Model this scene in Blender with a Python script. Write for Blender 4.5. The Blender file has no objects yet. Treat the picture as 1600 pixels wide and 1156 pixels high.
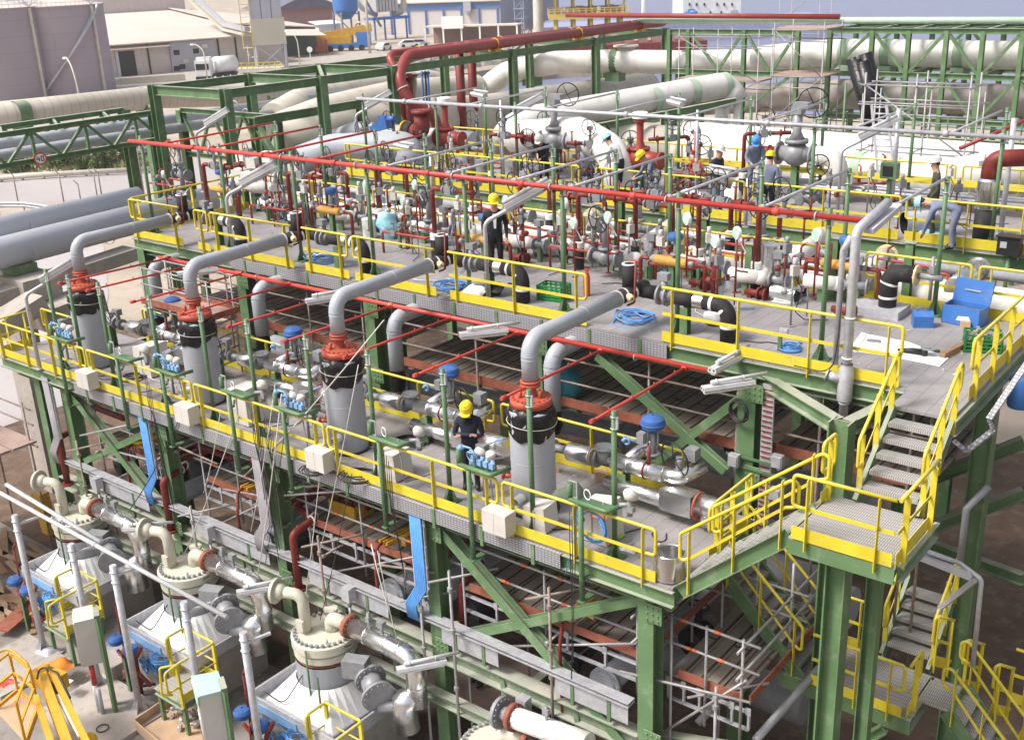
import bpy, math, random
from mathutils import Vector, Matrix, noise
random.seed(11)
SC = bpy.context.scene
COL = SC.collection
PI = math.pi
V = Vector
FPX = 1711.3
CR = ((0.78665235, 0.61618621, -0.0386346), (0.18749394, -0.29804762, -0.935956), (-0.58823813, 0.72902824, -0.34999104))
CAM = V((0, 0, 9.28))
def ray(x, y):
 a, b = (x - 800) / FPX, (y - 578) / FPX
 return V([CR[0][i] * a + CR[1][i] * b + CR[2][i] for i in range(3)])
def pz(x, y, z):
 d = ray(x, y)
 return CAM + d * ((z - CAM.z) / d.z)
def pY(x, y, Y):
 d = ray(x, y)
 return CAM + d * ((Y - CAM.y) / d.y)
def pX(x, y, X):
 d = ray(x, y)
 return CAM + d * ((X - CAM.x) / d.x)
def pD(x, y, D):
 return CAM + ray(x, y) * D
class M:
 def __init__(s):
  s.v, s.f, s.mi, s.sm = [], [], [], []
  s.m, s.smooth = 0, False
 def quad(s, pts, sm=None):
  n = len(s.v)
  s.v += [V(p) for p in pts]
  s._f(tuple(range(n, n + len(pts))), sm)
  return s
 def _f(s, f, sm=None):
  s.f.append(f)
  s.mi.append(s.m)
  s.sm.append(s.smooth if sm is None else sm)
 def hexa(s, p):
  n = len(s.v)
  s.v += [V(q) for q in p]
  for f in ((0, 3, 2, 1), (4, 5, 6, 7), (0, 1, 5, 4), (1, 2, 6, 5), (2, 3, 7, 6), (3, 0, 4, 7)):
   s._f(tuple(n + i for i in f), False)
  return s
 def box(s, c, d, rz=0.0, R=None):
  c = V(c)
  x, y, z = d[0] / 2, d[1] / 2, d[2] / 2
  R = R or Matrix.Rotation(rz, 3, 'Z')
  return s.hexa([c + R @ V(q) for q in ((-x, -y, -z), (x, -y, -z), (x, y, -z), (-x, y, -z), (-x, -y, z), (x, -y, z), (x, y, z), (-x, y, z))])
 def bb(s, a, b):
  return s.box([(a[i] + b[i]) / 2 for i in range(3)], [abs(b[i] - a[i]) for i in range(3)])
 def bar(s, a, b, w, h, up=(0, 0, 1)):
  """box beam from a to b: width w sideways, height h along up"""
  a, b = V(a), V(b)
  d = (b - a).normalized()
  u = V(up)
  if abs(d.dot(u)) > .98:
   u = V((0, 1, 0))
  r = d.cross(u).normalized() * (w / 2)
  u = r.cross(d).normalized() * (h / 2)
  return s.hexa([a - r - u, a + r - u, b + r - u, b - r - u, a - r + u, a + r + u, b + r + u, b - r + u])
 def ib(s, a, b, h=.3, w=.2, t=.022, up=(0, 0, 1)):
  """I beam"""
  a, b = V(a), V(b)
  d = (b - a).normalized()
  u = V(up)
  if abs(d.dot(u)) > .98:
   u = V((0, 1, 0))
  r = d.cross(u).normalized()
  u = r.cross(d).normalized()
  o = u * (h / 2 - t / 2)
  s.bar(a + o, b + o, w, t, u)
  s.bar(a - o, b - o, w, t, u)
  s.bar(a, b, t * .8, h - 2 * t, u)
  return s
 def chan(s, a, b, h=.2, w=.08, t=.016, up=(0, 0, 1), side=1):
  a, b = V(a), V(b)
  d = (b - a).normalized()
  u = V(up)
  if abs(d.dot(u)) > .98:
   u = V((0, 1, 0))
  r = d.cross(u).normalized()
  u = r.cross(d).normalized()
  o = u * (h / 2 - t / 2)
  q = r * (side * w / 2)
  s.bar(a + o + q, b + o + q, w, t, u)
  s.bar(a - o + q, b - o + q, w, t, u)
  s.bar(a + r * side * t / 2, b + r * side * t / 2, t, h - 2 * t, u)
  return s
 def tube(s, pts, r, n=8, caps=True, sm=True):
  pts = [V(p) for p in pts]
  rs = r if isinstance(r, (list, tuple)) else [r] * len(pts)
  t0 = (pts[1] - pts[0]).normalized()
  u = V((0, 0, 1)) if abs(t0.z) < .9 else V((1, 0, 0))
  nrm = (u - t0 * u.dot(t0)).normalized()
  base = len(s.v)
  k = len(pts)
  pt = t0
  for i, p in enumerate(pts):
   if i == 0:
    t = t0
   elif i == k - 1:
    t = (pts[i] - pts[i - 1]).normalized()
   else:
    t = ((pts[i] - pts[i - 1]).normalized() + (pts[i + 1] - pts[i]).normalized())
    t = t.normalized() if t.length > 1e-6 else pt
   nrm = nrm - t * nrm.dot(t)
   if nrm.length < 1e-6:
    nrm = t.orthogonal()
   nrm.normalize()
   bn = t.cross(nrm)
   pt = t
   for j in range(n):
    a = 2 * PI * j / n
    s.v.append(p + (nrm * math.cos(a) + bn * math.sin(a)) * rs[i])
  for i in range(k - 1):
   for j in range(n):
    a, b = base + i * n + j, base + i * n + (j + 1) % n
    s._f((a, b, b + n, a + n), sm)
  if caps:
   s._f(tuple(base + j for j in reversed(range(n))), False)
   s._f(tuple(base + (k - 1) * n + j for j in range(n)), False)
  return s
 def pipe(s, pts, r, br=None, n=12, caps=True):
  return s.tube(fillet(pts, br if br else r * 1.6 + .02), r, n, caps)
 def cyl(s, a, b, r, n=16, r2=None):
  return s.tube([a, b], [r, r if r2 is None else r2], n)
 def lathe(s, prof, o=(0, 0, 0), ax=(0, 0, 1), n=24, sm=True, sharp=.5):
  """prof: (radius, height) list along ax from o"""
  o, ax = V(o), V(ax).normalized()
  u = ax.orthogonal().normalized()
  if abs(ax.z) > .99:
   u = V((1, 0, 0))
  w = ax.cross(u)
  segs, cur = [], [prof[0]]
  for i in range(1, len(prof)):
   cur.append(prof[i])
   if i < len(prof) - 1:
    a = math.atan2(prof[i][1] - prof[i - 1][1], prof[i][0] - prof[i - 1][0])
    b = math.atan2(prof[i + 1][1] - prof[i][1], prof[i + 1][0] - prof[i][0])
    d = abs((b - a + PI) % (2 * PI) - PI)
    if d > sharp:
     segs.append(cur)
     cur = [prof[i]]
  segs.append(cur)
  for sg_ in segs:
   base = len(s.v)
   for (r, h) in sg_:
    for j in range(n):
     a = 2 * PI * j / n
     s.v.append(o + ax * h + (u * math.cos(a) + w * math.sin(a)) * max(r, 1e-4))
   for i in range(len(sg_) - 1):
    for j in range(n):
     a, b = base + i * n + j, base + i * n + (j + 1) % n
     s._f((a, b, b + n, a + n), sm)
  return s
 def flange(s, c, ax, r, t, n=18, bolts=0, bt=.03):
  c, ax = V(c), V(ax).normalized()
  s.cyl(c - ax * t / 2, c + ax * t / 2, r, n)
  if bolts:
   u = ax.orthogonal().normalized()
   w = ax.cross(u)
   for k in range(bolts):
    a = 2 * PI * k / bolts
    p = c + (u * math.cos(a) + w * math.sin(a)) * r * .86
    s.tube([p - ax * (t / 2 + bt), p + ax * (t / 2 + bt)], r * .055, 6, True, False)
  return s
 def sph(s, c, r, n=12, k=8, sc=(1, 1, 1)):
  c = V(c)
  base = len(s.v)
  for i in range(k + 1):
   th = PI * i / k
   for j in range(n):
    a = 2 * PI * j / n
    s.v.append(c + V((math.sin(th) * math.cos(a) * r * sc[0], math.sin(th) * math.sin(a) * r * sc[1], math.cos(th) * r * sc[2])))
  for i in range(k):
   for j in range(n):
    a, b = base + i * n + j, base + i * n + (j + 1) % n
    s._f((a, a + n, b + n, b), True)
  return s
 def torus(s, c, ax, R, r, n=20, k=6):
  c, ax = V(c), V(ax).normalized()
  u = ax.orthogonal().normalized()
  w = ax.cross(u)
  base = len(s.v)
  for i in range(n):
   a = 2 * PI * i / n
   d = u * math.cos(a) + w * math.sin(a)
   for j in range(k):
    b = 2 * PI * j / k
    s.v.append(c + d * (R + r * math.cos(b)) + ax * (r * math.sin(b)))
  for i in range(n):
   for j in range(k):
    s._f((base + i * k + j, base + ((i + 1) % n) * k + j, base + ((i + 1) % n) * k + (j + 1) % k, base + i * k + (j + 1) % k), True)
  return s
 def wheel(s, c, ax, R, r=.016, sp=5):
  c, ax = V(c), V(ax).normalized()
  s.torus(c, ax, R, r)
  u = ax.orthogonal().normalized()
  w = ax.cross(u)
  for k in range(sp):
   a = 2 * PI * k / sp + .3
   s.tube([c - ax * .03, c + (u * math.cos(a) + w * math.sin(a)) * R], r * .7, 5)
  return s
 def prism(s, pts, d):
  """closed outline pts extruded by vector d"""
  n = len(s.v)
  d = V(d)
  k = len(pts)
  s.v += [V(p) for p in pts] + [V(p) + d for p in pts]
  s._f(tuple(range(n + k - 1, n - 1, -1)), False)
  s._f(tuple(range(n + k, n + 2 * k)), False)
  for i in range(k):
   j = (i + 1) % k
   s._f((n + i, n + j, n + k + j, n + k + i), False)
  return s
 def coil(s, c, ax, R, r, turns=4, jit=.12, n=10):
  c, ax = V(c), V(ax).normalized()
  u = ax.orthogonal().normalized()
  w = ax.cross(u)
  rnd = random.Random(int(abs(c.x * 1000 + c.y * 77)))
  pts = []
  for t in range(turns):
   ru, rw = R * (1 + rnd.uniform(-jit, jit)), R * (1 + rnd.uniform(-jit, jit))
   o = (u * rnd.uniform(-1, 1) + w * rnd.uniform(-1, 1)) * R * jit + ax * rnd.uniform(-2, 2) * r
   for i in range(n):
    a = 2 * PI * i / n
    pts.append(c + o + u * math.cos(a) * ru + w * math.sin(a) * rw + ax * (r * t * .9))
  return s.tube(pts, r, 5)
def fillet(pts, br, seg=5):
 pts = [V(p) for p in pts]
 out = [pts[0]]
 for i in range(1, len(pts) - 1):
  a, p, b = pts[i - 1], pts[i], pts[i + 1]
  u, w = (a - p), (b - p)
  lu, lw = u.length, w.length
  if lu < 1e-6 or lw < 1e-6:
   continue
  u /= lu
  w /= lw
  c = max(-1, min(1, u.dot(w)))
  ang = math.acos(c)
  if ang > PI - .03:
   out.append(p)
   continue
  tl = min(br / math.tan(ang / 2), lu * .49, lw * .49)
  r = tl * math.tan(ang / 2)
  bis = (u + w).normalized()
  cc = p + bis * (r / math.sin(ang / 2))
  s0, s1 = p + u * tl - cc, p + w * tl - cc
  tot = s0.angle(s1)
  axis = s0.cross(s1).normalized()
  k = max(2, int(round(seg * tot / (PI / 2))))
  for j in range(k + 1):
   out.append(cc + Matrix.Rotation(tot * j / k, 3, axis) @ s0)
 out.append(pts[-1])
 return out
RM = {}  # root matrices by object name (kept by hand: no depsgraph update needed)
def wmat(o):
 m = Matrix.Identity(4)
 while o is not None:
  m = (Matrix.Translation(o.location) @ o.rotation_euler.to_matrix().to_4x4()) @ m
  o = o.parent
 return m
def tag(o, label=None, cat=None, group=None, kind=None):
 if label:
  o['label'] = label
 if cat:
  o['category'] = cat
 if group:
  o['group'] = group
 if kind:
  o['kind'] = kind
 return o
def thing(name, label, cat, loc=(0, 0, 0), rz=0.0, group=None):
 o = bpy.data.objects.new(name, None)
 o.empty_display_size = .2
 COL.objects.link(o)
 o.location = V(loc)
 o.rotation_euler = (0, 0, rz)
 return tag(o, label, cat, group)
def ob(name, m, mats, parent=None, label=None, cat=None, group=None, kind=None, loc=None):
 """one mesh object; vertices are given in world space"""
 if not isinstance(mats, (list, tuple)):
  mats = [mats]
 me = bpy.data.meshes.new(name)
 vs = m.v
 if parent is not None:
  inv = wmat(parent).inverted()
  vs = [inv @ p for p in vs]
  o_loc = V((0, 0, 0))
 else:
  if loc is None:
   xs = [p.x for p in vs]
   ys = [p.y for p in vs]
   loc = ((min(xs) + max(xs)) / 2, (min(ys) + max(ys)) / 2, min(p.z for p in vs))
  o_loc = V(loc)
  vs = [p - o_loc for p in vs]
 me.from_pydata([tuple(p) for p in vs], [], m.f)
 for a in mats:
  me.materials.append(a)
 me.polygons.foreach_set('material_index', m.mi)
 me.polygons.foreach_set('use_smooth', m.sm)
 me.update()
 o = bpy.data.objects.new(name, me)
 COL.objects.link(o)
 o.location = o_loc
 o.parent = parent
 return tag(o, label, cat, group, kind)
def dup(root, loc, rz=None, label=None, group=None):
 def cp(o, par):
  c = o.copy()
  COL.objects.link(c)
  c.parent = par
  for ch in list(o.children):
   cp(ch, c)
  return c
 kids = list(root.children)
 r = root.copy()
 COL.objects.link(r)
 r.location = V(loc)
 if rz is not None:
  r.rotation_euler = (0, 0, rz)
 for ch in kids:
  cp(ch, r)
 return tag(r, label, None, group)
ORD = ['first', 'second', 'third', 'fourth', 'fifth', 'sixth', 'seventh', 'eighth', 'ninth', 'tenth', 'eleventh', 'twelfth', 'thirteenth', 'fourteenth', 'fifteenth', 'sixteenth', 'seventeenth', 'eighteenth', 'nineteenth', 'twentieth']
def _mk(name):
 m = bpy.data.materials.new(name)
 m.use_nodes = True
 nt = m.node_tree
 return m, nt, nt.nodes, nt.links, nt.nodes['Principled BSDF']
def mat(name, col, rough=.5, metal=0.0, var=.14, sc=1.5, dirt=None, damt=.35, dsc=4.0, bump=0.0, bsc=30.0, spec=.4, thr=.55, rnd=.06, dust=None, streak=0):
 """paint / metal / concrete with broad mottling, fine grime patches and a per-object shift of tone"""
 m, nt, N, L, B = _mk(name)
 g = N.new('ShaderNodeNewGeometry')
 n1 = N.new('ShaderNodeTexNoise')
 n1.inputs['Scale'].default_value = sc
 n1.inputs['Detail'].default_value = 5
 L.new(g.outputs['Position'], n1.inputs['Vector'])
 mr = N.new('ShaderNodeMapRange')
 mr.inputs[1].default_value, mr.inputs[2].default_value = .25, .75
 mr.inputs[3].default_value, mr.inputs[4].default_value = 1 - var, 1 + var
 L.new(n1.outputs['Fac'], mr.inputs[0])
 oi = N.new('ShaderNodeObjectInfo')
 mr2 = N.new('ShaderNodeMapRange')
 mr2.inputs[3].default_value, mr2.inputs[4].default_value = 1 - rnd, 1 + rnd
 L.new(oi.outputs['Random'], mr2.inputs[0])
 mu = N.new('ShaderNodeMath')
 mu.operation = 'MULTIPLY'
 L.new(mr.outputs[0], mu.inputs[0])
 L.new(mr2.outputs[0], mu.inputs[1])
 vm = N.new('ShaderNodeVectorMath')
 vm.operation = 'SCALE'
 vm.inputs[0].default_value = col[:3]
 L.new(mu.outputs[0], vm.inputs['Scale'])
 out = vm.outputs[0]
 if dirt:
  n2 = N.new('ShaderNodeTexNoise')
  n2.inputs['Scale'].default_value = dsc
  n2.inputs['Detail'].default_value = 7
  n2.inputs['Roughness'].default_value = .65
  if streak:
   mp = N.new('ShaderNodeMapping')
   mp.inputs['Scale'].default_value = (1, 1, streak)
   L.new(g.outputs['Position'], mp.inputs[0])
   L.new(mp.outputs[0], n2.inputs['Vector'])
  else:
   L.new(g.outputs['Position'], n2.inputs['Vector'])
  r2 = N.new('ShaderNodeMapRange')
  r2.inputs[1].default_value, r2.inputs[2].default_value = thr, thr + .13
  r2.inputs[4].default_value = damt
  L.new(n2.outputs['Fac'], r2.inputs[0])
  mx = N.new('ShaderNodeMix')
  mx.data_type = 'RGBA'
  L.new(r2.outputs[0], mx.inputs[0])
  L.new(out, mx.inputs[6])
  mx.inputs[7].default_value = (*dirt, 1)
  out = mx.outputs[2]
 if dust:
  sx = N.new('ShaderNodeSeparateXYZ')
  L.new(g.outputs['Normal'], sx.inputs[0])
  r4 = N.new('ShaderNodeMapRange')
  r4.inputs[1].default_value, r4.inputs[2].default_value = .55, .95
  L.new(sx.outputs['Z'], r4.inputs[0])
  m4 = N.new('ShaderNodeMath')
  m4.operation = 'MULTIPLY'
  m4.use_clamp = True
  L.new(r4.outputs[0], m4.inputs[0])
  m5 = N.new('ShaderNodeMapRange')
  m5.inputs[1].default_value, m5.inputs[2].default_value = .3, .7
  m5.inputs[3].default_value, m5.inputs[4].default_value = dust * .5, dust
  L.new(n1.outputs['Fac'], m5.inputs[0])
  L.new(m5.outputs[0], m4.inputs[1])
  mx = N.new('ShaderNodeMix')
  mx.data_type = 'RGBA'
  L.new(m4.outputs[0], mx.inputs[0])
  L.new(out, mx.inputs[6])
  mx.inputs[7].default_value = (.50, .46, .41, 1)
  out = mx.outputs[2]
 L.new(out, B.inputs['Base Color'])
 B.inputs['Metallic'].default_value = metal
 B.inputs['Specular IOR Level'].default_value = spec
 mr3 = N.new('ShaderNodeMapRange')
 mr3.inputs[3].default_value, mr3.inputs[4].default_value = max(.03, rough - .12), min(1, rough + .12)
 L.new(n1.outputs['Fac'], mr3.inputs[0])
 L.new(mr3.outputs[0], B.inputs['Roughness'])
 if bump:
  n3 = N.new('ShaderNodeTexNoise')
  n3.inputs['Scale'].default_value = bsc
  n3.inputs['Detail'].default_value = 4
  L.new(g.outputs['Position'], n3.inputs['Vector'])
  bp = N.new('ShaderNodeBump')
  bp.inputs['Strength'].default_value = bump
  bp.inputs['Distance'].default_value = .02
  L.new(n3.outputs['Fac'], bp.inputs['Height'])
  L.new(bp.outputs[0], B.inputs['Normal'])
 return m
def brickmat(name, c1, c2, mortar, sx, sy, rough=.7, metal=0.0, mort=.02, axes='xy', dirt=None, damt=.4, off=.5, dsc=1.2, rot=0.0):
 """plates / planks / panels seen as a real joint pattern in world metres (sx by sy)"""
 m, nt, N, L, B = _mk(name)
 g = N.new('ShaderNodeNewGeometry')
 sp = N.new('ShaderNodeSeparateXYZ')
 L.new(g.outputs['Position'], sp.inputs[0])
 cb = N.new('ShaderNodeCombineXYZ')
 for i, a in enumerate(axes):
  L.new(sp.outputs['xyz'.index(a)], cb.inputs[i])
 mp = N.new('ShaderNodeMapping')
 mp.inputs['Rotation'].default_value = (0, 0, rot)
 L.new(cb.outputs[0], mp.inputs[0])
 br = N.new('ShaderNodeTexBrick')
 br.offset = off
 br.inputs['Scale'].default_value = 1
 br.inputs['Brick Width'].default_value = sx
 br.inputs['Row Height'].default_value = sy
 br.inputs['Mortar Size'].default_value = mort
 br.inputs['Mortar Smooth'].default_value = .1
 br.inputs['Bias'].default_value = 0
 br.inputs['Color1'].default_value = (*c1, 1)
 br.inputs['Color2'].default_value = (*c2, 1)
 br.inputs['Mortar'].default_value = (*mortar, 1)
 L.new(mp.outputs[0], br.inputs['Vector'])
 n1 = N.new('ShaderNodeTexNoise')
 n1.inputs['Scale'].default_value = dsc
 n1.inputs['Detail'].default_value = 8
 n1.inputs['Roughness'].default_value = .68
 L.new(g.outputs['Position'], n1.inputs['Vector'])
 r2 = N.new('ShaderNodeMapRange')
 r2.inputs[1].default_value, r2.inputs[2].default_value = .42, .7
 r2.inputs[4].default_value = damt
 L.new(n1.outputs['Fac'], r2.inputs[0])
 mx = N.new('ShaderNodeMix')
 mx.data_type = 'RGBA'
 L.new(r2.outputs[0], mx.inputs[0])
 L.new(br.outputs['Color'], mx.inputs[6])
 mx.inputs[7].default_value = (*(dirt or mortar), 1)
 L.new(mx.outputs[2], B.inputs['Base Color'])
 B.inputs['Roughness'].default_value = rough
 B.inputs['Metallic'].default_value = metal
 B.inputs['Specular IOR Level'].default_value = .3
 return m
G_ = dict(dirt=(.30, .31, .25), damt=.5, thr=.55, dsc=3.0, dust=.75)
GREEN = mat('green steel paint', (.115, .205, .092), .5, var=.18, **G_)
GREENP = mat('green post paint', (.098, .185, .088), .45, var=.16, sc=3, dirt=(.3, .32, .27), damt=.3)
GREEND = mat('dusty green steel', (.18, .245, .16), .6, var=.2, dirt=(.34, .32, .28), damt=.6, thr=.5, dust=.8)
YELLOW = mat('yellow safety paint', (.63, .515, .032), .5, var=.12, sc=2.5, dirt=(.40, .34, .22), damt=.75, thr=.555, dsc=7, dust=.25)
GREYL = mat('pale grey line pipe', (.49, .51, .56), .45, var=.06, sc=1, dirt=(.56, .55, .55), damt=.4, dsc=1.6, dust=.25)
YELLOWD = mat('worn crane yellow', (.60, .33, .03), .5, var=.18, dirt=(.3, .18, .07), damt=.6, thr=.56)
RED = mat('red sprinkler paint', (.54, .06, .045), .42, var=.1, sc=3, dirt=(.5, .12, .08), damt=.4)
OXIDE = mat('red oxide primer', (.19, .026, .02), .55, var=.2, sc=4, dirt=(.3, .13, .1), damt=.5)
ORANGE = mat('orange red flange paint', (.42, .085, .048), .5, var=.15, sc=6, dirt=(.25, .06, .04), damt=.5)
GREYP = mat('blue grey pipe paint', (.365, .385, .43), .45, var=.06, sc=1, dirt=(.47, .46, .46), damt=.4, dsc=2, dust=.3)
GREYV = mat('blue grey vessel paint', (.37, .385, .425), .5, var=.07, sc=1.3, dirt=(.27, .255, .25), damt=.4, dsc=6, streak=.12)
WHITEP = mat('white pipe paint', (.68, .665, .63), .5, var=.07, sc=.6, dirt=(.5, .45, .39), damt=.5, dsc=2.2, thr=.5, streak=.3)
BEIGEP = mat('beige pipe paint', (.57, .525, .45), .6, var=.12, sc=.5, dirt=(.38, .31, .24), damt=.6, dsc=2.0, streak=.3)
CREAM = mat('cream pump paint', (.56, .54, .44), .45, var=.07, sc=3, dirt=(.4, .36, .28), damt=.4)
GALV = mat('galvanised steel', (.50, .50, .53), .45, .35, var=.16, sc=8, dirt=(.38, .37, .37), damt=.4, dsc=12)
GALVL = mat('galvanised scaffold tube', (.33, .32, .32), .5, .3, var=.2, sc=6, dirt=(.3, .24, .2), damt=.4)
RUSTT = mat('rusty scaffold tube', (.30, .24, .21), .6, .2, var=.25, sc=6, dirt=(.22, .1, .06), damt=.6)
SILVER = mat('polished aluminium cladding', (.78, .78, .78), .24, .95, var=.07, sc=4, bump=.035, bsc=7)
STEELG = mat('grey cast valve paint', (.27, .275, .29), .48, .15, var=.15, sc=7, dirt=(.2, .18, .17), damt=.4)
BLACKI = mat('black pipe insulation', (.022, .02, .022), .75, var=.2, sc=6, dirt=(.12, .11, .11), damt=.3)
BLACKP = mat('black plastic wrap', (.010, .009, .011), .3, var=.25, sc=8, bump=.8, bsc=14, spec=.45)
BLACKM = mat('black iron', (.025, .025, .028), .45, .2, var=.2)
BLUE = mat('blue actuator paint', (.045, .125, .36), .36, var=.1, sc=6, dirt=(.2, .26, .4), damt=.3)
BLUEC = mat('blue cable', (.10, .30, .66), .5, var=.15, sc=9)
BLUET = mat('pale blue fitting', (.23, .40, .62), .5, var=.15, sc=9)
BLUETOOL = mat('blue toolbox enamel', (.05, .17, .48), .42, var=.12, dirt=(.2, .26, .36), damt=.5)
WHITE = mat('white enamel', (.78, .78, .76), .4, var=.06)
CLOTH = mat('white sheet', (.80, .79, .78), .8, var=.08, sc=3, bump=.5, bsc=6)
LIGHTFIX = mat('lamp housing', (.50, .50, .51), .45, var=.1, sc=5, dirt=(.36, .34, .33), damt=.4)
DIFF = mat('lamp diffuser', (.74, .75, .76), .25, var=.04, spec=.6)
BOXG = mat('beige junction box', (.58, .55, .51), .5, var=.06, dirt=(.45, .42, .38), damt=.3)
WOOD = mat('scaffold timber', (.33, .20, .11), .75, var=.25, sc=5, dirt=(.2, .12, .07), damt=.5)
WOODL = mat('pale plywood', (.50, .34, .22), .7, var=.15, sc=3, dirt=(.4, .26, .16), damt=.4)
CRATEG = mat('green crate plastic', (.02, .20, .055), .4, var=.12)
TEALC = mat('teal sheeting', (.05, .26, .34), .6, var=.25, sc=3, bump=.6, bsc=5)
BAGBL = mat('pale blue bag', (.33, .62, .72), .5, var=.15, sc=5, bump=.6, bsc=8)
ROPE = mat('pale rope', (.58, .55, .5), .8, var=.15)
CABLEK = mat('dark cable', (.035, .032, .035), .55, var=.2)
CONC = mat('site concrete', (.275, .25, .23), .85, var=.22, sc=.9, dirt=(.19, .155, .125), damt=.7, dsc=1.6, thr=.5, bump=.4, bsc=18)
CONCL = mat('pale foundation concrete', (.39, .35, .315), .85, var=.16, sc=1.2, dirt=(.24, .2, .165), damt=.6, bump=.35, bsc=22)
EARTH = mat('brown site earth', (.13, .085, .06), .95, var=.3, sc=1.2, dirt=(.21, .155, .115), damt=.7, dsc=2.5, thr=.5, bump=.8, bsc=10)
ASPH = mat('pale worn road', (.40, .365, .36), .9, var=.09, sc=.25, dirt=(.36, .32, .30), damt=.5, dsc=.8)
LAND = mat('dry ground', (.40, .335, .275), .95, var=.25, sc=.12, dirt=(.28, .24, .17), damt=.6, dsc=.35, thr=.5)
SKIN = mat('skin', (.48, .27, .18), .55, var=.08)
TERRA = mat('rusty plate', (.30, .10, .06), .7, var=.25, sc=6, dirt=(.16, .06, .04), damt=.6)
BROWNP = brickmat('perforated scaffold planks', (.36, .31, .265), (.28, .235, .20), (.06, .045, .04), 2.5, .32, .75, .1, .025, 'yx', dirt=(.22, .165, .13), damt=.55, dsc=2.2)
DECKM = brickmat('grey deck plates', (.315, .295, .30), (.285, .27, .275), (.19, .18, .18), 3.0, .3, .75, 0, .008, 'yx', dirt=(.19, .175, .165), damt=.7, dsc=1.3)
GRATE = brickmat('grating treads', (.52, .50, .48), (.48, .46, .44), (.27, .26, .25), .034, .10, .6, .2, .010, 'xy', dirt=(.4, .38, .35), damt=.3, off=0)
TRAY = brickmat('perforated cable tray', (.50, .50, .52), (.46, .46, .49), (.22, .22, .24), .07, .045, .5, .3, .012, 'xz', dirt=(.36, .35, .36), damt=.35, off=0, dsc=3)
cam = bpy.data.objects.new('camera', bpy.data.cameras.new('camera'))
COL.objects.link(cam)
R3 = Matrix([CR[0], [-a for a in CR[1]], [-a for a in CR[2]]]).transposed()
q, r_ = R3.to_quaternion().normalized(), None
cam.matrix_world = Matrix.Translation(CAM) @ q.to_matrix().to_4x4()
cam.data.sensor_width = 36
cam.data.lens = 36 * FPX / 1600
cam.data.clip_start, cam.data.clip_end = .2, 9000
SC.camera = cam
SUN_EL, SUN_AZ = 52, 235  # azimuth measured anticlockwise from +X: the sun stands left of and behind the camera
w = bpy.data.worlds.new('World')
SC.world = w
w.use_nodes = True
wn = w.node_tree
sky = wn.nodes.new('ShaderNodeTexSky')
sky.sky_type = 'NISHITA'
sky.sun_disc = False
sky.sun_elevation = math.radians(SUN_EL)
sky.sun_rotation = math.radians(90 - SUN_AZ)
sky.air_density, sky.dust_density, sky.ozone_density = 1.0, 5.0, .6
hs = wn.nodes.new('ShaderNodeHueSaturation')
hs.inputs['Saturation'].default_value = .45
wn.links.new(sky.outputs[0], hs.inputs['Color'])
wn.links.new(hs.outputs[0], wn.nodes['Background'].inputs[0])
wn.nodes['Background'].inputs[1].default_value = .142
sl = bpy.data.lights.new('sun', 'SUN')
sl.energy, sl.angle, sl.color = 2.5, math.radians(14), (1, .955, .90)
so = bpy.data.objects.new('sun', sl)
COL.objects.link(so)
sd = V((math.cos(math.radians(SUN_EL)) * math.cos(math.radians(SUN_AZ)), math.cos(math.radians(SUN_EL)) * math.sin(math.radians(SUN_AZ)), math.sin(math.radians(SUN_EL))))
so.rotation_euler = sd.to_track_quat('Z', 'Y').to_euler()
SC.view_settings.view_transform = 'Standard'
SC.view_settings.look = 'None'
SC.view_settings.exposure = .52
ZG = -6.5
Z1, Z2, Z3 = 0.0, 2.5, 2.65
F1, F2, F3 = 13.0, 16.85, 25.75      # front edges of the three decks
# ================================================================== SETTING AND BACKGROUND
GZ = -6.5
UP = V((0, 0, 1))
WATER = None
def seamat():
 m, nt, N, L, B = _mk('sea water')
 g = N.new('ShaderNodeNewGeometry')
 n = N.new('ShaderNodeTexNoise')
 n.inputs['Scale'].default_value = .35
 n.inputs['Detail'].default_value = 6
 L.new(g.outputs['Position'], n.inputs['Vector'])
 bp = N.new('ShaderNodeBump')
 bp.inputs['Strength'].default_value = .5
 bp.inputs['Distance'].default_value = .25
 L.new(n.outputs['Fac'], bp.inputs['Height'])
 L.new(bp.outputs[0], B.inputs['Normal'])
 B.inputs['Base Color'].default_value = (.19, .21, .32, 1)
 B.inputs['Roughness'].default_value = .38
 B.inputs['Specular IOR Level'].default_value = .35
 return m
WATER = seamat()
ob('sea', M().quad([(-4000, -500, -9), (4000, -500, -9), (4000, 6000, -9), (-4000, 6000, -9)]), WATER, kind='structure')
coast = [(1900, 240), (1600, 205), (1230, 178), (1000, 158), (850, 148), (760, 150), (650, 150), (590, 145), (575, 136), (600, 126), (700, 119), (792, 105), (870, 98), (1000, 92), (1035, 72), (1010, 55), (862, 46), (842, 26), (838, 0), (838, -20)]
poly = [V((900, -300, GZ)), V((900, 20, GZ))] + [pz(x, y, GZ) for x, y in coast] + [V((-900, 1500, GZ)), V((-3000, 1500, GZ)), V((-3000, -300, GZ))]
m = M()
n0 = len(poly)
m.v = [V(p) for p in poly] + [V((p.x, p.y, -12)) for p in poly]
m._f(tuple(range(n0)))
for i in range(n0):
 j = (i + 1) % n0
 m._f((i, n0 + i, n0 + j, j))
go = ob('ground', m, LAND, kind='structure')
import bmesh
bm = bmesh.new()
bm.from_mesh(go.data)
bmesh.ops.recalc_face_normals(bm, faces=bm.faces[:])
bmesh.ops.triangulate(bm, faces=[f for f in bm.faces if len(f.verts) > 4], ngon_method='EAR_CLIP')
bm.to_mesh(go.data)
bm.free()
def sheet(name, px, mt, dz, **k):
 pts = [pz(x, y, GZ) + UP * dz for x, y in px]
 return ob(name, M().quad(pts), mt, kind='structure', **k)
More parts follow.
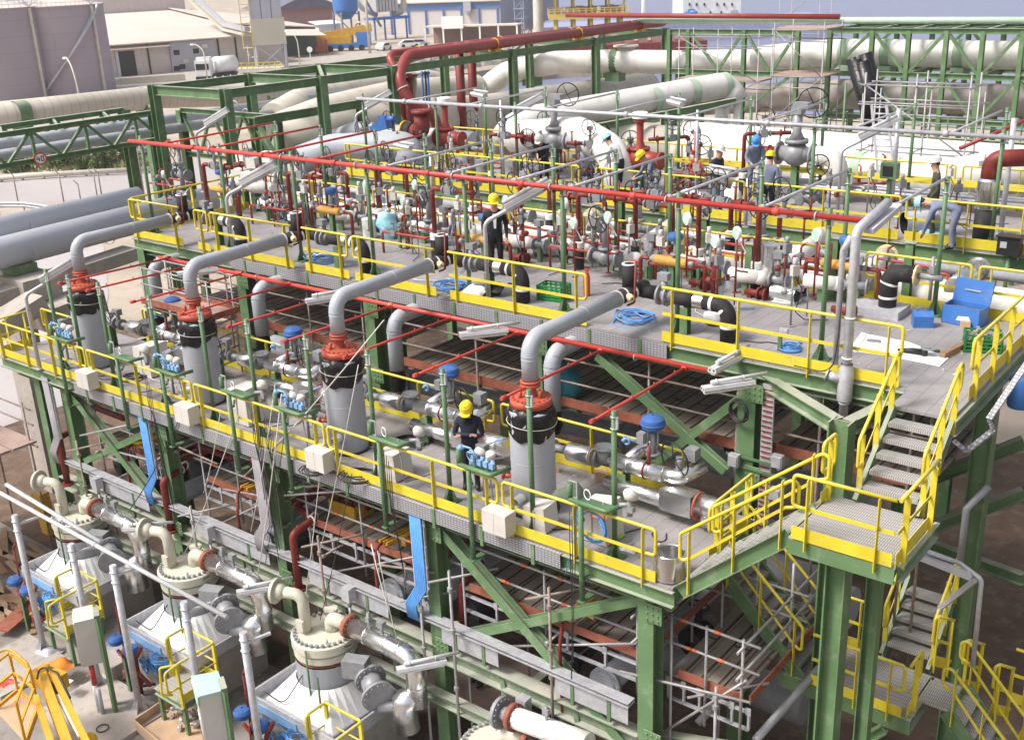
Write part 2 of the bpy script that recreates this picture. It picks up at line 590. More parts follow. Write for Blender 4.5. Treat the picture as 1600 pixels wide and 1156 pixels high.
ob('site_yard', M().quad([(-60, -30, GZ + .004), (60, -30, GZ + .004), (60, 36, GZ + .004), (-34, 36, GZ + .004), (-60, 20, GZ + .004)]), EARTH, kind='structure')
ob('concrete_pad', M().bb((-33, 3, GZ + .006), (-7.2, 13.6, GZ + .06)), CONC, kind='structure')
sheet('road', [(-260, 292), (-60, 280), (120, 268), (250, 258), (330, 250), (340, 282), (230, 296), (120, 312), (-40, 330), (-260, 350)], ASPH, .012)
sheet('verge', [(-260, 372), (-30, 345), (60, 336), (115, 339), (150, 352), (40, 356), (-260, 385)], EARTH, .016)
sheet('inner_road', [(-260, 388), (-30, 358), (40, 347), (110, 352), (160, 365), (170, 460), (140, 620), (-260, 760)], ASPH, .02)
sheet('port_road', [(150, 150), (330, 122), (480, 104), (640, 84), (820, 72), (830, 92), (640, 112), (480, 130), (330, 150), (150, 182)], ASPH, .012)
sheet('apron', [(160, 150), (160, 118), (380, 105), (520, 86), (800, 50), (835, 70), (640, 84), (480, 104), (330, 122)], CONCL, .008)
m = M()
rg = random.Random(3)
GRASS = mat('dry grass', (.17, .19, .075), .9, var=.35, sc=.6, dirt=(.34, .28, .15), damt=.8, thr=.48, dsc=1.2, spec=.1)
for k in range(2600):
 x = rg.uniform(-40, 245)
 y = 258 - x * .045 + rg.uniform(-12, 14)
 p = pz(x, y, GZ)
 hgt = rg.uniform(.12, .55)
 a = rg.uniform(0, PI)
 s = V((math.cos(a), math.sin(a), 0)) * rg.uniform(.05, .16)
 tip = p + V((rg.uniform(-.2, .2), rg.uniform(-.2, .2), hgt))
 m.quad([p - s, p + s, tip])
ob('roadside_grass', m, GRASS, kind='stuff', label='dry green grass along the road below the truss', cat='grass')
BUSHM = mat('bush leaves', (.075, .105, .04), .85, var=.35, sc=2, dirt=(.16, .19, .08), damt=.6, thr=.48, spec=.1)
def bush(p, r, h, lb, spiky=False):
 m = M()
 rb = random.Random(int(p.x * 91))
 if spiky:
  for k in range(46):
   a, e = rb.uniform(0, 2 * PI), rb.uniform(.25, 1.35)
   d = V((math.cos(a) * math.cos(e), math.sin(a) * math.cos(e), math.sin(e)))
   s = d.cross(UP).normalized() * .07
   q = p + UP * .1
   m.quad([q - s, q + s, q + d * h * .55 + s * .8, q + d * h, q + d * h * .55 - s * .8])
  ob('agave', m, BUSHM, None, lb, 'plant')
  return
 t = thing('shrub', lb, 'shrub', p)
 for k in range(520):
  a, e = rb.uniform(0, 2 * PI), rb.uniform(-.2, 1.4)
  rr = rb.uniform(.35, 1) ** .5 * (1 + .25 * math.sin(3 * a + p.x))
  c = p + V((math.cos(a) * math.cos(e) * r * rr, math.sin(a) * math.cos(e) * r * rr, .15 + max(0, math.sin(e)) * h * rr))
  u = V((rb.uniform(-1, 1), rb.uniform(-1, 1), rb.uniform(-1, 1))).normalized() * rb.uniform(.08, .2)
  w_ = u.orthogonal().normalized() * u.length * .6
  m.quad([c - u, c + w_, c + u, c - w_])
 ob('foliage', m, BUSHM, t)
 m = M()
 for k in range(4):
  a = k * 1.6
  m.cyl(p, p + V((math.cos(a) * r * .4, math.sin(a) * r * .4, h * .6)), .04, 5, .015)
 ob('stem', m, WOOD, t)
bush(pz(133, 270, GZ), 1.5, 1.9, 'spiky agave-like plant beside the road', True)
for (x, y, r, h, lb) in ((30, 268, 1.2, 1.0, 'low green shrub at the far left of the road verge'), (124, 258, 1.3, 1.7, 'green shrub right behind the spiky plant'), (163, 262, 1.1, 1.5, 'green shrub right of the spiky plant'), (188, 252, 1.2, 1.8, 'tallest green shrub, nearest the big green column'), (98, 262, 1, 1.0, 'small shrub left of the spiky plant')):
 bush(pz(x, y, GZ), r, h, lb)
def rocks(name, px, n, s0, s1, lb, seed, z=GZ):
 m = M()
 rr = random.Random(seed)
 for k in range(n):
  i = rr.randrange(len(px) - 1)
  f = rr.random()
  x = px[i][0] * (1 - f) + px[i + 1][0] * f
  y = px[i][1] * (1 - f) + px[i + 1][1] * f
  hw = px[i][2]
  o = rr.uniform(-1, 1)
  p = pz(x, y + o * hw, z)
  s = rr.uniform(s0, s1)
  base = len(m.v)
  ang = [rr.uniform(.7, 1.25) for _ in range(24)]
  m.sph(p + UP * (s * .3 + (.9 * s1 * (1 - abs(o)))), s, 6, 4, (rr.uniform(.8, 1.3), rr.uniform(.8, 1.3), rr.uniform(.6, .9)))
  for q in range(base, len(m.v)):
   m.v[q] = m.v[q] + V((rr.uniform(-.22, .22), rr.uniform(-.22, .22), rr.uniform(-.22, .22))) * s
  for q in range(len(m.f) - 24, len(m.f)):
   m.sm[q] = False
 ob(name, m, ROCK, kind='stuff', label=lb, cat='rocks')
ROCK = mat('armour rock', (.30, .275, .26), .9, var=.35, sc=.8, dirt=(.42, .37, .33), damt=.6, thr=.48)
rocks('rock_armour', [(600, 130, 5), (640, 124, 6), (690, 116, 6), (740, 108, 5), (795, 103, 4), (840, 99, 3)], 750, .7, 1.7, 'grey rock armour along the far bank of the inlet', 5, -7.4)
rocks('rubble', [(70, 246, 5), (130, 243, 8), (190, 240, 9), (245, 236, 8)], 210, .2, .75, 'pale rubble heap along the road verge', 6)
t = thing('barrier_rail', 'low beige tubular rail running along the far side of the road', 'rail', pz(100, 278, GZ))
ob('rail', M().tube([pz(-40, 288, GZ) + UP * .35, pz(60, 280, GZ) + UP * .35, pz(245, 270, GZ) + UP * .35], .22, 8), BEIGEP, t)
m = M()
for f in range(9):
 q = pz(-30 + f * 33, 286 - f * 2.0, GZ)
 m.cyl(q, q + UP * .3, .1, 6)
ob('support', m, CONCL, t)
for k, (x, y0, y1) in enumerate(((22, 320, 274), (94, 324, 272), (121, 326, 288), (147, 321, 272), (154, 320, 270), (214, 312, 235), (219, 311, 232))):
 a = pz(x + 8, y0 + 4, GZ)
 b = pY(x - 1, y1, a.y)
 b = V((a.x, a.y, b.z))
 m = M().cyl(a, b, .05, 6)
 m.cyl(b, b + V((-.25, -.2, .35)), .04, 6)
 tag(ob('fence_post', m, RUSTT), 'thin rusty fence post beside the road, ' + ORD[k] + ' from the left', 'fence post', 'fence posts by the road')
t = thing('crash_barrier', 'curved galvanised crash barrier at the bend of the inner road', 'crash barrier', pz(40, 335, GZ))
pts = [pz(x, y, GZ) + UP * .75 for x, y in ((-60, 343), (0, 338), (40, 338), (70, 342), (100, 350), (135, 362))]
m = M()
for dz in (-.1, .1):
 m.tube(pts if dz < 0 else [p + UP * .2 for p in pts], .11, 6)
ob('rail', m, GALV, t)
for p in pts[1:]:
 ob('post', M().bar(p - UP * .75, p + UP * .2, .1, .08), GALV, t)
XT = -41.1
c = pX(63, 248, XT + .22)
t = thing('height_sign', 'round red-rimmed white sign hung on the lower truss chord over the road', 'road sign', c - UP * .25)
toC = V((1, -.35, 0)).normalized()
ob('disc', M().cyl(c, c + toC * .02, .25, 24), RED, t)
ob('face', M().cyl(c + toC * .02, c + toC * .026, .185, 24), WHITE, t)
rt = UP.cross(toC).normalized()
q = c + toC * .03
for nm, sg_ in (('4', (((-.1, .1), (-.14, -.02)), ((-.14, -.02), (-.02, -.02)), ((-.05, .06), (-.05, -.1)))), ('0', (((.03, .09), (.03, -.09)), ((.12, .09), (.12, -.09)), ((.03, .09), (.12, .09)), ((.03, -.09), (.12, -.09))))):
 m = M()
 for (a, b) in sg_:
  m.bar(q + rt * a[0] + UP * a[1], q + rt * b[0] + UP * b[1], .032, .01, toC)
 ob('numeral', m, BLACKM, t)
ob('bracket', M().bar(c - V((.2, 0, 0)), c, .06, .2), GALV, t)
def lamp(name, foot, topz, armpx, lb):
 t = thing(name, lb, 'street lamp', foot, 0, 'street lamps')
 H = topz - foot.z
 h = pD(armpx[0], armpx[1], (V(foot) - CAM).dot(V(CR[2])))
 pts = [foot, foot + UP * H * .62]
 dx = h - (foot + UP * H)
 for k in range(1, 9):
  a = k / 8 * PI / 2
  b = foot + UP * (H * .62)
  pts.append(b + V((dx.x, dx.y, 0)) * (1 - math.cos(a)) * .85 + UP * (h.z - b.z) * math.sin(a))
 ob('pole', M().tube(pts, [.11] * 2 + [.08] * 8, 8), BEIGEP, t)
 e = pts[-1]
 d = V((dx.x, dx.y, 0)).normalized()
 ob('lamp_head', M().box(e + d * .35, (.9, .32, .2), math.atan2(d.y, d.x)), WHITE, t)
lamp('street_lamp', pz(133, 206, GZ), 0, (101, 91), 'curved street lamp standing before the grey storage tank')
lamp('street_lamp', pz(325, 130, GZ), 0, (300, 70), 'curved street lamp before the blue-grey office wall')
lamp('street_lamp', pz(470, 112, GZ), 0, (447, 49), 'curved street lamp beside the beige hopper box')
lamp('street_lamp', pz(577, 84, GZ), 0, (560, 35), 'curved street lamp before the yellow stacked machinery')
lamp('street_lamp', pz(391, 112, GZ), 0, (395, 90), 'short lamp post by the yellow railing before the warehouse')
p = pz(578, 84, GZ)
t = thing('lamp_mast', 'tall pale mast rising beside the grey filter plant', 'mast', p)
ob('pole', M().cyl(p, p + UP * 16, .28, 10, .2), BEIGEP, t)
TANKM = brickmat('tank plates', (.36, .31, .345), (.34, .295, .33), (.30, .26, .29), 9, 2.1, .8, 0, .05, 'xz', dirt=(.40, .345, .37), damt=.6, dsc=.12)
ROOFP = brickmat('pale roof sheets', (.62, .53, .48), (.60, .51, .46), (.52, .44, .39), 1.0, 40, .75, 0, .06, 'xy', dirt=(.50, .40, .33), damt=.6, dsc=.05)
def tank(c, r, h, lb, stair0):
 t = thing('storage_tank', lb, 'tank', c)
 m = M().lathe([(r, 0), (r, h), (r + .15, h), (r + .15, h + .15)], c, n=64)
 ob('shell', m, TANKM, t)
 ob('roof', M().lathe([(r + .15, h + .15), (r * .5, h + .7), (.01, h + 1.2)], c, n=48), ROOFP, t)
 m = M()
 for z in (h + .6, h + 1.1):
  m.torus(c + UP * z, UP, r - .1, .035, 64, 5)
 for k in range(64):
  a = 2 * PI * k / 64
  q = c + V((math.cos(a), math.sin(a), 0)) * (r - .1)
  m.cyl(q + UP * h, q + UP * (h + 1.1), .03, 5)
 ob('railing', m, GALV, t)
 m = M()
 pts = []
 for k in range(25):
  a = stair0 + k / 24 * 1.5
  q = c + V((math.cos(a), math.sin(a), 0)) * (r + .3) + UP * (h * k / 24)
  pts.append(q)
 for i in range(24):
  m.bar(pts[i], pts[i + 1], .6, .22)
 ob('spiral_stair', m, GALV, t)
 a = math.atan2(CAM.y - c.y, CAM.x - c.x) + .78
 q = c + V((math.cos(a), math.sin(a), 0)) * (r + .25)
 ob('downpipe', M().bar(q, q + UP * h, .4, .3), BEIGEP, t)
 m = M()
 for k in range(6):
  b = k * PI / 3
  m.bar(q + UP * (h + .2), q + UP * (h + 1.6) + V((math.cos(b), math.sin(b), 0)) * 2.2, .07, .07)
 ob('roof_frame', m, GALV, t)
g1 = pz(110, 152, GZ)
dirc = V((g1.x, g1.y, 0)).normalized()
tank(g1 + dirc * 6.5, 6.6, 12.1, 'grey cylindrical storage tank at the right of the pair', -1.1)
g0 = pz(-15, 165, GZ)
tank(g0 + dirc * 9, 9.2, 12.2, 'grey cylindrical storage tank cut by the left picture edge', -2.2)
WALLB = brickmat('beige block wall', (.60, .54, .50), (.57, .51, .47), (.50, .45, .41), 4, 1.1, .85, 0, .03, 'xz', dirt=(.46, .40, .36), damt=.35, dsc=.3)
OFFICE = mat('blue grey render', (.36, .36, .41), .85, var=.06, sc=.5)
t = thing('warehouse', 'long beige warehouse with pale low-pitched roof and dark doorway', 'warehouse', pz(290, 112, GZ))
a, b = pz(120, 126, GZ), pz(442, 98, GZ)
wd = (b - a).normalized()
nb = V((-wd.y, wd.x, 0))
L = (b - a).length
H = 5.0
RG = 52
m = M()
m.quad([a, b, b + UP * H, a + UP * H])
m.quad([b, b + nb * RG, b + nb * RG + UP * (H + 3.3), b + UP * H])
m.quad([a, a + UP * H, a + nb * RG + UP * (H + 3.3), a + nb * RG])
ob('wall', m, WALLB, t)
ov = nb * -.9
m = M().prism([a + ov + UP * (H + .0), b + ov + UP * (H + .0), b + nb * RG + UP * (H + 3.4), a + nb * RG + UP * (H + 3.4)], UP * .2)
ob('roof', m, ROOFP, t)
m = M()
c0, c1 = a + nb * RG, b + nb * RG
m.quad([c0 + UP * (H + 3.4), c1 + UP * (H + 3.4), c1 + UP * (H + 6.2), c0 + UP * (H + 6.2)])
m.prism([c0 + UP * (H + 6.2), c1 + UP * (H + 6.2), c1 + nb * 40 + UP * (H + 9), c0 + nb * 40 + UP * (H + 9)], UP * .2)
ob('upper_storey', m, mat('roof monitor wall', (.50, .45, .44), .8, var=.08), t)
def wp(f, z, out=.0):
 return a + wd * (L * f) - nb * out + UP * z
def fx(px):
 """fraction along the wall for an image column"""
 q = pz(px, 126 - (px - 120) * 28 / 322, GZ)
 return (q - a).dot(wd) / L
m = M().prism([wp(fx(269), 0, .05), wp(fx(337), 0, .05), wp(fx(337), 4.9, .05), wp(fx(269), 4.9, .05)], -nb * .6)
ob('office_front', m, OFFICE, t)
for k, (px, z) in enumerate(((278, 3.2), (308, 3.2), (284, .8), (275, .6))):
 f = fx(px)
 wn_ = ob('window', M().box(wp(f, z, .68), (1.3, .12, 1.1), math.atan2(wd.y, wd.x)), GALV, t)
 ob('pane', M().box(wp(f, z, .76), (1.05, .06, .85), math.atan2(wd.y, wd.x)), BLACKM, wn_)
f = fx(200)
dw = ob('doorway', M().box(wp(f, 2.0, .0), (3.2, .3, 4.0), math.atan2(wd.y, wd.x)), BLACKM, t)
ob('door_frame', M().box(wp(fx(187), 2.0, .2), (.5, .3, 4.0), math.atan2(wd.y, wd.x)), GALV, dw)
for px in (236, 345, 372, 400):
 ob('downpipe', M().box(wp(fx(px), H / 2, .1), (.25, .2, H - .1), math.atan2(wd.y, wd.x)), BLACKM, t)
for k, px in enumerate((322, 290)):
 tag(ob('air_conditioner', M().box(wp(fx(px), 3.9 - k * 2.2, .85), (.9, .4, .6), math.atan2(wd.y, wd.x)).torus(wp(fx(px), 3.9 - k * 2.2, 1.06), -nb, .2, .03), BOXG), ('upper' if k == 0 else 'lower') + ' white air conditioner unit on the blue-grey office wall', 'air conditioner')
m = M().prism([wp(fx(150), 4.3, 1.2), wp(fx(268), 4.3, 1.2), wp(fx(268), 4.9, -.5), wp(fx(150), 5.2, -.5)], UP * .12)
ob('annex_roof', m, ROOFP, t)
m = M().bar(pz(175, 134, GZ) + UP * .5, pz(290, 126, GZ) + UP * .5, .3, 1.0)
tag(ob('perimeter_wall', m, BEIGEP), 'low beige perimeter wall before the dark warehouse doorway', 'wall')
m = M().bar(pz(425, 131, GZ) + UP * .9, pz(640, 100, GZ) + UP * .9, .3, 1.8)
tag(ob('perimeter_wall', m, BEIGEP), 'long low grey-beige wall along the port road behind the beams', 'wall')
t = thing('silo_tower', 'grey silo tower over a beige hopper box on steel legs', 'silo', pz(425, 106, GZ))
SILO = mat('silo sheet', (.40, .40, .46), .6, var=.06, sc=.4)
HOP = mat('beige hopper sheet', (.50, .47, .38), .7, var=.06, sc=.4)
c = pz(432, 108, GZ) + nb * 2
ra = math.atan2(wd.y, wd.x) - .3
Rz = Matrix.Rotation(ra, 3, 'Z')
ob('hopper_box', M().box(c + UP * 6.1, (5.4, 5.2, 4.2), ra), HOP, t)
m = M()
for k in range(3):
 m.box(c + Rz @ V((-1.8 + k * 1.7, 0, 11.6)), (1.6, 4.2, 6.8), ra)
ob('bin', m, SILO, t)
m = M()
for sx in (-2.4, 2.4):
 for sy in (-2.3, 2.3):
  m.bar(c + Rz @ V((sx, sy, 0)), c + Rz @ V((sx, sy, 4)), .35, .35)
 m.bar(c + Rz @ V((sx, -2.3, .3)), c + Rz @ V((sx, 2.3, 3.9)), .18, .18)
m.bar(c + Rz @ V((-2.4, -2.3, .3)), c + Rz @ V((2.4, -2.3, 3.9)), .18, .18)
m.bar(c + Rz @ V((2.4, -2.32, .3)), c + Rz @ V((-2.4, -2.32, 3.9)), .18, .18)
ob('leg_frame', m, GALV, t)
m = M()
k0 = c + Rz @ V((-3.6, -1, 3.6))
for z in range(0, 13, 2):
 m.box(k0 + UP * z, (1.6, 2.4, .12), ra)
 m.bar(k0 + UP * z + Rz @ V((-.8, -1.2, 1)), k0 + UP * z + Rz @ V((.8, -1.2, 1)), .07, .07)
for sx in (-.8, .8):
 m.bar(k0 + Rz @ V((sx, -1.2, -.2)), k0 + Rz @ V((sx, -1.2, 13)), .12, .12)
ob('stair_tower', m, mat('pale yellow steel', (.55, .46, .22), .6, var=.15), t)
t = thing('conveyor', 'inclined pale conveyor gallery crossing the warehouse roof', 'conveyor', k0)
cv = [k0 + UP * 2.2 + nb * -.5, pD(352, 46, 196), pD(296, -4, 205)]
m = M()
for i in (0, 1):
 m.bar(cv[i], cv[i + 1], 1.6, .35)
ob('deck', m, HOP, t)
m = M()
for i in (0, 1):
 m.bar(cv[i] + UP * .9 - nb * .8, cv[i + 1] + UP * .9 - nb * .8, .14, .14)
 m.bar(cv[i] + UP * .8, cv[i + 1] + UP * .8, .9, .7)
ob('cover', m, GALV, t)
g = pz(500, 86, GZ)
t = thing('warehouse', 'pale-roofed open shed just right of the silo tower', 'warehouse', g)
v1 = V((wd.x, wd.y, 0))
Rr = Matrix.Rotation(math.atan2(wd.y, wd.x), 3, 'Z')
def lb_(q, x, y, z):
 return q + v1 * x + nb * y + UP * z
m = M().bb((0, 0, 0), (1, 1, 1))
g = pz(452, 92, GZ) + nb * 6
m = M().prism([lb_(g, -8, -1, 6.5), lb_(g, 9, -1, 4.9), lb_(g, 9, 40, 6.5), lb_(g, -8, 40, 9)], UP * .2)
ob('roof', m, ROOFP, t)
m = M().quad([lb_(g, -8, 0, 0), lb_(g, 8.5, 0, 0), lb_(g, 8.5, 0, 5), lb_(g, -8, 0, 6.5)])
m.quad([lb_(g, 8.5, 0, 0), lb_(g, 8.5, 38, 0), lb_(g, 8.5, 38, 6), lb_(g, 8.5, 0, 5)])
ob('wall', m, mat('dark green sheeting', (.07, .13, .085), .7, var=.1), t)
ob('canopy', M().prism([lb_(g, -2, -6, 4.2), lb_(g, 8, -6, 3.6), lb_(g, 8, -1, 4.6), lb_(g, -2, -1, 5.2)], UP * .12), ROOFP, t)
g = pz(490, 60, GZ)
t = thing('house', 'dark-roofed building with reddish wall beyond the open shed', 'building', g)
ob('wall', M().box(g + nb * 12 + UP * 3.5, (14, 20, 7), math.atan2(wd.y, wd.x)), mat('faded red wall', (.34, .2, .2), .8), t)
m = M().prism([lb_(g, -9, 1, 6.8), lb_(g, 9, 1, 6.8), lb_(g, 0, 1, 10.2)], nb * 22)
ob('roof', m, mat('dark slate roof', (.13, .125, .17), .7, var=.1), t)
g = pz(512, 72, GZ)
tag(ob('cabin', M().box(g + UP * 2.2, (5, 4, 4.4), math.atan2(wd.y, wd.x)).prism([lb_(g, -3, -2.3, 4.4), lb_(g, 3, -2.3, 4.4), lb_(g, 3, 2.3, 5), lb_(g, -3, 2.3, 5)], UP * .15), WHITE), 'small white cabin below the dark-roofed building', 'cabin')
g = pz(545, 72, GZ)
t = thing('loading_hopper', 'blue conical loading hopper on grey legs with braces', 'hopper', g)
ob('hopper', M().lathe([(1.0, 5.4), (2.6, 7.2), (2.8, 12), (2.5, 13)], g, n=20), BLUETOOL, t)
m = M()
for sx in (-2, 2):
 for sy in (-2, 2):
  m.bar(lb_(g, sx, sy, 0), lb_(g, sx, sy, 7), .3, .3)
for z in (3, 6.5):
 for (x0, y0, x1, y1) in ((-2, -2, 2, -2), (2, -2, 2, 2), (2, 2, -2, 2), (-2, 2, -2, -2)):
  m.bar(lb_(g, x0, y0, z), lb_(g, x1, y1, z), .18, .18)
m.bar(lb_(g, -2, -2, 1), lb_(g, 2, -2, 5), .18, .18)
m.bar(lb_(g, 2, -2.05, 1), lb_(g, -2, -2.05, 5), .18, .18)
ob('leg_frame', m, mat('blue grey steel', (.17, .2, .3), .6), t)
ob('chute', M().bar(lb_(g, 2.2, -2, 12), lb_(g, 7, -2, 3.5), .4, .4), bpy.data.materials['blue grey steel'], t)
g = pz(604, 62, GZ)
t = thing('filter_plant', 'silver ribbed filter unit with curved ducts on a blue frame', 'filter', g)
m = M()
for k in range(7):
 m.box(lb_(g, -2.4 + k * .8, 0, 8.6), (.62, 3, 5.2), math.atan2(wd.y, wd.x))
ob('filter_box', m, GALV, t)
ob('duct', M().pipe([lb_(g, 2.6, 0, 10.5), lb_(g, 5, 0, 11), lb_(g, 5, 0, 6), lb_(g, 2, 0, 5.2)], .7, 1.2, 10), BEIGEP, t)
ob('duct', M().pipe([lb_(g, -7, 0, 9), lb_(g, -5.5, 0, 7), lb_(g, -2, 0, 5.4)], .6, 1.2, 10), GALV, t)
m = M()
for sx in (-3.5, -1, 1.5, 4.5):
 m.bar(lb_(g, sx, -1.6, 0), lb_(g, sx, -1.6, 5), .3, .3)
m.box(lb_(g, .5, 0, 4.6), (9.5, 4, .5), math.atan2(wd.y, wd.x))
ob('support_frame', m, BLUETOOL, t)
a2, b2 = pz(612, 55, GZ), pz(783, 51, GZ)
w2 = (b2 - a2).normalized()
n2 = V((-w2.y, w2.x, 0))
L2 = (b2 - a2).length
t = thing('shed', 'large white shed with a blue band under its pale roof', 'shed', a2)
ob('wall', M().quad([a2, b2, b2 + UP * 5.4, a2 + UP * 5.4]), mat('white shed panels', (.62, .58, .57), .7, var=.05), t)
ob('band', M().box((a2 + b2) / 2 + UP * 6.2 - n2 * .05, (L2 + .3, .3, 1.6), math.atan2(w2.y, w2.x)), mat('blue band sheet', (.13, .22, .44), .6, var=.06), t)
ob('gable_wall', M().quad([b2, b2 + n2 * 60, b2 + n2 * 60 + UP * 7, b2 + n2 * 22 + UP * 11, b2 + UP * 7]), mat('blue grey gable', (.29, .30, .38), .75, var=.05), t)
m = M().prism([a2 - n2 * .8 + UP * 7.0, b2 - n2 * .8 + w2 * .4 + UP * 7.0, b2 + n2 * 22 + w2 * .4 + UP * 11.1, a2 + n2 * 22 + UP * 11.1], UP * .25)
ob('roof', m, ROOFP, t)
for k in range(7):
 q = a2 + w2 * (L2 * (k + .05) / 6.2)
 ob('downpipe', M().box(q + UP * 2.7 - n2 * .2, (.35, .25, 5.4), math.atan2(w2.y, w2.x)), BLUETOOL, t)
q = a2 + w2 * L2 * .72
tag(ob('wall_vent', M().box(q + UP * 6 - n2 * .7, (1.8, 1.2, 2.2), math.atan2(w2.y, w2.x)).lathe([(.5, 0), (.7, 1.0)], q + UP * 4 - n2 * .7), GALV), 'boxy grey vent hanging on the blue shed band', 'vent')
a3 = pz(676, 70, GZ)
t = thing('canopy', 'low open canopy with white posts before the blue-banded shed', 'canopy', a3)
ob('roof', M().box(a3 + w2 * 9 + UP * 3.6, (20, 5, .25), math.atan2(w2.y, w2.x)), BEIGEP, t)
ob('wall', M().box(a3 + w2 * 9 + n2 * 2.4 + UP * 1.7, (19, .2, 3.4), math.atan2(w2.y, w2.x)), mat('reddish brown wall', (.3, .19, .17), .8), t)
for k in range(6):
 ob('post', M().box(a3 + w2 * (k * 3.9 - .6) - n2 * 2.3 + UP * 1.75, (.3, .3, 3.5), math.atan2(w2.y, w2.x)), WHITE, t)
q = a3 + w2 * 5.5 - n2 * 2.8 + UP * 4.4
tag(ob('billboard', M().box(q, (4.6, .2, 2.4), math.atan2(w2.y, w2.x)), WHITE), 'white board standing on the canopy edge', 'board')
g = pz(818, 60, GZ)
m = M()
for sx in (-1.2, 1.2):
 for sy in (-1.2, 1.2):
  m.bar(g + V((sx, sy, 0)), g + V((sx, sy, 14)), .22, .22)
for z in range(0, 14, 2):
 m.bar(g + V((-1.2, -1.2, z)), g + V((1.2, -1.2, z + 2)), .14, .14)
 m.bar(g + V((1.2, -1.2, z)), g + V((1.2, 1.2, z + 2)), .14, .14)
 m.box(g + UP * (z + 2), (3, 3, .12))
tag(ob('lattice_tower', m, mat('blue grey lattice', (.22, .25, .34), .6)), 'blue-grey lattice stair tower beside the shed gable', 'tower')
g = pz(842, 62, GZ)
tag(ob('chimney_stack', M().lathe([(1.1, 0), (1.0, 15), (.95, 30)], g, n=20), BEIGEP), 'plain beige chimney stack right of the shed', 'chimney')
g = pz(915, 62, GZ)
t = thing('offshore_module', 'yellow railed offshore process module standing on the quay', 'module', g)
YM = mat('module yellow', (.56, .42, .10), .6, var=.2, sc=.4, dirt=(.4, .28, .12), damt=.5)
dw_ = (g - CAM).dot(V(CR[2]))
rt = V((CR[0][0], CR[0][1], 0)).normalized()
fw = V((-rt.y, rt.x, 0))
def md(x, y, z):
 return g + rt * x + fw * y + UP * z
m = M()
ra2 = math.atan2(rt.y, rt.x)
for (x0, x1, z) in ((-7.5, 8.5, 4.6), (-6, 6.5, 9.8)):
 m.box(md((x0 + x1) / 2, 0, z), (x1 - x0, 9, .5), ra2)
ob('deck', m, mat('module green grey', (.24, .31, .24), .7), t)
m = M()
for (x0, x1, z) in ((-7.5, 8.5, 4.8), (-6, 6.5, 10)):
 for y in (-4.5, 4.5):
  for dz in (.5, 1.0, 1.4):
   m.bar(md(x0, y, z + dz), md(x1, y, z + dz), .14, .14)
  for k in range(14):
   x = x0 + (x1 - x0) * k / 13
   m.bar(md(x, y, z), md(x, y, z + 1.4), .14, .14)
 m.box(md((x0 + x1) / 2, -4.6, z - .1), (x1 - x0, .15, .9), ra2)
ob('railing', m, YM, t)
m = M()
for x in (-6, -2.5, 1, 4.5, 7):
 for y in (-3.5, 3.5):
  m.cyl(md(x, y, 0), md(x, y, 4.4), .35, 8)
  if x < 6:
   m.cyl(md(x, y, 4.8), md(x, y, 16), .22, 8)
m.bar(md(5, -3.5, 9), md(9, -3.5, 13), .5, .5)
m.bar(md(7, -3.5, 5), md(9, -3.5, 13), .4, .4)
ob('column', m, YM, t)
m = M()
rq = random.Random(8)
for k in range(46):
 m.box(md(rq.uniform(-6.5, 7.5), rq.uniform(-3.6, 3.6), 5.2 + rq.random() * .8), (rq.uniform(.3, 1.4), rq.uniform(.3, 1.4), rq.uniform(.5, 1.6)), ra2)
ob('equipment', m, mat('module equipment', (.40, .26, .17), .7, var=.3), t)
g4 = md(-9.5, 1, 0)
tag(ob('leg_column', M().lathe([(.9, 0), (.9, 24)], g4, n=18), BEIGEP), 'thick beige column at the left of the yellow module', 'column')
t = thing('barge', 'rust-red barge hull partly hidden behind the white pipe', 'barge', pz(975, 96, GZ))
g = pz(985, 90, GZ)
m = M().box(g + UP * 1.2, (24, 7, 2.4), ra2 + .05)
ob('hull', m, OXIDE, t)
m = M()
for k in range(9):
 m.box(g + rt * (-9 + k * 2.2) + UP * 3, (1.4, 2, 1.3 + (k % 3) * .4), ra2)
ob('deck_gear', m, mat('barge gear', (.36, .24, .2), .8, var=.3), t)
dS = 240
q0, q1 = pD(1067, 30, dS), pD(1157, 30, dS)
sz = -9
cS = (q0 + q1) / 2
Wd = (q1 - q0).length
t = thing('ship', 'white ship superstructure with rows of dark portholes on the sea', 'ship', (cS.x, cS.y, -9))
def sp(x, y, z):
 return V((cS.x, cS.y, 0)) + rt * x + fw * y + UP * z
zb, zt = pD(1100, 33, dS).z, pD(1100, -22, dS).z
ob('superstructure', M().box(sp(0, 8, (zb + zt) / 2), (Wd, 16, zt - zb), ra2), WHITE, t)
ob('hull', M().box(sp(-6, 8, (-10 + zb) / 2), (Wd + 50, 20, zb + 10), ra2), mat('ship hull', (.3, .31, .42), .6), t)
for row, (yy, xsx) in enumerate(((7, (1076, 1087, 1099, 1119, 1130, 1142)), (20, (1109, 1126)))):
 for x in xsx:
  q = pD(x, yy, dS)
  k = (q - cS).dot(rt)
  ob('porthole', M().box(sp(k, -.1, q.z), (.32, .3, .55), ra2), BLACKM, t)
q = pD(1146, 22, dS)
ob('window', M().box(sp((q - cS).dot(rt), -.1, q.z), (1.5, .3, 1.6), ra2), GALV, t)
q = pD(1078, 20, dS)
tag(ob('lifeboat', M().sph(sp((q - cS).dot(rt) - 0, -1.5, q.z), 1.0, 12, 8, (1.6, .7, .7)).box(sp((q - cS).dot(rt), -1.5, q.z + .5), (1.4, .8, .5), ra2), BLUETOOL), 'small blue lifeboat hung on the ship side', 'lifeboat')
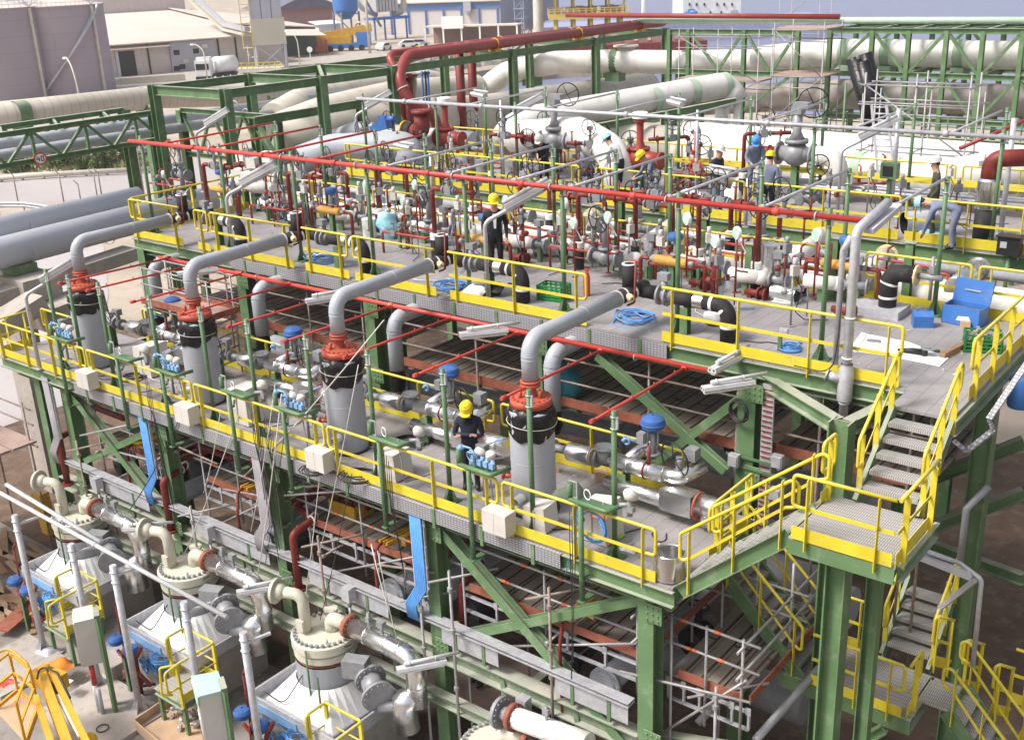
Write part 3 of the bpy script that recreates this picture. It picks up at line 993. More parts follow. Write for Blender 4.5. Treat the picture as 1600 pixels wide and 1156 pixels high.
for k, (x, y0, dd) in enumerate(((1005, 34, 250), (1052, 30, 250))):
 q = pD(x, y0, dd)
 h = pD(x, -30, dd).z
 tag(ob('mast', M().cyl((q.x, q.y, -9), (q.x, q.y, h), .5 if k == 0 else .22, 10, .3 if k == 0 else .14).box((q.x, q.y, h - 3), (2.4, .3, .3), ra2), WHITE), ('thick' if k == 0 else 'thin') + ' white boat mast standing against the sea', 'mast', 'boat masts')
g = pz(322, 128, GZ)
t = thing('tanker_truck', 'white tanker truck parked before the grey office wall', 'truck', g)
ob('cab', M().box(g + UP * 1.9, (2.3, 2.2, 2.6), ra2).box(g + UP * 3.4 + fw * .3, (2.1, 1.4, .5), ra2), WHITE, t)
ob('windscreen', M().box(g + UP * 2.3 - fw * 1.12, (2.0, .06, .9), ra2), BLACKM, t)
ob('bumper', M().box(g + UP * .6 - fw * 1.1, (2.3, .3, .6), ra2), BLACKM, t)
dq = (fw * .75 + rt * .66).normalized()
ob('tank', M().tube([g + dq * 1.8 + UP * 2.3, g + dq * 2.1 + UP * 2.3, g + dq * 5.5 + UP * 2.3], [.7, 1.25, 1.25], 18), WHITE, t)
ob('chassis', M().bar(g + UP * .9, g + dq * 5.5 + UP * .9, 1.6, .35), BLACKM, t)
for k in (.3, 3.2, 4.6):
 for s in (-1, 1):
  c = g + dq * k + dq.cross(UP) * s * 1.0 + UP * .5
  ob('wheel', M().cyl(c - dq.cross(UP) * .15, c + dq.cross(UP) * .15, .5, 14), BLACKM, t)
g = pz(536, 80, GZ)
t = thing('mobile_crane', 'yellow boom crane folded on a blue carrier', 'crane', g)
ob('boom', M().bar(g + rt * -5.5 + UP * 2.6, g + rt * 6 + UP * 4.3, 1.4, 1.5).bar(g + rt * -5 + UP * 2, g + rt * 2 + UP * 2, 2.0, 1.6), YELLOWD, t)
ob('carrier', M().box(g + UP * 1, (11, 2.6, .9), ra2).box(g + rt * 4.4 + UP * 2.2, (2.6, 2.5, 2.6), ra2), BLUETOOL, t)
for k in range(5):
 ob('wheel', M().cyl(g + rt * (-4.4 + k * 2.1) - fw * 1.5 + UP * .55, g + rt * (-4.4 + k * 2.1) - fw * 1.1 + UP * .55, .6, 12), BLACKM, t)
g = pz(502, 84, GZ)
tag(ob('forklift', M().box(g + UP * .8, (2, 1.4, 1), ra2).box(g + UP * 1.9, (1.4, 1.2, 1.2), ra2).bar(g + rt * 1.2, g + rt * 1.2 + UP * 2.6, .3, .3), mat('orange machine', (.6, .16, .06), .6)), 'small orange vehicle left of the yellow crane', 'vehicle')
g = pz(408, 116, GZ)
t = thing('railed_ramp', 'beige ramp wall with small yellow railing before the warehouse', 'ramp', g)
ob('wall', M().box(g + UP * .5, (7.5, 3, 1.0), ra2), BEIGEP, t)
m = M()
for k in range(9):
 m.bar(g + rt * (-3.6 + k * .9) - fw * 1.4 + UP * 1, g + rt * (-3.6 + k * .9) - fw * 1.4 + UP * 1.9, .1, .1)
m.bar(g + rt * -3.6 - fw * 1.4 + UP * 1.9, g + rt * 3.6 - fw * 1.4 + UP * 1.9, .12, .12)
m.bar(g + rt * -3.6 - fw * 1.4 + UP * 1.4, g + rt * 3.6 - fw * 1.4 + UP * 1.4, .12, .12)
ob('railing', m, YELLOW, t)
def car(g, rz, mt, lb, cat='car'):
 t = thing('parked_car', lb, cat, g, rz, None)
 Rz = Matrix.Rotation(rz, 3, 'Z')
 P = lambda x, y, z: g + Rz @ V((x, y, z))
 prof = [(-2.1, .35), (2.1, .35), (2.15, .75), (1.25, .92), (.65, 1.42), (-1.1, 1.45), (-1.9, .95), (-2.15, .85)]
 m = M().prism([P(x, -.8, z) for x, z in prof], Rz @ V((0, 1.6, 0)))
 ob('body', m, mt, t)
 m = M().prism([P(x, -.83, z) for x, z in ((1.1, .95), (.6, 1.36), (-1.0, 1.38), (-1.6, .98))], Rz @ V((0, 1.66, 0)))
 ob('windows', m, BLACKM, t)
 for x in (-1.3, 1.35):
  for y in (-.82, .66):
   ob('wheel', M().cyl(P(x, y, .33), P(x, y + .16, .33), .33, 12), BLACKM, t)
for (x, y, rz, mt, lb) in ((640, 74, .2, WHITE, 'white van-like car parked left of the canopy'), (655, 73, .2, GALV, 'silver car parked by the canopy'), (600, 79, 1.2, WHITE, 'white car parked beside the tall mast'), (424, 91, .3, GALV, 'grey car parked under the hopper legs')):
 car(pz(x, y, GZ), rz + ra2, mt, lb)
p0 = pz(486, 100, GZ)
m = M().bar(p0 + UP * 1.1, p0 + UP * 2.7, .12, .12)
m.cyl(p0 + UP * 2.4, p0 + UP * 2.42 - fw * .1, .5, 16)
tag(ob('round_sign', m, WHITE), 'round white sign on a pole by the green shed', 'road sign')
# ================================================================== GREEN GANTRY, PIPE RACKS, BIG PIPES
XA, ZT = -33.7, 5.3
t = thing('pipe_gantry', 'tall green portal gantry carrying two dark red pipes', 'gantry', (XA, 40, GZ))
ys = [25.75, 30.45, 34.5, 42.8, 49.9, 57.1]
pf = pY(240, 140, 25.75)
XB = pf.x
for k, y in enumerate(ys):
 ob('column', M().ib((XA, y, GZ), (XA, y, ZT - .02), .35, .33, .028, (1, 0, 0)), GREEN, t)
 ob('column', M().ib((XB, y, GZ), (XB, y, ZT - .02), .35, .33, .028, (1, 0, 0)), GREEN, t)
 ob('cross_beam', M().ib((XB + .2, y, ZT - .22), (XA - .2, y, ZT - .22), .36, .2, .022), GREEN, t)
for k in range(5):
 for X in (XA, XB):
  ob('long_beam', M().ib((X, ys[k] + .2, ZT - .2), (X, ys[k + 1] - .2, ZT - .22), .32, .2, .022), GREEN, t)
 if k > 0:
  ob('cross_brace', M().bar((XA - .1, ys[k] + .2, ZT - .1), (XB + .1, ys[k + 1] - .2, ZT - .12), .14, .12), GREEN, t)
for X in (XA,):
 ob('long_beam', M().ib((X, ys[3], 1.75), (X + 5, ys[3] + .3, 1.65), .3, .2, .02), GREEN, t)
 ob('long_beam', M().ib((X, ys[3] + .2, 2.0), (X, ys[4] - .2, 1.8), .3, .2, .02), GREEN, t)
 ob('long_beam', M().ib((X, ys[4] + .2, 1.8), (X, ys[5] - .2, 1.9), .3, .2, .02), GREEN, t)
t = thing('small_portal', 'shorter green portal frame with a slanting leg near the left posts', 'portal', (-28, 27, Z3))
A_ = pY(398, 190, 27.5)
B_ = pY(535, 166, 33.0)
B_ = V((A_.x, 33.4, A_.z))
ob('beam', M().ib(A_, B_, .34, .22, .024), GREEN, t)
ob('leg', M().ib(A_ + V((0, .2, -.2)), V((A_.x, A_.y + .2, Z3 - 2)), .36, .3, .024, (1, 0, 0)), GREEN, t)
ob('leg', M().ib(B_ + V((0, -.2, -.2)), V((B_.x, B_.y - .2, Z3 - 2)), .36, .3, .024, (1, 0, 0)), GREEN, t)
ob('brace', M().ib(A_ + V((.1, .1, -.3)), pY(445, 275, 27.2), .24, .2, .02, (1, 0, 0)), GREEN, t)
ob('brace', M().ib(B_ + V((.1, -.3, -.3)), pY(590, 235, 32.6), .26, .2, .02, (1, 0, 0)), GREEN, t)
t = thing('red_pipe', 'thick dark red pipe lying on the gantry and bending down twice', 'pipe', (XA, 40, ZT), 0, 'dark red pipes on the gantry')
r = .235
REDP = mat('dark red pipe paint', (.27, .045, .04), .42, var=.1, sc=.8, dirt=(.4, .12, .09), damt=.35)
s0 = pX(660, 78, XA - .3)
pth = [pX(1046, 40, XA - .3), pX(652, 78, XA - .3), pX(626, 97, XA - .3)]
pth = [V((XA - .1, 57, ZT + .32)), V((XA - .1, 35.6, ZT + .32)), V((XA + .3, 34.5, ZT - .5)), V((XA + .8, 34.6, ZT - 1.5)), V((XA + 1.3, 35.6, ZT - 2.1)), V((XA + 1.3, 35.9, 1.0))]
ob('pipe', M().pipe(pth, r, .9, 16), REDP, t)
fp = fillet(pth, .9)
for i in (7, 12, 17):
 if i + 1 < len(fp):
  ob('weld_band', M().flange(fp[i], fp[i + 1] - fp[i], r + .02, .06, 18), BEIGEP, t)
for y in (41.6, 48.5, 54.5):
 ob('clamp', M().torus((XA - .1, y, ZT + .32), (0, 1, 0), r + .02, .03, 18, 5).box((XA - .1, y, ZT + .05), (.5, .4, .14)), YELLOWD, t)
t = thing('red_pipe', 'thinner dark red pipe running behind the thick one on the gantry', 'pipe', (XB, 45, ZT), 0, 'dark red pipes on the gantry')
pth = [V((XA - 1.7, 58, ZT + .3)), V((XA - 1.7, 36, ZT + .3)), V((XA - .9, 35.9, ZT - .6)), V((XA - .8, 35.9, -2))]
ob('pipe', M().pipe(pth, .17, .5, 14), REDP, t)
for y in (38, 44, 50, 56, 62):
 ob('clamp', M().torus((XA - 1.7, y, ZT + .3), (0, 1, 0), .185, .025, 16, 5).box((XA - 1.7, y, ZT + .1), (.4, .4, .1)), YELLOWD, t)
for k, (x, y0, y1) in enumerate(((717, 85, 205), (736, 80, 208))):
 q = pX(x, y0, XA - .5 - k * .2)
 m = M().cyl((q.x, q.y, ZT + .4), (q.x, q.y, 0), .21, 12)
 m.cyl((q.x, q.y, ZT + .2), (q.x, q.y, ZT + .55), .27, 12)
 tag(ob('red_riser', m, OXIDE), ('left' if k == 0 else 'right') + ' one of two vertical dark red risers behind the grey pipe', 'pipe', 'vertical dark red risers')
for k, (x, mt, rr) in enumerate(((636, OXIDE, .2), (646, BEIGEP, .12), (659, BLUETOOL, .05), (664, BLACKM, .05), (668, BLUETOOL, .05))):
 q = pX(x, 110, XA - .6)
 lb = ['dark red vertical riser beside the gantry column', 'pale yellow vertical conduit beside the red bend', 'leftmost thin dark blue conduit beside the red bend', 'middle thin black conduit beside the red bend', 'rightmost thin dark blue conduit beside the red bend'][k]
 tag(ob('riser', M().cyl((q.x, q.y, ZT - .5), (q.x, q.y, .5), rr, 10).box((q.x, q.y, ZT - .6), (rr * 3, rr * 3, .1)), mt), lb, 'conduit')
XT = -41.1
t = thing('truss_bridge', 'green truss bridge carrying two blue-grey pipes over the road', 'truss', (XT, 22, 2.5))
y0, y1, zb, zt = 16.0, 27.6, 2.72, 3.86
for dx, nm in ((0, 'chord'), (-2.2, 'chord')):
 ob(nm, M().ib((XT + dx, y0, zt), (XT + dx, y1, zt), .2, .2, .02).ib((XT + dx, y0, zb), (XT + dx, y1, zb), .2, .2, .02), GREEN, t)
 m = M()
 for k in range(5):
  a, b, c = y0 + .3 + k * 2.3, y0 + 1.45 + k * 2.3, y0 + 2.6 + k * 2.3
  m.bar((XT + dx, a, zb), (XT + dx, b, zt), .12, .1)
  m.bar((XT + dx, b, zt), (XT + dx, c, zb), .12, .1)
  m.bar((XT + dx, b, zb), (XT + dx, b, zt), .13, .1)
 ob('web', m, GREEN, t)
m = M()
for k in range(6):
 m.bar((XT, y0 + .3 + k * 2.3, zb), (XT - 2.2, y0 + .3 + k * 2.3, zb), .12, .12)
 m.bar((XT, y0 + .3 + k * 2.3, zt), (XT - 2.2, y0 + 1.4 + k * 2.3, zt), .1, .1)
ob('cross_bracing', m, GREEN, t)
ob('column', M().ib((XT, y1, GZ), (XT, y1, zt), .4, .4, .03, (1, 0, 0)), GREEN, t)
ob('column', M().ib((XT - 2.2, y1, GZ), (XT - 2.2, y1, zt), .4, .4, .03, (1, 0, 0)), GREEN, t)
for k, (dx, z, r) in enumerate(((-.75, 3.1, .22), (-1.5, 3.42, .22))):
 m = M().cyl((XT + dx, 8, z), (XT + dx, 41, z - .25), r, 14)
 for y in (14, 20.5, 27, 33):
  m.torus((XT + dx, y, z - .02), (0, 1, 0), r + .015, .03, 16, 5)
 tag(ob('grey_pipe', m, GREYP), ('nearer' if k == 0 else 'farther') + ' blue-grey pipe inside the truss bridge', 'pipe', 'grey pipes in the truss')
t = thing('truss_section', 'short green truss frame between the tall gantry columns', 'truss', (-40, 28, 0))
Y = 29.5
A_, B_ = pY(282, 172, Y), pY(430, 168, Y)
ob('chord', M().ib(A_, V((B_.x, Y, A_.z)), .22, .2, .02), GREEN, t)
ob('chord', M().ib(A_ - UP * 1.9, V((B_.x, Y, A_.z - 1.9)), .2, .18, .02), GREEN, t)
m = M()
LL = B_.x - A_.x
for k in range(3):
 a, b = A_.x + LL * k / 3, A_.x + LL * (k + 1) / 3
 c = (a + b) / 2
 m.bar((a, Y, A_.z), (c, Y, A_.z - 1.8), .12, .1)
 m.bar((c, Y, A_.z - 1.8), (b, Y, A_.z), .12, .1)
ob('web', m, GREEN, t)
for x in (A_.x, (A_.x + B_.x) / 2, B_.x):
 ob('leg', M().ib((x, Y, GZ), (x, Y, A_.z), .34, .3, .024, (0, 1, 0)), GREEN, t)
t = thing('support_grillage', 'low green beams holding the white pipes behind the left valves', 'steelwork', (-33, 32, 0))
for k in range(4):
 ob('beam', M().ib((-38, 29.5 + k * 1.2, 2.1 - k * .2), (-27, 29.5 + k * 1.2, 2.1 - k * .2), .22, .16, .018), GREEN, t)
for x in (-36, -31, -28):
 ob('leg', M().ib((x, 31, GZ), (x, 31, 2.0), .3, .28, .022, (0, 1, 0)), GREEN, t)
BEIGER = brickmat('ribbed beige pipe', (.50, .46, .40), (.48, .44, .38), (.38, .35, .31), .45, 60, .7, 0, .03, 'yx', dirt=(.40, .34, .26), damt=.6, dsc=.6)
t = thing('ribbed_pipe', 'long ribbed beige pipe running across behind the gantry', 'pipe', (-60, 40, 0))
pp = [pD(-60, 185, 58), pD(120, 166, 61), pD(240, 152, 64), pD(430, 148, 70), pD(520, 128, 78), pD(560, 112, 90), pD(620, 99, 110)]
ob('pipe', M().pipe(pp, .66, 3, 24), BEIGER, t)
for (x, y, d) in ((32, 178, 59.3), (225, 154, 63.7), (413, 150, 69.5)):
 q = pD(x, y, d)
 m = M().lathe([(.70, -.35), (.70, .35)], q, (0, 1, .0), 24)
 m.box(q - UP * 1.2, (1.3, .5, 1.4))
 if x > 100:
  m.ib(q - UP * 1.6, V((q.x, q.y, GZ)), .4, .4, .03, (0, 1, 0))
 ob('saddle', m, GREEN, t)
for k, (pts, r, lb) in enumerate((
  ([pD(428, 185, 52), pD(470, 160, 55), pD(560, 140, 60), pD(668, 128, 66), pD(690, 133, 67)], .72, 'uppermost of the big beige pipes curving behind the gantry'),
  ([pD(440, 205, 50), pD(510, 178, 52), pD(620, 152, 56), pD(745, 140, 62), pD(748, 160, 62)], .85, 'second big beige pipe curving behind the gantry'),
  ([pD(420, 225, 46), pD(520, 200, 47.5), pD(640, 190, 50), pD(760, 180, 54), pD(1010, 140, 66)], 1.0, 'biggest and nearest beige pipe passing behind the rear posts'))):
 tag(ob('big_pipe', M().pipe(pts, r, 4, 24), BEIGEP), lb, 'pipe', 'big beige pipes behind the gantry')
t = thing('clamped_pipe', 'thick white pipe with green clamp bands running behind the gantry', 'pipe', (-30, 50, 2))
pp = [pD(748, 150, 62), pD(790, 112, 62), pD(870, 98, 61), pD(960, 96, 60), pD(1060, 98, 58.5), pD(1200, 96, 57), pD(1300, 92, 56)]
ob('pipe', M().pipe(pp, .62, 2.2, 24), WHITEP, t)
for (x, y, d, ax) in ((831, 104, 61.6, 0), (961, 96, 60, 0), (1072, 98, 58.4, 0)):
 q = pD(x, y, d)
 ob('clamp', M().lathe([(.645, -.2), (.645, .2)], q, (pp[4] - pp[2]), 24).box(q - UP * .8, (.9, .7, .5)), GREENP, t)
q = pD(978, 84, 59.8)
ob('manhole', M().cyl(q + UP * .0, q + UP * .35, .5, 18).cyl(q + UP * .35, q + UP * .45, .7, 18), BEIGEP, t)
YR = 52.0
A_ = pY(1292, 48, YR)
t = thing('pipe_rack', 'two-storey green truss rack along the sea at the right', 'pipe rack', (A_.x + 5, YR, GZ))
zT, zM, zL = A_.z, A_.z - 1.95, A_.z - 3.95
bx = [pY(x, 60, YR).x for x in (1297, 1363, 1420, 1479, 1536, 1598, 1660, 1720)]
for dy in (0, 3.2):
 m = M()
 for z in (zT, zM, zL):
  m.ib((bx[0] - .1, YR + dy, z), (bx[-1], YR + dy, z), .24, .2, .02)
 ob('chord', m, GREEN, t)
 for k, x in enumerate(bx):
  ob('column', M().ib((x, YR + dy, GZ), (x, YR + dy, zT), .22, .2, .02, (0, 1, 0)), GREEN, t)
 m = M()
 for k in range(len(bx) - 1):
  s = 1 if k % 2 == 0 else -1
  for z0, z1 in ((zM, zT), (zL, zM)):
   a_, b_ = (z0, z1) if s > 0 else (z1, z0)
   m.bar((bx[k], YR + dy, a_), (bx[k + 1], YR + dy, b_), .13, .13)
 ob('web', m, GREEN, t)
for k in range(len(bx) - 1):
 ob('cross_bracing', M().bar((bx[k], YR, zT), (bx[k + 1], YR + 3.2, zT), .12, .12), GREEN, t)
 for z_, w_ in ((zT, .16), (zM, .2), (zL, .2)):
  ob('cross_beam', M().bar((bx[k], YR + 3.2, z_), (bx[k], YR, z_), w_, w_), GREEN, t)
m = M().pipe([pY(1180, 92, YR + 1.5), (bx[0], YR + 1.5, zM + .85), (bx[-1] + 6, YR + 1.5, zM + .78)], .62, 3, 24)
BANDG = mat('green clamp band', (.25, .36, .25), .6, var=.1)
wp_ = thing('clamped_pipe', 'thick white pipe with green bands in the upper storey of the right rack', 'pipe', (bx[2], YR, zM))
ob('pipe', m, WHITEP, wp_)
for k in (0, 1, 3, 5):
 q = V((bx[k] + .25, YR + 1.5, zM + .84))
 ob('clamp', M().lathe([(.645, -.22), (.645, .22)], q, (1, 0, 0), 24).box(q - UP * .72, (.6, .9, .3)), BANDG, wp_)
m = M().pipe([pY(1080, 160, YR + 1.5), (bx[0], YR + 1.5, zL + .85), (bx[-1] + 6, YR + 1.5, zL + .85)], .72, 3, 24)
tag(ob('weathered_pipe', m, mat('weathered pipe', (.36, .32, .30), .75, var=.2, sc=.7, dirt=(.2, .15, .13), damt=.6, dsc=.9)), 'weathered grey-brown pipe in the lower storey of the right rack', 'pipe')
tag(ob('header_pipe', M().cyl((bx[0] - 12, YR + 2.4, zT + .3), (bx[-1] + 4, YR + 2.4, zT + .3), .16, 12).cyl((bx[0] - 12, YR + 2.4, zT + .22), (bx[0] - 12.1, YR + 2.4, zT + .22), .2, 12), mat('pale green pipe', (.40, .52, .40), .5, var=.08)), 'pale green pipe along the top of the right rack', 'pipe')
ob('long_beam', M().ib((bx[0] - .2, YR - 1.2, zL - .7), (bx[-1], YR - 1.2, zL - .7), .34, .25, .024).ib((bx[0] - .2, YR - 2.4, zL - 1.4), (bx[-1], YR - 2.4, zL - 1.4), .34, .25, .024), GREEN, t)
m = M()
for k in range(16):
 x = bx[0] + (bx[-1] - bx[0]) * k / 15
 m.cyl((x, YR - 1.2, zL - .5), (x, YR - 1.2, zL + .35), .03, 6)
for z in (-.05, .35):
 m.cyl((bx[0], YR - 1.2, zL + z), (bx[-1], YR - 1.2, zL + z), .03, 6)
ob('hand_rail', m, GREENP, t)
bx2 = [pY(x, 60, YR).x for x in (1046, 1076, 1163, 1247)]
t = thing('pipe_rack', 'green truss rack section left of the seaward scaffold', 'pipe rack', (bx2[1], YR, GZ))
m = M()
for z in (zT - .1, zM - .15):
 m.ib((bx2[0], YR, z), (bx2[-1], YR, z), .26, .2, .02)
ob('chord', m, GREEN, t)
for x in bx2:
 ob('column', M().ib((x, YR, GZ), (x, YR, zT), .22, .2, .024, (0, 1, 0)), GREEN, t)
m = M()
m.bar((bx2[1], YR, zT), (bx2[1] + 1.7, YR, zM), .13, .13)
m.bar((bx2[2], YR, zT), (bx2[2] - 1.4, YR, zM), .13, .13)
m.bar((bx2[2], YR, zT), (bx2[2] + 1.4, YR, zM), .13, .13)
m.bar((bx2[3], YR, zT), (bx2[3] - 1.3, YR, zM), .13, .13)
m.bar((bx2[1], YR, zM), (bx2[2], YR, zL), .13, .13)
m.bar((bx2[2], YR, zL), (bx2[3], YR, zM), .13, .13)
ob('web', m, GREEN, t)
tag(ob('red_pipe', M().cyl((bx2[0] - 8, YR + 2, zT + .62), (bx2[-1] + 1.2, YR + 2, zT + .5), .13, 12), REDP), 'thin dark red pipe ending above the seaward scaffold', 'pipe', 'dark red pipes on the gantry')
def scaffold(lb, o, ux, uy, nx, ny, nz, sx, sy, sz, planks=(), group='scaffold towers', mt=GALVL, diag=True, base=0.0, r=.025):
 t = thing('scaffold', lb, 'scaffold', o, 0, group)
 o, ux, uy = V(o), V(ux).normalized(), V(uy).normalized()
 m = M()
 for i in range(nx + 1):
  for j in range(ny + 1):
   q = o + ux * sx * i + uy * sy * j
   m.cyl(q - UP * base, q + UP * (sz * nz + .35), r, 6)
 ob('standard', m, mt, t)
 m = M()
 for k in range(1, nz + 1):
  for dz in ((0, -.5) if True else (0,)):
   z = UP * (sz * k + dz)
   for j in range(ny + 1):
    m.cyl(o + uy * sy * j + z - ux * .15, o + ux * (sx * nx + .15) + uy * sy * j + z, r * .85, 6)
   if dz == 0:
    for i in range(nx + 1):
     m.cyl(o + ux * sx * i + z - uy * .12, o + ux * sx * i + uy * (sy * ny + .12) + z, r * .85, 6)
 if diag:
  for k in range(nz):
   s = k % 2
   m.cyl(o + ux * (sx * nx * s) + UP * sz * k, o + ux * (sx * nx * (1 - s)) + UP * sz * (k + 1), r * .85, 6)
 ob('ledger', m, mt, t)
 for k in planks:
  m = M()
  for j in range(3):
   y = sy * ny * (j + .5) / 3
   m.bar(o + uy * y + UP * (sz * k + .05) - ux * .1, o + uy * y + ux * (sx * nx + .1) + UP * (sz * k + .05), sy * ny / 3 - .02, .05)
  ob('plank', m, mat('weathered planks', (.36, .27, .23), .8, var=.2) if False else PLANK, t)
 return t
PLANK = mat('weathered planks', (.36, .26, .22), .8, var=.2, sc=2, dirt=(.24, .16, .13), damt=.5)
q = pY(1208, 170, 49)
scaffold('tall scaffold tower with planked lifts on the seaward side', (q.x, 48.8, GZ), (1, 0, 0), (0, 1, 0), 1, 1, 6, 2.4, 2.0, 2.05, (5, 6), r=.03)
scaffold('scaffold with planked lift crossing the left rack section', (pY(1055, 160, 48).x, 48.3, GZ), (1, 0, 0), (0, 1, 0), 2, 1, 6, 2.1, 1.4, 2.0, (5,), r=.026)
q = pY(1345, 200, 36)
scaffold('low scaffold guard frame round the tilted black bundle', (q.x, 36, 1.2), (1, 0, 0), (0, 1, 0), 2, 1, 2, 1.7, 1.6, 1.6, (), r=.024, diag=False, base=3)
q = pY(1480, 240, 33.5)
scaffold('scaffold standing against the bent white pipes at the right', (q.x - 2.2, 32.4, Z3 - 1), (1, 0, 0), (0, 1, 0), 2, 1, 2, 1.5, .9, 1.9, (), r=.028, base=2)
q = pY(1217, 45, 56)
scaffold('thin scaffold frame rising above the dark red pipe end', (q.x, 56, GZ), (1, 0, 0), (0, 1, 0), 1, 1, 7, 2.2, 1.5, 2.0, (), r=.022)
A_, B_ = pY(1342, 92, 40), pY(1368, 185, 40)
t = thing('wrapped_bundle', 'tilted bundle of black wrapped pipe standing out against the rack', 'bundle', B_)
m = M()
dv = (A_ - B_).normalized()
ux = dv.cross(V((0, 1, 0))).normalized()
for k in range(7):
 a = k * 2 * PI / 6
 o = V((0, 0, 0)) if k == 6 else ux * math.cos(a) * .22 + dv.cross(ux) * math.sin(a) * .22
 m.cyl(B_ - dv * .6 + o, A_ + o - dv * (.12 * (k % 3)) + UP * .1, .27, 10)
ob('hoses', m, BLACKP, t)
ob('strap', M().torus(A_ - dv * .4, dv, .43, .03).torus(A_ - dv * 1.4, dv, .43, .03), BLACKM, t)
ob('post', M().cyl(pY(1322, 130, 40.5), V((pY(1322, 130, 40.5).x, 40.5, 0)), .05, 8), GREENP, t)
t = thing('ladder', 'grey metal ladder leaning up towards the black bundle', 'ladder', pY(1384, 275, 31))
for x0, x1 in ((1362, 1374), (1385, 1400)):
 ob('stile', M().bar(pY(x0, 165, 31.4), pY(x1, 295, 30.6), .05, .08), GALV, t)
m = M()
for k in range(13):
 f = k / 12.5
 m.cyl(pY(1362 + 12 * f, 168 + 127 * f, 31.4 - .8 * f), pY(1385 + 15 * f, 168 + 127 * f, 31.4 - .8 * f), .02, 6)
ob('rung', m, GALV, t)
BANDG = mat('pale green band', (.34, .43, .33), .6, var=.1)
def bigp(name, pts, r, lb, mt=WHITEP, bands=(), br=None):
 t = thing(name, lb, 'pipe', pts[0], 0, 'big white pipes behind the rear deck')
 ob('pipe', M().pipe(pts, r, br or r * 1.6, 28), mt, t)
 for (q, ax) in bands:
  ob('clamp', M().lathe([(r + .02, -.14), (r + .02, .14)], q, ax, 28).box(V(q) - UP * (r + .1), (.4, .4, .4)), BANDG, t)
 return t
bigp('white_pipe', [(-19.6, 35, 2.62), (-11.5, 35, 2.55), (-3, 35, 2.5), (1, 38, 2.4)], 1.02, 'widest white pipe stretching right behind the workers', bands=())
tag(ob('white_pipe', M().pipe([(-25.6, 35.2, 2.55), (-19.6, 35, 2.6)], .86, 1, 24).flange((-19.7, 35, 2.6), (1, 0, 0), 1.04, .3, 24), BEIGEP), 'dull beige pipe end joining the widest white pipe', 'pipe')
z_ = 3.2
q0, q1 = pY(1290, 262, 31.6), pY(1480, 262, 31.6)
bigp('white_pipe', [V((q0.x - .3, 31.6, .8)), V((q0.x - .3, 31.6, 3.0)), V((q1.x, 31.6, 3.0)), V((q1.x + 2.0, 33.4, 3.2)), V((q1.x + 4, 34.4, 4.2))], .62, 'white pipe with a green band bending behind the man in the cap', bands=[(V((pY(1345, 250, 31.6).x, 31.6, 3.0)), (1, 0, 0))], br=1.0)
q0, q1 = pY(785, 196, 33.5), pY(1140, 132, 39)
bigp('white_pipe', [V((-26.6, 33.0, 1.6)), pD(790, 195, 38.5), pD(1135, 133, 42.5), pD(1150, 160, 42.6)], .5, 'white pipe rising diagonally with green bands and a capped bend', bands=[(pD(1020, 157, 41.0), pD(1135, 133, 42.5) - pD(790, 195, 38.5)), (pD(1080, 145, 41.7), pD(1135, 133, 42.5) - pD(790, 195, 38.5)), (pD(1130, 135, 42.4), pD(1135, 133, 42.5) - pD(790, 195, 38.5)), (pD(855, 184, 39.2), pD(1135, 133, 42.5) - pD(790, 195, 38.5))])
q = pD(1150, 160, 42.6)
tag(ob('white_duct', M().bb((q.x - .75, q.y - .3, -2), (q.x - .35, q.y + .1, q.z)).cyl((q.x + .05, q.y, -2), (q.x + .05, q.y, q.z + .1), .14, 10), WHITE), 'white square leg and downpipe under the capped pipe bend', 'duct')
bigp('white_pipe', [pD(800, 214, 36.2), pD(905, 206, 34.6), pD(962, 240, 32.8), pD(966, 300, 32.6)], .5, 'white pipe bending down beside the white-suited worker', br=1.3)
bigp('white_pipe', [pD(470, 250, 38), pD(520, 232, 38), pD(640, 228, 37.5), pD(640, 260, 37.5)], .5, 'pale grey pipe with elbow behind the left red valves', GREYP)
bigp('white_pipe', [(-26.5, 31.2, 3.0), (-33, 31.4, 3.0), (-35.4, 31.6, 2.2)], .42, 'white pipe with a rounded end at the left of the rear deck', GREYP)
t = thing('rack_beam', 'green inclined rack beams under the diagonal white pipe', 'steelwork', pD(930, 200, 39))
ob('beam', M().ib(pD(905, 204, 38.4), pD(1150, 158, 41.5), .24, .2, .02), GREEN, t)
ob('beam', M().ib(pD(900, 196, 39.6), pD(1160, 146, 43), .2, .16, .02), GREEN, t)
for (x, y, d) in ((945, 196, 38.8), (1050, 178, 40.3), (1093, 168, 41)):
 q = pD(x, y, d)
 ob('leg', M().ib(q, V((q.x, q.y, GZ)), .3, .26, .02, (0, 1, 0)), GREEN, t)
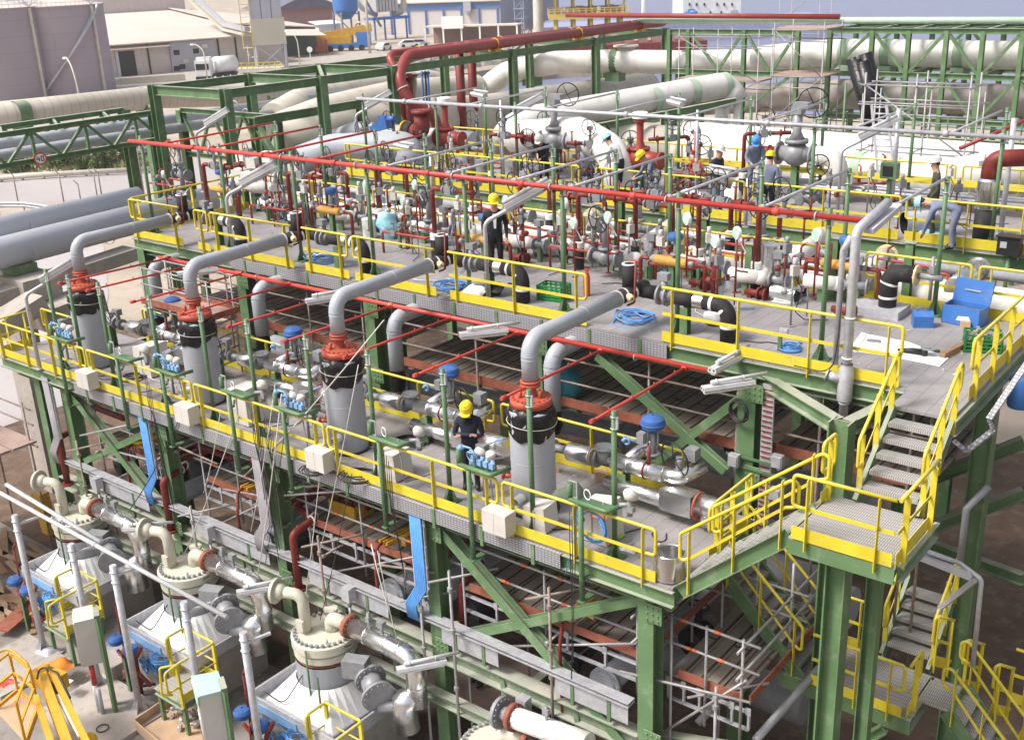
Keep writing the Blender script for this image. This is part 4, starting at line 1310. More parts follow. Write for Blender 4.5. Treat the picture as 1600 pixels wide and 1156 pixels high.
for k, (Yc, zc, r, lb) in enumerate(((0, 1.1 + .38, .48, 'nearer and thicker blue-grey pipe entering from the left edge'), (0, 2.02, .3, 'farther and thinner blue-grey pipe entering from the left edge'))):
 X = -32
 a = pX(0, 400, X) if k == 0 else pX(0, 358, X - 1.2)
 b = pX(215, 341, X) if k == 0 else pX(205, 311, X - 1.2)
 d = (b - a).normalized()
 d = V((0, 1, d.z * .4)).normalized()
 t = thing('grey_pipe', lb, 'pipe', a, 0, 'large grey pipes at the left')
 ob('pipe', M().cyl(a - d * 14, b + d * (3 if k == 0 else .3), r if k == 0 else .36, 28), GREYL, t)
 m = M()
 for s in (-2.2, .8, 3.6):
  m.lathe([(r + .006 if k == 0 else .366, -.02), (r + .012 if k == 0 else .372, 0), (r + .006 if k == 0 else .366, .02)], a + d * s, d, 28)
 ob('weld_seam', m, GREYV, t)
 if k == 0:
  q = pX(28, 408, X)
  ob('shoe', M().box(V((X, q.y, a.z - r - .0)), (.7, .8, .26)), GREEN, t)
  q_shoe = V((X, q.y, a.z - r - .15))
t = thing('concrete_support', 'stepped precast concrete support under the grey pipes', 'concrete support', q_shoe - UP * 3)
m = M()
z0 = q_shoe.z
m.bb((-34.5, q_shoe.y - .6, z0 - .7), (-30.8, q_shoe.y + .6, z0))
m.bb((-33.2, q_shoe.y - .3, GZ), (-32.2, q_shoe.y + .3, z0 - .7))
ob('block', m, CONCL, t)
t = thing('concrete_beam', 'long precast concrete beam sloping away at the far left', 'concrete beam', (-33, 14, 0))
for k, (pp, w_, h_) in enumerate((([pX(-20, 468, -31.5), pX(205, 395, -31.5)], .8, .4), ([pX(-20, 520, -30.2), pX(60, 470, -30.2)], .9, .5), ([pX(60, 500, -30.5), pX(150, 465, -30.5)], 1.1, .7))):
 ob('beam', M().bar(pp[0], pp[1], w_, h_), CONCL, t)
# ================================================================== PROCESS PLATFORM: decks, columns, rails, stairs
def rail(label, a, b, posts=3, h=.95, toe=True, ends=(1, 1), toe_h=.2, group='yellow guard rails', post_z=0.0, name='guard_rail', off=.22, mid=True, postside=None):
 a, b = V(a), V(b)
 t = thing(name, label, 'railing', (a + b) / 2, 0, group)
 d = (b - a)
 L = d.length
 dh = V((d.x, d.y, 0)).normalized()
 nrm = V((dh.y, -dh.x, 0))
 up = V((0, 0, 1))
 H, Hm = up * h, up * (h * .52)
 m = M()
 p = [a + H, b + H]
 if ends[0]:
  p = [a + Hm + dh * off * .9, a + Hm] + p
 if ends[1]:
  p = p + [b + Hm, b + Hm - dh * off * .9]
 m.pipe(p, .029, .07, 8)
 ob('handrail', m, YELLOW, t)
 if mid:
  s0 = off * .8 if ends[0] else 0
  s1 = off * .8 if ends[1] else 0
  ob('knee_rail', M().bar(a + Hm + d * (s0 / L), b + Hm - d * (s1 / L), .012, .06), YELLOW, t)
 if toe:
  ob('toe_board', M().bar(a + up * (toe_h / 2 + .01), b + up * (toe_h / 2 + .01), .008, toe_h), YELLOW, t)
 n = posts
 for k in range(n):
  if n == 1:
   q = a + d * .5
  else:
   s = off / L
   q = a + d * (s + (1 - 2 * s) * k / (n - 1))
  o = nrm * .022
  z0 = q + up * (post_z - .12)
  ob('post', M().bar(z0 + o, q + H - up * .02 + o, .085, .016, dh), YELLOW, t)
 return t
frame = thing('steel_framework', 'green I-beam framework carrying the three working decks', 'steelwork', (-16, 13.3, ZG))
cols = []
for x in (-26.7, -25.4, -21.3, -17.35, -12.8, -8.05):
 cols.append((x, 13.35, ZG, -.32, .34, .3))
for x in (-26.6, -22.3, -17.7, -12.9):
 cols.append((x, 16.95, ZG, Z2 - .3, .36, .32))
cols.append((-8.15, 16.95, ZG, Z2 - .3, .36, .34))
for x in (-26, -21.3, -16.5, -12.8, -8.2):
 cols.append((x, 21.0, ZG, Z2 - .3, .34, .3))
 cols.append((x, 26.0, ZG, Z3 - .3, .34, .3))
 cols.append((x, 30.0, ZG, Z3 - .3, .34, .3))
for (x, y, z0, z1, h, w_) in cols:
 ob('column', M().ib((x, y, z0), (x, y, z1), h, w_, .025, (0, 1, 0)), GREEN, frame)
P_ = pz(1316, 657, 2.25)
ob('column', M().ib((P_.x, P_.y, ZG), (P_.x, P_.y, 2.25), .34, .34, .028, (1, 0, 0)), GREEN, frame)
ob('beam', M().ib((-8.0, 17.0, 2.1), (P_.x - .1, P_.y + .1, 2.1), .26, .2, .024), GREEN, frame)
ob('beam', M().ib((P_.x + .05, P_.y + .1, 2.1), (-5.6, 17.2, 2.1), .26, .2, .024), GREEN, frame)
ob('column', M().ib((-5.0, 13.45, ZG), (-5.0, 13.45, 1.26), .3, .3, .025, (1, 0, 0)), GREEN, frame)
ob('column', M().ib((-4.85, 14.6, ZG), (-4.85, 14.6, 1.2), .22, .2, .02, (1, 0, 0)), GREEN, frame)
ob('column', M().ib((-4.6, 18.9, ZG), (-4.6, 18.9, 2.2), .34, .3, .025, (1, 0, 0)), GREEN, frame)
for (y, z, x0, x1, h) in ((13.35, -.47, -27.8, -7.6, .3), (15.6, -.25, -27.8, -7.6, .3), (16.95, 2.19, -26.8, -5.4, .3), (21.1, 2.19, -26.8, -4.5, .3), (25.9, 2.3, -27.3, -5, .36), (30.2, 2.3, -27.3, -5, .36)):
 ob('beam', M().ib((x0, y, z), (x1, y, z), h, .2, .022), GREEN, frame)
for x in (-26.65, -21.3, -17.4, -12.85, -8.1):
 ob('beam', M().ib((x, 13.5, -.45), (x, 16.8, -.45), .26, .18, .02), GREEN, frame)
 ob('beam', M().ib((x, 17.1, 2.2), (x, 20.95, 2.2), .28, .18, .02), GREEN, frame)
 ob('beam', M().ib((x, 26.1, 2.28), (x, 30.0, 2.28), .3, .18, .02), GREEN, frame)
for (x0, x1, za, zb) in ((-12.7, -8.15, -.55, -3.9), (-25.2, -21.4, -.6, -3.3)):
 ob('brace', M().ib((x0, 13.3, za), (x1, 13.3, zb), .2, .2, .016, (0, 1, 0)), GREEN, frame)
 ob('brace', M().ib((x0, 13.36, zb + .75), (x1, 13.36, za - .05), .2, .16, .016, (0, 1, 0)), GREEN, frame)
for a_, b_ in (((935, 555), (1135, 735)), ((1200, 590), (1000, 740))):
 ob('brace', M().ib(pY(*a_, 17.0), pY(*b_, 16.9), .17, .17, .016, (0, 1, 0)), GREEN, frame)
ob('beam', M().ib((-26.5, 13.3, -3.45), (-8.2, 13.3, -3.45), .34, .3, .024), GREEND, frame)
ob('beam', M().ib((-26.5, 13.0, -4.3), (-8.2, 13.0, -4.3), .24, .2, .02), GREEND, frame)
for x in (-23.4, -19.3, -15.3, -10.6):
 ob('beam', M().ib((x, 13.45, -3.42), (x, 17, -3.42), .24, .18, .02), GREEN, frame)
for k, x in enumerate((-24.6, -23.3, -20, -18.7, -15.6, -14.2, -11.3, -9.6)):
 ob('strut', M().bar((x, 13.3, -3.4), (x + .35, 13.0, -4.25), .08, .08), GREEND, frame)
d1 = thing('working_deck', 'lower grey plated deck with the four tall vessels standing on it', 'deck', (-17, 14.4, 0))
m = M()
m.bb((-27.95, F1, -.05), (-7.45, 15.75, 0))
ob('deck_plate', m, DECKM, d1)
m = M()
m.chan((-27.95, F1 + .02, -.19), (-7.42, F1 + .02, -.19), .27, .09, .015, side=1)
m.chan((-27.95, 15.75, -.19), (-7.45, 15.75, -.19), .27, .09, .015, side=-1)
m.chan((-7.5, F1 + .12, -.19), (-7.5, 15.7, -.19), .27, .09, .015, side=1)
m.chan((-27.9, F1 + .12, -.19), (-27.9, 15.7, -.19), .27, .09, .015, side=-1)
for k in range(20):
 m.bar((-27 + k, F1 + .12, -.13), (-27 + k, 15.7, -.13), .08, .14)
ob('edge_channel', m, GREEN, d1)
d2 = thing('working_deck', 'middle grey plated deck crowded with red piping and toolboxes', 'deck', (-15, 19, Z2))
m = M()
m.bb((-26.95, F2, Z2 - .05), (-4.4, 21.25, Z2))
m.bb((-5.35, 16.05, Z2 - .05), (-4.4, F2 - .003, Z2 - .001))
ob('deck_plate', m, DECKM, d2)
m = M()
m.chan((-26.95, F2 + .02, Z2 - .19), (-5.4, F2 + .02, Z2 - .19), .27, .09, .015, side=1)
m.chan((-26.95, 21.25, Z2 - .19), (-4.4, 21.25, Z2 - .19), .27, .09, .015, side=-1)
m.chan((-4.42, 16.1, Z2 - .19), (-4.42, 21.1, Z2 - .19), .27, .09, .015, side=1)
m.chan((-26.9, F2 + .12, Z2 - .19), (-26.9, 21.1, Z2 - .19), .27, .09, .015, side=-1)
for k in range(20):
 m.bar((-26.4 + k * 1.1, F2 + .12, Z2 - .13), (-26.4 + k * 1.1, 21.1, Z2 - .13), .08, .14)
ob('edge_channel', m, GREEN, d2)
d3 = thing('working_deck', 'rear grey deck where most of the workers stand by the white pipes', 'deck', (-16, 28, Z3))
ob('deck_plate', M().bb((-27.8, F3, Z3 - .05), (-4.5, 30.3, Z3)), DECKM, d3)
m = M()
m.chan((-27.8, F3 + .02, Z3 - .22), (-4.5, F3 + .02, Z3 - .22), .33, .09, .015, side=1)
for k in range(21):
 m.bar((-27.4 + k * 1.1, F3 + .12, Z3 - .13), (-27.4 + k * 1.1, 30.2, Z3 - .13), .08, .14)
ob('edge_channel', m, GREEN, d3)
def side_tray(label, x0, x1, y, z, h=.27, n=8, mt=TRAY):
 t = thing('cable_tray', label, 'cable tray', ((x0 + x1) / 2, y, z), 0, 'perforated cable trays on edge')
 m = M()
 m.bar((x0, y, z), (x1, y, z), .012, h)
 m.bar((x0, y + .03, z + h / 2), (x1, y + .03, z + h / 2), .06, .008)
 m.bar((x0, y + .03, z - h / 2), (x1, y + .03, z - h / 2), .06, .008)
 ob('tray', m, mt, t)
 for k in range(n):
  x = x0 + (x1 - x0) * (k + .5) / n
  m = M().bar((x, y - .016, z - h / 2 - .1), (x, y - .016, z + h / 2 + .03), .07, .016, (0, 1, 0))
  m.bar((x, y, z - h / 2 - .09), (x, y + .25, z - h / 2 - .09), .06, .03)
  ob('bracket', m, GREEN, t)
 return t
side_tray('long perforated grey cable tray bolted on edge along the lower deck front', -24.3, -9.55, F1 - .09, -.17, .27, 13)
side_tray('perforated grey cable tray bolted on edge along the middle deck front', -22.6, -9.8, F2 - .09, Z2 - .17, .27, 11)
for (x0, x1, lb) in ((-24.8, -22.2, 'first from the left'), (-20.5, -17.7, 'second from the left'), (-16.4, -14.05, 'third from the left'), (-12.6, -11.2, 'fourth from the left'), (-9.9, -8.35, 'fifth from the left')):
 side_tray('grey galvanised tray panel low over the pump gallery beam, ' + lb, x0, x1, 13.12, -2.86, .42, 2, GALV)
F1R = F1 - .02
xs1 = [-23.6, -19.42, -15.2, -10.85, -7.75]
rail('yellow guard rail at the far left end of the lower deck front', (-27.9, F1R, 0), (xs1[0] - .06, F1R, 0), 4, ends=(0, 1))
rail('yellow guard rail along the lower deck front before the leftmost vessel', (xs1[0] + .06, F1R, 0), (xs1[1] - .06, F1R, 0), 3)
rail('yellow guard rail along the lower deck front before the second vessel from the left', (xs1[1] + .06, F1R, 0), (xs1[2] - .06, F1R, 0), 3)
rail('yellow guard rail along the lower deck front below the man in dark clothes', (xs1[2] + .06, F1R, 0), (xs1[3] - .06, F1R, 0), 4)
rail('yellow guard rail along the lower deck front beside the hanging blue hose coil', (xs1[3] + .06, F1R, 0), (xs1[4], F1R, 0), 3)
rail('short yellow guard rail closing the left end of the lower deck', (-27.9, F1 + .05, 0), (-27.9, 14.0, 0), 2, ends=(0, 1))
rail('yellow guard rail behind the far left end of the lower deck', (-27.8, 14.25, 0), (-25.6, 14.25, 0), 2)
for (a, b, lb) in ((-25.3, -22.6, 'behind the leftmost vessel'), (-22.4, -18.0, 'behind the second vessel from the left'), (-17.3, -13.2, 'behind the third vessel from the left'), (-13.0, -8.6, 'behind the silver pipework near the stair')):
 rail('yellow guard rail along the lower deck rear edge ' + lb, (a, 15.72, 0), (b, 15.72, 0), 3)
F2R = F2 - .02
R2 = [(-26.85, -24.6, 1, 0, 2, 'at its left corner'), (-23.95, -23.45, 1, 1, 1, 'just right of the leftmost grey elbow pipe'), (-23.3, -20.2, 1, 0, 3, 'between the two left elbow pipes'), (-19.8, -18.3, 0, 1, 2, 'right of the second elbow pipe'), (-18.1, -15.6, 1, 0, 2, 'left of the third elbow pipe'), (-15.2, -11.65, 0, 1, 3, 'in front of the green crate'), (-9.95, -5.5, 0, 1, 4, 'in front of the white sheet and grinder')]
for (a, b, e0, e1, n, lb) in R2:
 rail('yellow guard rail on the middle deck front ' + lb, (a, F2R, Z2), (b, F2R, Z2), n, 1.05, ends=(e0, e1))
rail('yellow guard rail on the left end of the middle deck', (-26.9, F2 + .05, Z2), (-26.9, 20.9, Z2), 3, 1.05)
rail('yellow guard rail down the right edge of the middle deck beside the green crate', (-4.42, 16.9, Z2), (-4.42, 21.1, Z2), 5, 1.0, toe_h=.22)
for (a, b, n, lb) in ((-26.6, -22, 3, 'at the left end'), (-21.8, -17.2, 3, 'behind the second elbow pipe'), (-17, -12.4, 3, 'behind the man in the dark jacket'), (-12.2, -8, 3, 'behind the silver bent cylinder'), (-7.8, -5.75, 2, 'left of the open blue toolbox'), (-5.6, -4.5, 2, 'behind the open blue toolbox')):
 rail('yellow guard rail along the middle deck rear edge ' + lb, (a, 21.22, Z2), (b, 21.22, Z2), n, 1.0)
F3R = F3 - .02
for (a, b, n, lb) in ((-27.6, -23.4, 3, 'at its left end'), (-23.1, -18.0, 4, 'below the two red relief valves'), (-17.4, -12.8, 3, 'before the crouching yellow-helmeted man'), (-12.55, -8.75, 3, 'below the big grey gate valve'), (-8.6, -4.6, 4, 'before the bending man')):
 rail('yellow guard rail on the rear deck front ' + lb, (a, F3R, Z3), (b, F3R, Z3), n, 1.05, toe_h=.24)
for (a, b, n, lb) in ((-27, -22, 4, 'at the left end'), (-21.8, -17, 4, 'behind the left red relief valves'), (-16.8, -12.6, 4, 'behind the white-helmeted man'), (-12.4, -8.9, 3, 'before the bent white pipe'), (-8.7, -4.6, 4, 'at the right end')):
 rail('yellow guard rail along the rear deck back edge ' + lb, (a, 30.25, Z3), (b, 30.25, Z3), n, 1.05)
def make_post(h, name, label, cat):
 t = thing(name, label, cat, (0, 0, 0), 0, None)
 ob('pole', M().cyl((0, 0, 0), (0, 0, h), .046, 12), GREENP, t)
 m = M().box((0, 0, .012), (.3, .3, .024))
 for k in range(4):
  a = PI / 2 * k
  m.prism([(.05 * math.cos(a), .05 * math.sin(a), .03), (.16 * math.cos(a), .16 * math.sin(a), .03), (.05 * math.cos(a), .05 * math.sin(a), .26)], (-.01 * math.sin(a), .01 * math.cos(a), 0))
 ob('base_plate', m, GREENP, t)
 m = M()
 for z in (h - .1, h - .3):
  m.torus((0, 0, z), (0, 0, 1), .052, .011, 14, 5)
 m.box((.06, 0, h - .2), (.04, .04, .2))
 ob('clamp', m, GALV, t)
 return t
P1 = [(-8.71, -8.71), (-10.39, 0), (-12.3, 0), (-14.17, 0), (-15.88, 0), (-17.66, 0), (-19.21, 0), (-21.03, 0), (-23.05, 0), (-24.35, 0), (-25.32, 0)]
post = make_post(2.62, 'pipe_post', 'green pipe post', 'post')
place1 = ['nearest the stair corner of the lower deck', 'standing before the rightmost vessel', 'left of the folded-arms man', 'between the third vessel and the folded-arms man', 'before the third vessel from the left', 'left of the third vessel', 'just right of the second vessel', 'crossing the second vessel from the left', 'between the two left vessels', 'crossing the leftmost vessel', 'left of the leftmost vessel']
for k, (x, _) in enumerate(P1):
 lb = 'slim green steel post on the lower deck, ' + place1[k]
 if k == 0:
  post.location = (x, 13.29, 0)
  tag(post, lb, None, 'green posts carrying the red pipes')
 else:
  dup(post, (x, 13.29, 0), 0, lb, 'green posts carrying the red pipes')
post2 = make_post(2.7, 'pipe_post', 'green pipe post', 'post')
X2 = [-7.09, -9.97, -12.6, -15.15, -18.06, -20.6, -23.35, -26.99 + .25]
X2r = [-6.29, -8.18, -10.03, -12.21, -13.63, -15.39, -17.27, -19.48, -21.26, -23.4, -25.3]
X3 = [-6.7, -11.1, -15.29, -20.44, -23.62, -26.85]
first = True
for (xs, y, z, gr, lb) in ((X2, 17.42, Z2, 'green posts under the long red pipe', 'green steel post under the long red pipe on the middle deck'), (X2r, 20.94, Z2, 'green posts at the middle deck rear', 'green steel post at the rear of the middle deck'), (X3, 26.0, Z3, 'green posts under the long grey pipe', 'green steel post under the long grey pipe on the rear deck'), ([-7.6, -9.9, -12.4, -14.6, -16.98, -19.2, -22, -24.6], 29.6, Z3, 'green posts at the rear deck back', 'green steel post at the back of the rear deck')):
 for k, x in enumerate(xs):
  l2 = lb + ', ' + ORD[k] + ' counted from the right'
  if first:
   post2.location = (x, y, z)
   tag(post2, l2, None, gr)
   first = False
  else:
   dup(post2, (x, y, z), 0, l2, gr)
t = thing('fire_water_pipe', 'straight red fire-water header running under the middle deck edge', 'pipe', (-15, 16.3, 2.3), 0, 'fire-water headers')
ob('header', M().cyl((-25.0, 16.3, 2.27), (-8.45, 16.3, 2.34), .048, 12), RED, t)
for x in (-10.2, -13.6, -16.5, -21.0):
 ob('pipe_clamp', M().torus((x, 16.3, 2.3), (1, 0, 0), .064, .012, 12, 5), GALV, t)
for k, x in enumerate((-9.15, -10.95, -12.95, -14.75, -16.45, -18.2, -19.8, -21.6, -23.4, -24.6)):
 m = M().cyl((x, 16.28, 2.3), (x + .12, 13.15, 2.42), .026, 10)
 m.cyl((x + .115, 13.22, 2.42), (x + .122, 13.1, 2.425), .037, 10)
 m.flange((x, 16.3, 2.3), (1, 0, 0), .065, .1, 12)
 for j in range(4):
  y = 15.9 - j * .75
  m.cyl((x + .015 + .03 * j, y, 2.3 + .03 * j), (x + .015 + .03 * j, y, 2.38 + .03 * j), .012, 6)
 ob('branch', m, RED, t)
t = thing('fire_water_pipe', 'long red fire-water header on posts above the middle deck', 'pipe', (-15, 17.3, 5.1), 0, 'fire-water headers')
ob('header', M().cyl((-27.1, 17.3, 5.05), (-6.3, 17.3, 5.08), .052, 12), RED, t)
for x in X2[:-1]:
 ob('coupling', M().flange((x - .9, 17.3, 5.07), (1, 0, 0), .066, .13, 14), RED, t)
 ob('pipe_clamp', M().torus((x - .18, 17.3, 5.07), (1, 0, 0), .075, .015, 14, 5), GALV, t)
for k, x in enumerate(X2r):
 c = k >= 7
 m = M().cyl((x - .1, 17.3, 5.1), (x - .03, 20.9, 5.16), .029, 10)
 m.flange((x - .1, 17.34, 5.1), (0, 1, 0), .06, .1, 12)
 ob('branch', m, RED if c else GALV, t)
t = thing('fire_water_pipe', 'long grey header pipe on posts above the rear deck', 'pipe', (-15, 25.9, 5.2), 0, 'fire-water headers')
ob('header', M().cyl((-27.0, 25.88, 5.2), (-4.0, 25.88, 5.2), .052, 12), GALV, t)
for x in X3[:-1]:
 ob('coupling', M().flange((x - 1.2, 25.88, 5.2), (1, 0, 0), .08, .12, 14), GALV, t)
for x in (-7.7, -9.95, -12.45, -14.65, -17.0, -19.25, -22.05, -24.65):
 ob('branch', M().cyl((x - .1, 25.88, 5.22), (x - .03, 29.6, 5.26), .028, 10), GALV, t)
def stair(label, a, b, wdir, width, n, rail_sides=(1, 1), rh=.95, name='steel_stair', group='steel stairs', top_loop=True):
 """a: foot, b: head (on the near stringer line); treads run width along wdir"""
 a, b, wv = V(a), V(b), V(wdir).normalized()
 t = thing(name, label, 'stair', a, 0, group)
 d = b - a
 dh = V((d.x, d.y, 0)).normalized()
 up = V((0, 0, 1))
 for s in (0, 1):
  o = wv * (width * s)
  m = M().chan(a + o - up * .04, b + o - up * .04, .24, .07, .012, side=(1 if s else -1) * (1 if dh.cross(up).dot(wv) > 0 else -1))
  ob('stringer', m, GREEN, t)
 for k in range(1, n):
  c = a + d * (k / n) + wv * width / 2 + up * .02
  m = M()
  R = Matrix((dh, wv, up)).transposed()
  m.box(c, (.25, width - .03, .035), R=R)
  m.box(c - dh * .12 - up * .025, (.012, width - .03, .05), R=R)
  ob('tread', m, GRATE, t)
 for s in (0, 1):
  if not rail_sides[s]:
   continue
  o = wv * (width * s + (.05 if s else -.05))
  p0, p1 = a + o + up * rh + d * .04, b + o + up * rh
  mid0, mid1 = a + o + up * rh * .5 + d * .04, b + o + up * rh * .5
  m = M().pipe([mid0 + d * .06, mid0 - dh * .05, p0 - dh * .05, p1 + dh * .12, mid1 + dh * .12, mid1 - d * .04], .028, .09, 8)
  ob('hand_rail', m, YELLOW, t)
  ob('knee_rail', M().bar(mid0 + d * .06, mid1 - d * .04, .012, .045), YELLOW, t)
  for f in (.1, .52, .93):
   q = a + o + d * f
   ob('post', M().bar(q - up * .15, q + up * (rh - .02), .085, .016, dh), YELLOW, t)
 return t
ZL = 1.5
stair('grey tread stair rising from the lower deck corner to the landing', (-7.35, 13.05, 0), (-5.62, 13.1, ZL), (0, 1, 0), .95, 8)
stair('grey tread stair rising from the landing to the middle deck', (-5.2, 14.55, ZL), (-5.25, 16.05, Z2), (1, 0, 0), .85, 6)
lt = thing('stair_landing', 'grating landing with yellow rails between two flights', 'landing', (-4.85, 13.8, ZL), 0, None)
ob('grating', M().bb((-5.6, 13.02, ZL - .04), (-4.1, 14.55, ZL)), GRATE, lt)
m = M().chan((-5.6, 13.0, ZL - .14), (-4.08, 13.0, ZL - .14), .24, .08, .014, side=-1)
m.chan((-4.08, 13.1, ZL - .14), (-4.08, 14.6, ZL - .14), .24, .08, .014, side=1)
m.chan((-5.6, 14.58, ZL - .14), (-4.1, 14.58, ZL - .14), .24, .08, .014, side=1)
m.chan((-5.64, 13.1, ZL - .14), (-5.64, 14.6, ZL - .14), .24, .08, .014, side=-1)
ob('frame', m, GREEN, lt)
rail('yellow guard rail with deep toe board on the near side of the stair landing', (-5.55, 12.98, ZL), (-4.12, 12.98, ZL), 2, 1.0, ends=(1, 0), toe_h=.2)
rail('yellow guard rail on the right side of the stair landing', (-4.08, 13.0, ZL), (-4.08, 14.5, ZL), 2, 1.0, ends=(0, 0), toe_h=.2)
rail('short yellow guard rail at the back corner of the stair landing', (-5.62, 14.15, ZL), (-5.62, 14.6, ZL), 1, 1.0, ends=(1, 1), toe_h=.2)
rail('yellow guard rail closing the lower deck behind the stair foot', (-7.42, 14.1, 0), (-7.42, 15.6, 0), 3, .95)
ZB = -2.5
stair('grey tread stair going down from the lower deck under the landing', (-6.2, 15.3, ZB), (-7.75, 15.3, -.9), (0, 1, 0), .9, 9)
lt = thing('stair_landing', 'shaded lower landing with yellow toe boards beside the tall column', 'landing', (-5, 15.9, ZB), 0, None)
ob('grating', M().bb((-6.3, 15.25, ZB - .04), (-4.42, 16.6, ZB)), GRATE, lt)
m = M().chan((-6.6, 15.23, ZB - .16), (-4.3, 15.23, ZB - .16), .28, .1, .016, side=-1)
m.chan((-4.4, 15.35, ZB - .16), (-4.4, 16.6, ZB - .16), .28, .1, .016, side=1)
m.chan((-6.6, 16.62, ZB - .16), (-4.3, 16.62, ZB - .16), .28, .1, .016, side=1)
ob('frame', m, GREEN, lt)
ob('bracket', M().ib((-5.7, 15.1, -4.0), (-4.7, 15.2, -2.82), .16, .14, .014), GREEN, lt)
rail('yellow guard rail on the near side of the shaded lower landing', (-6.0, 15.2, ZB), (-4.45, 15.2, ZB), 3, 1.0, ends=(0, 1), toe_h=.2)
rail('yellow guard rail on the right side of the shaded lower landing', (-4.38, 15.25, ZB), (-4.38, 15.8, ZB), 1, 1.0, ends=(0, 1), toe_h=.2)
rail('yellow guard rail on the back side of the shaded lower landing', (-6.2, 16.62, ZB), (-5.5, 16.62, ZB), 2, 1.0, ends=(1, 0), toe_h=.2)
ob('walkway', M().bb((-4.36, 15.85, ZB - .05), (-3.9, 16.6, ZB - .01)), GRATE, None, 'short grating walkway leading right from the shaded lower landing', 'walkway')
stair('grey stair with yellow rails descending to the ground at the right', (-2.75, 15.85, -3.9), (-3.9, 15.85, ZB), (0, 1, 0), .8, 7)
for k in range(4):
 rail('short steep yellow guard rail among the lower stairs, ' + ORD[k] + ' from the left', (-4.5 + k * .5, 16.75 + .1 * k, ZB + .1 - k * .34), (-4.25 + k * .5, 17.0 + .1 * k, ZB - .05 - k * .34), 2, 1.0, ends=(1, 0), off=.05)
stair('dark stair with yellow rails rising towards the back in the right shade', (-5.3, 16.75, ZB), (-5.3, 17.9, -1.5), (1, 0, 0), .75, 6)
rail('yellow guard rail in the shade at the far right below the decks', (-3.4, 17.9, -3.4), (-2.0, 17.9, -3.4), 5, 1.1, ends=(0, 0))
t = thing('working_deck', 'added unseen deck bay beyond the right picture edge, put there for its shade', 'deck', (0, 22, Z2))
ob('deck_plate', M().bb((-2.4, 18.2, Z2 - .05), (5, 32, Z2)), DECKM, t)  # unseen bay, added to keep skylight off the ground below the right stairs
ob('beam', M().ib((-2.3, 18.3, Z2 - .22), (5, 18.3, Z2 - .22), .34, .2, .02), GREEN, t)
for x, y in ((-2.0, 18.6), (3, 18.6), (-2.0, 26), (3, 26)):
 ob('column', M().ib((x, y, ZG), (x, y, Z2 - .3), .34, .3, .025, (0, 1, 0)), GREEN, t)
# ================================================================== LOWER DECK EQUIPMENT
VX = [-10.86, -15.65, -20.35, -24.9]
VW = ['nearest the stair', 'second from the stair', 'third from the stair', 'farthest left']
VY = 13.95
def crumple(m, i0, amt, seed, f=3.0):
 for i in range(i0, len(m.v)):
  p = m.v[i]
  m.v[i] = p + noise.noise_vector(p * f + V((seed, 0, 0))) * amt
def make_vessel():
 t = thing('vessel', 'vessel', 'vessel', (0, 0, 0), 0, 'tall grey vessels')
 ob('shell', M().lathe([(.40, 0), (.40, 1.0), (.403, 1.003), (.403, 1.02), (.40, 1.023), (.40, 1.95), (.3, 2.03)], n=32), GREYV, t)
 ob('base_ring', M().cyl((0, 0, .005), (0, 0, .03), .46, 32), BLACKM, t)
 m = M()
 i0 = 0
 m.lathe([(.409, 1.5), (.42, 1.6), (.428, 1.72), (.425, 1.84), (.42, 1.93), (.39, 1.99), (.33, 2.03)], n=40)
 for i in range(40):
  a = 2 * PI * i / 40
  m.v[i].z += .07 * math.sin(a * 2 + .6) + .03 * math.sin(a * 5)
 crumple(m, i0, .05, 1, 7)
 w_ = ob('plastic_wrap', m, BLACKP, t)
 ob('tie', M().torus((0, 0, 1.72), (.08, .03, 1), .44, .008, 32, 5), ROPE, w_)
 m = M().flange((0, 0, 2.1), (0, 0, 1), .37, .13, 28, 20, .03)
 m.lathe([(.34, 2.165), (.12, 2.2), (.1, 2.26), (.1, 2.42)], n=20)
 m.flange((0, 0, 2.4), (0, 0, 1), .18, .05, 18, 8, .02)
 m.flange((0, 0, 2.46), (0, 0, 1), .18, .05, 18, 0)
 for k in range(3):
  m.cyl((.2 * math.cos(k * 2.1), .2 * math.sin(k * 2.1), 2.15), (.2 * math.cos(k * 2.1), .2 * math.sin(k * 2.1), 2.32), .035, 8)
 ob('head_flange', m, ORANGE, t)
 ob('nozzle', M().cyl((-.38, -.16, .6), (-.52, -.2, .6), .035, 10).flange((-.53, -.2, .6), (1, .3, 0), .08, .03, 12, 4, .015), ORANGE, t)
 ob('lagging', M().lathe([(.02, 0), (.085, 0), (.085, .25)], (.05, -.42, .4), (.1, -1, 0), 14), WHITE, t)
 return t
ves = make_vessel()
for k, x in enumerate(VX):
 lb = 'tall grey vessel with orange flange and black wrapped top, ' + VW[k]
 if k == 0:
  ves.location = (x, VY, 0)
  tag(ves, lb)
 else:
  dup(ves, (x, VY, 0), (.0, .25, -.2, .4)[k], lb)
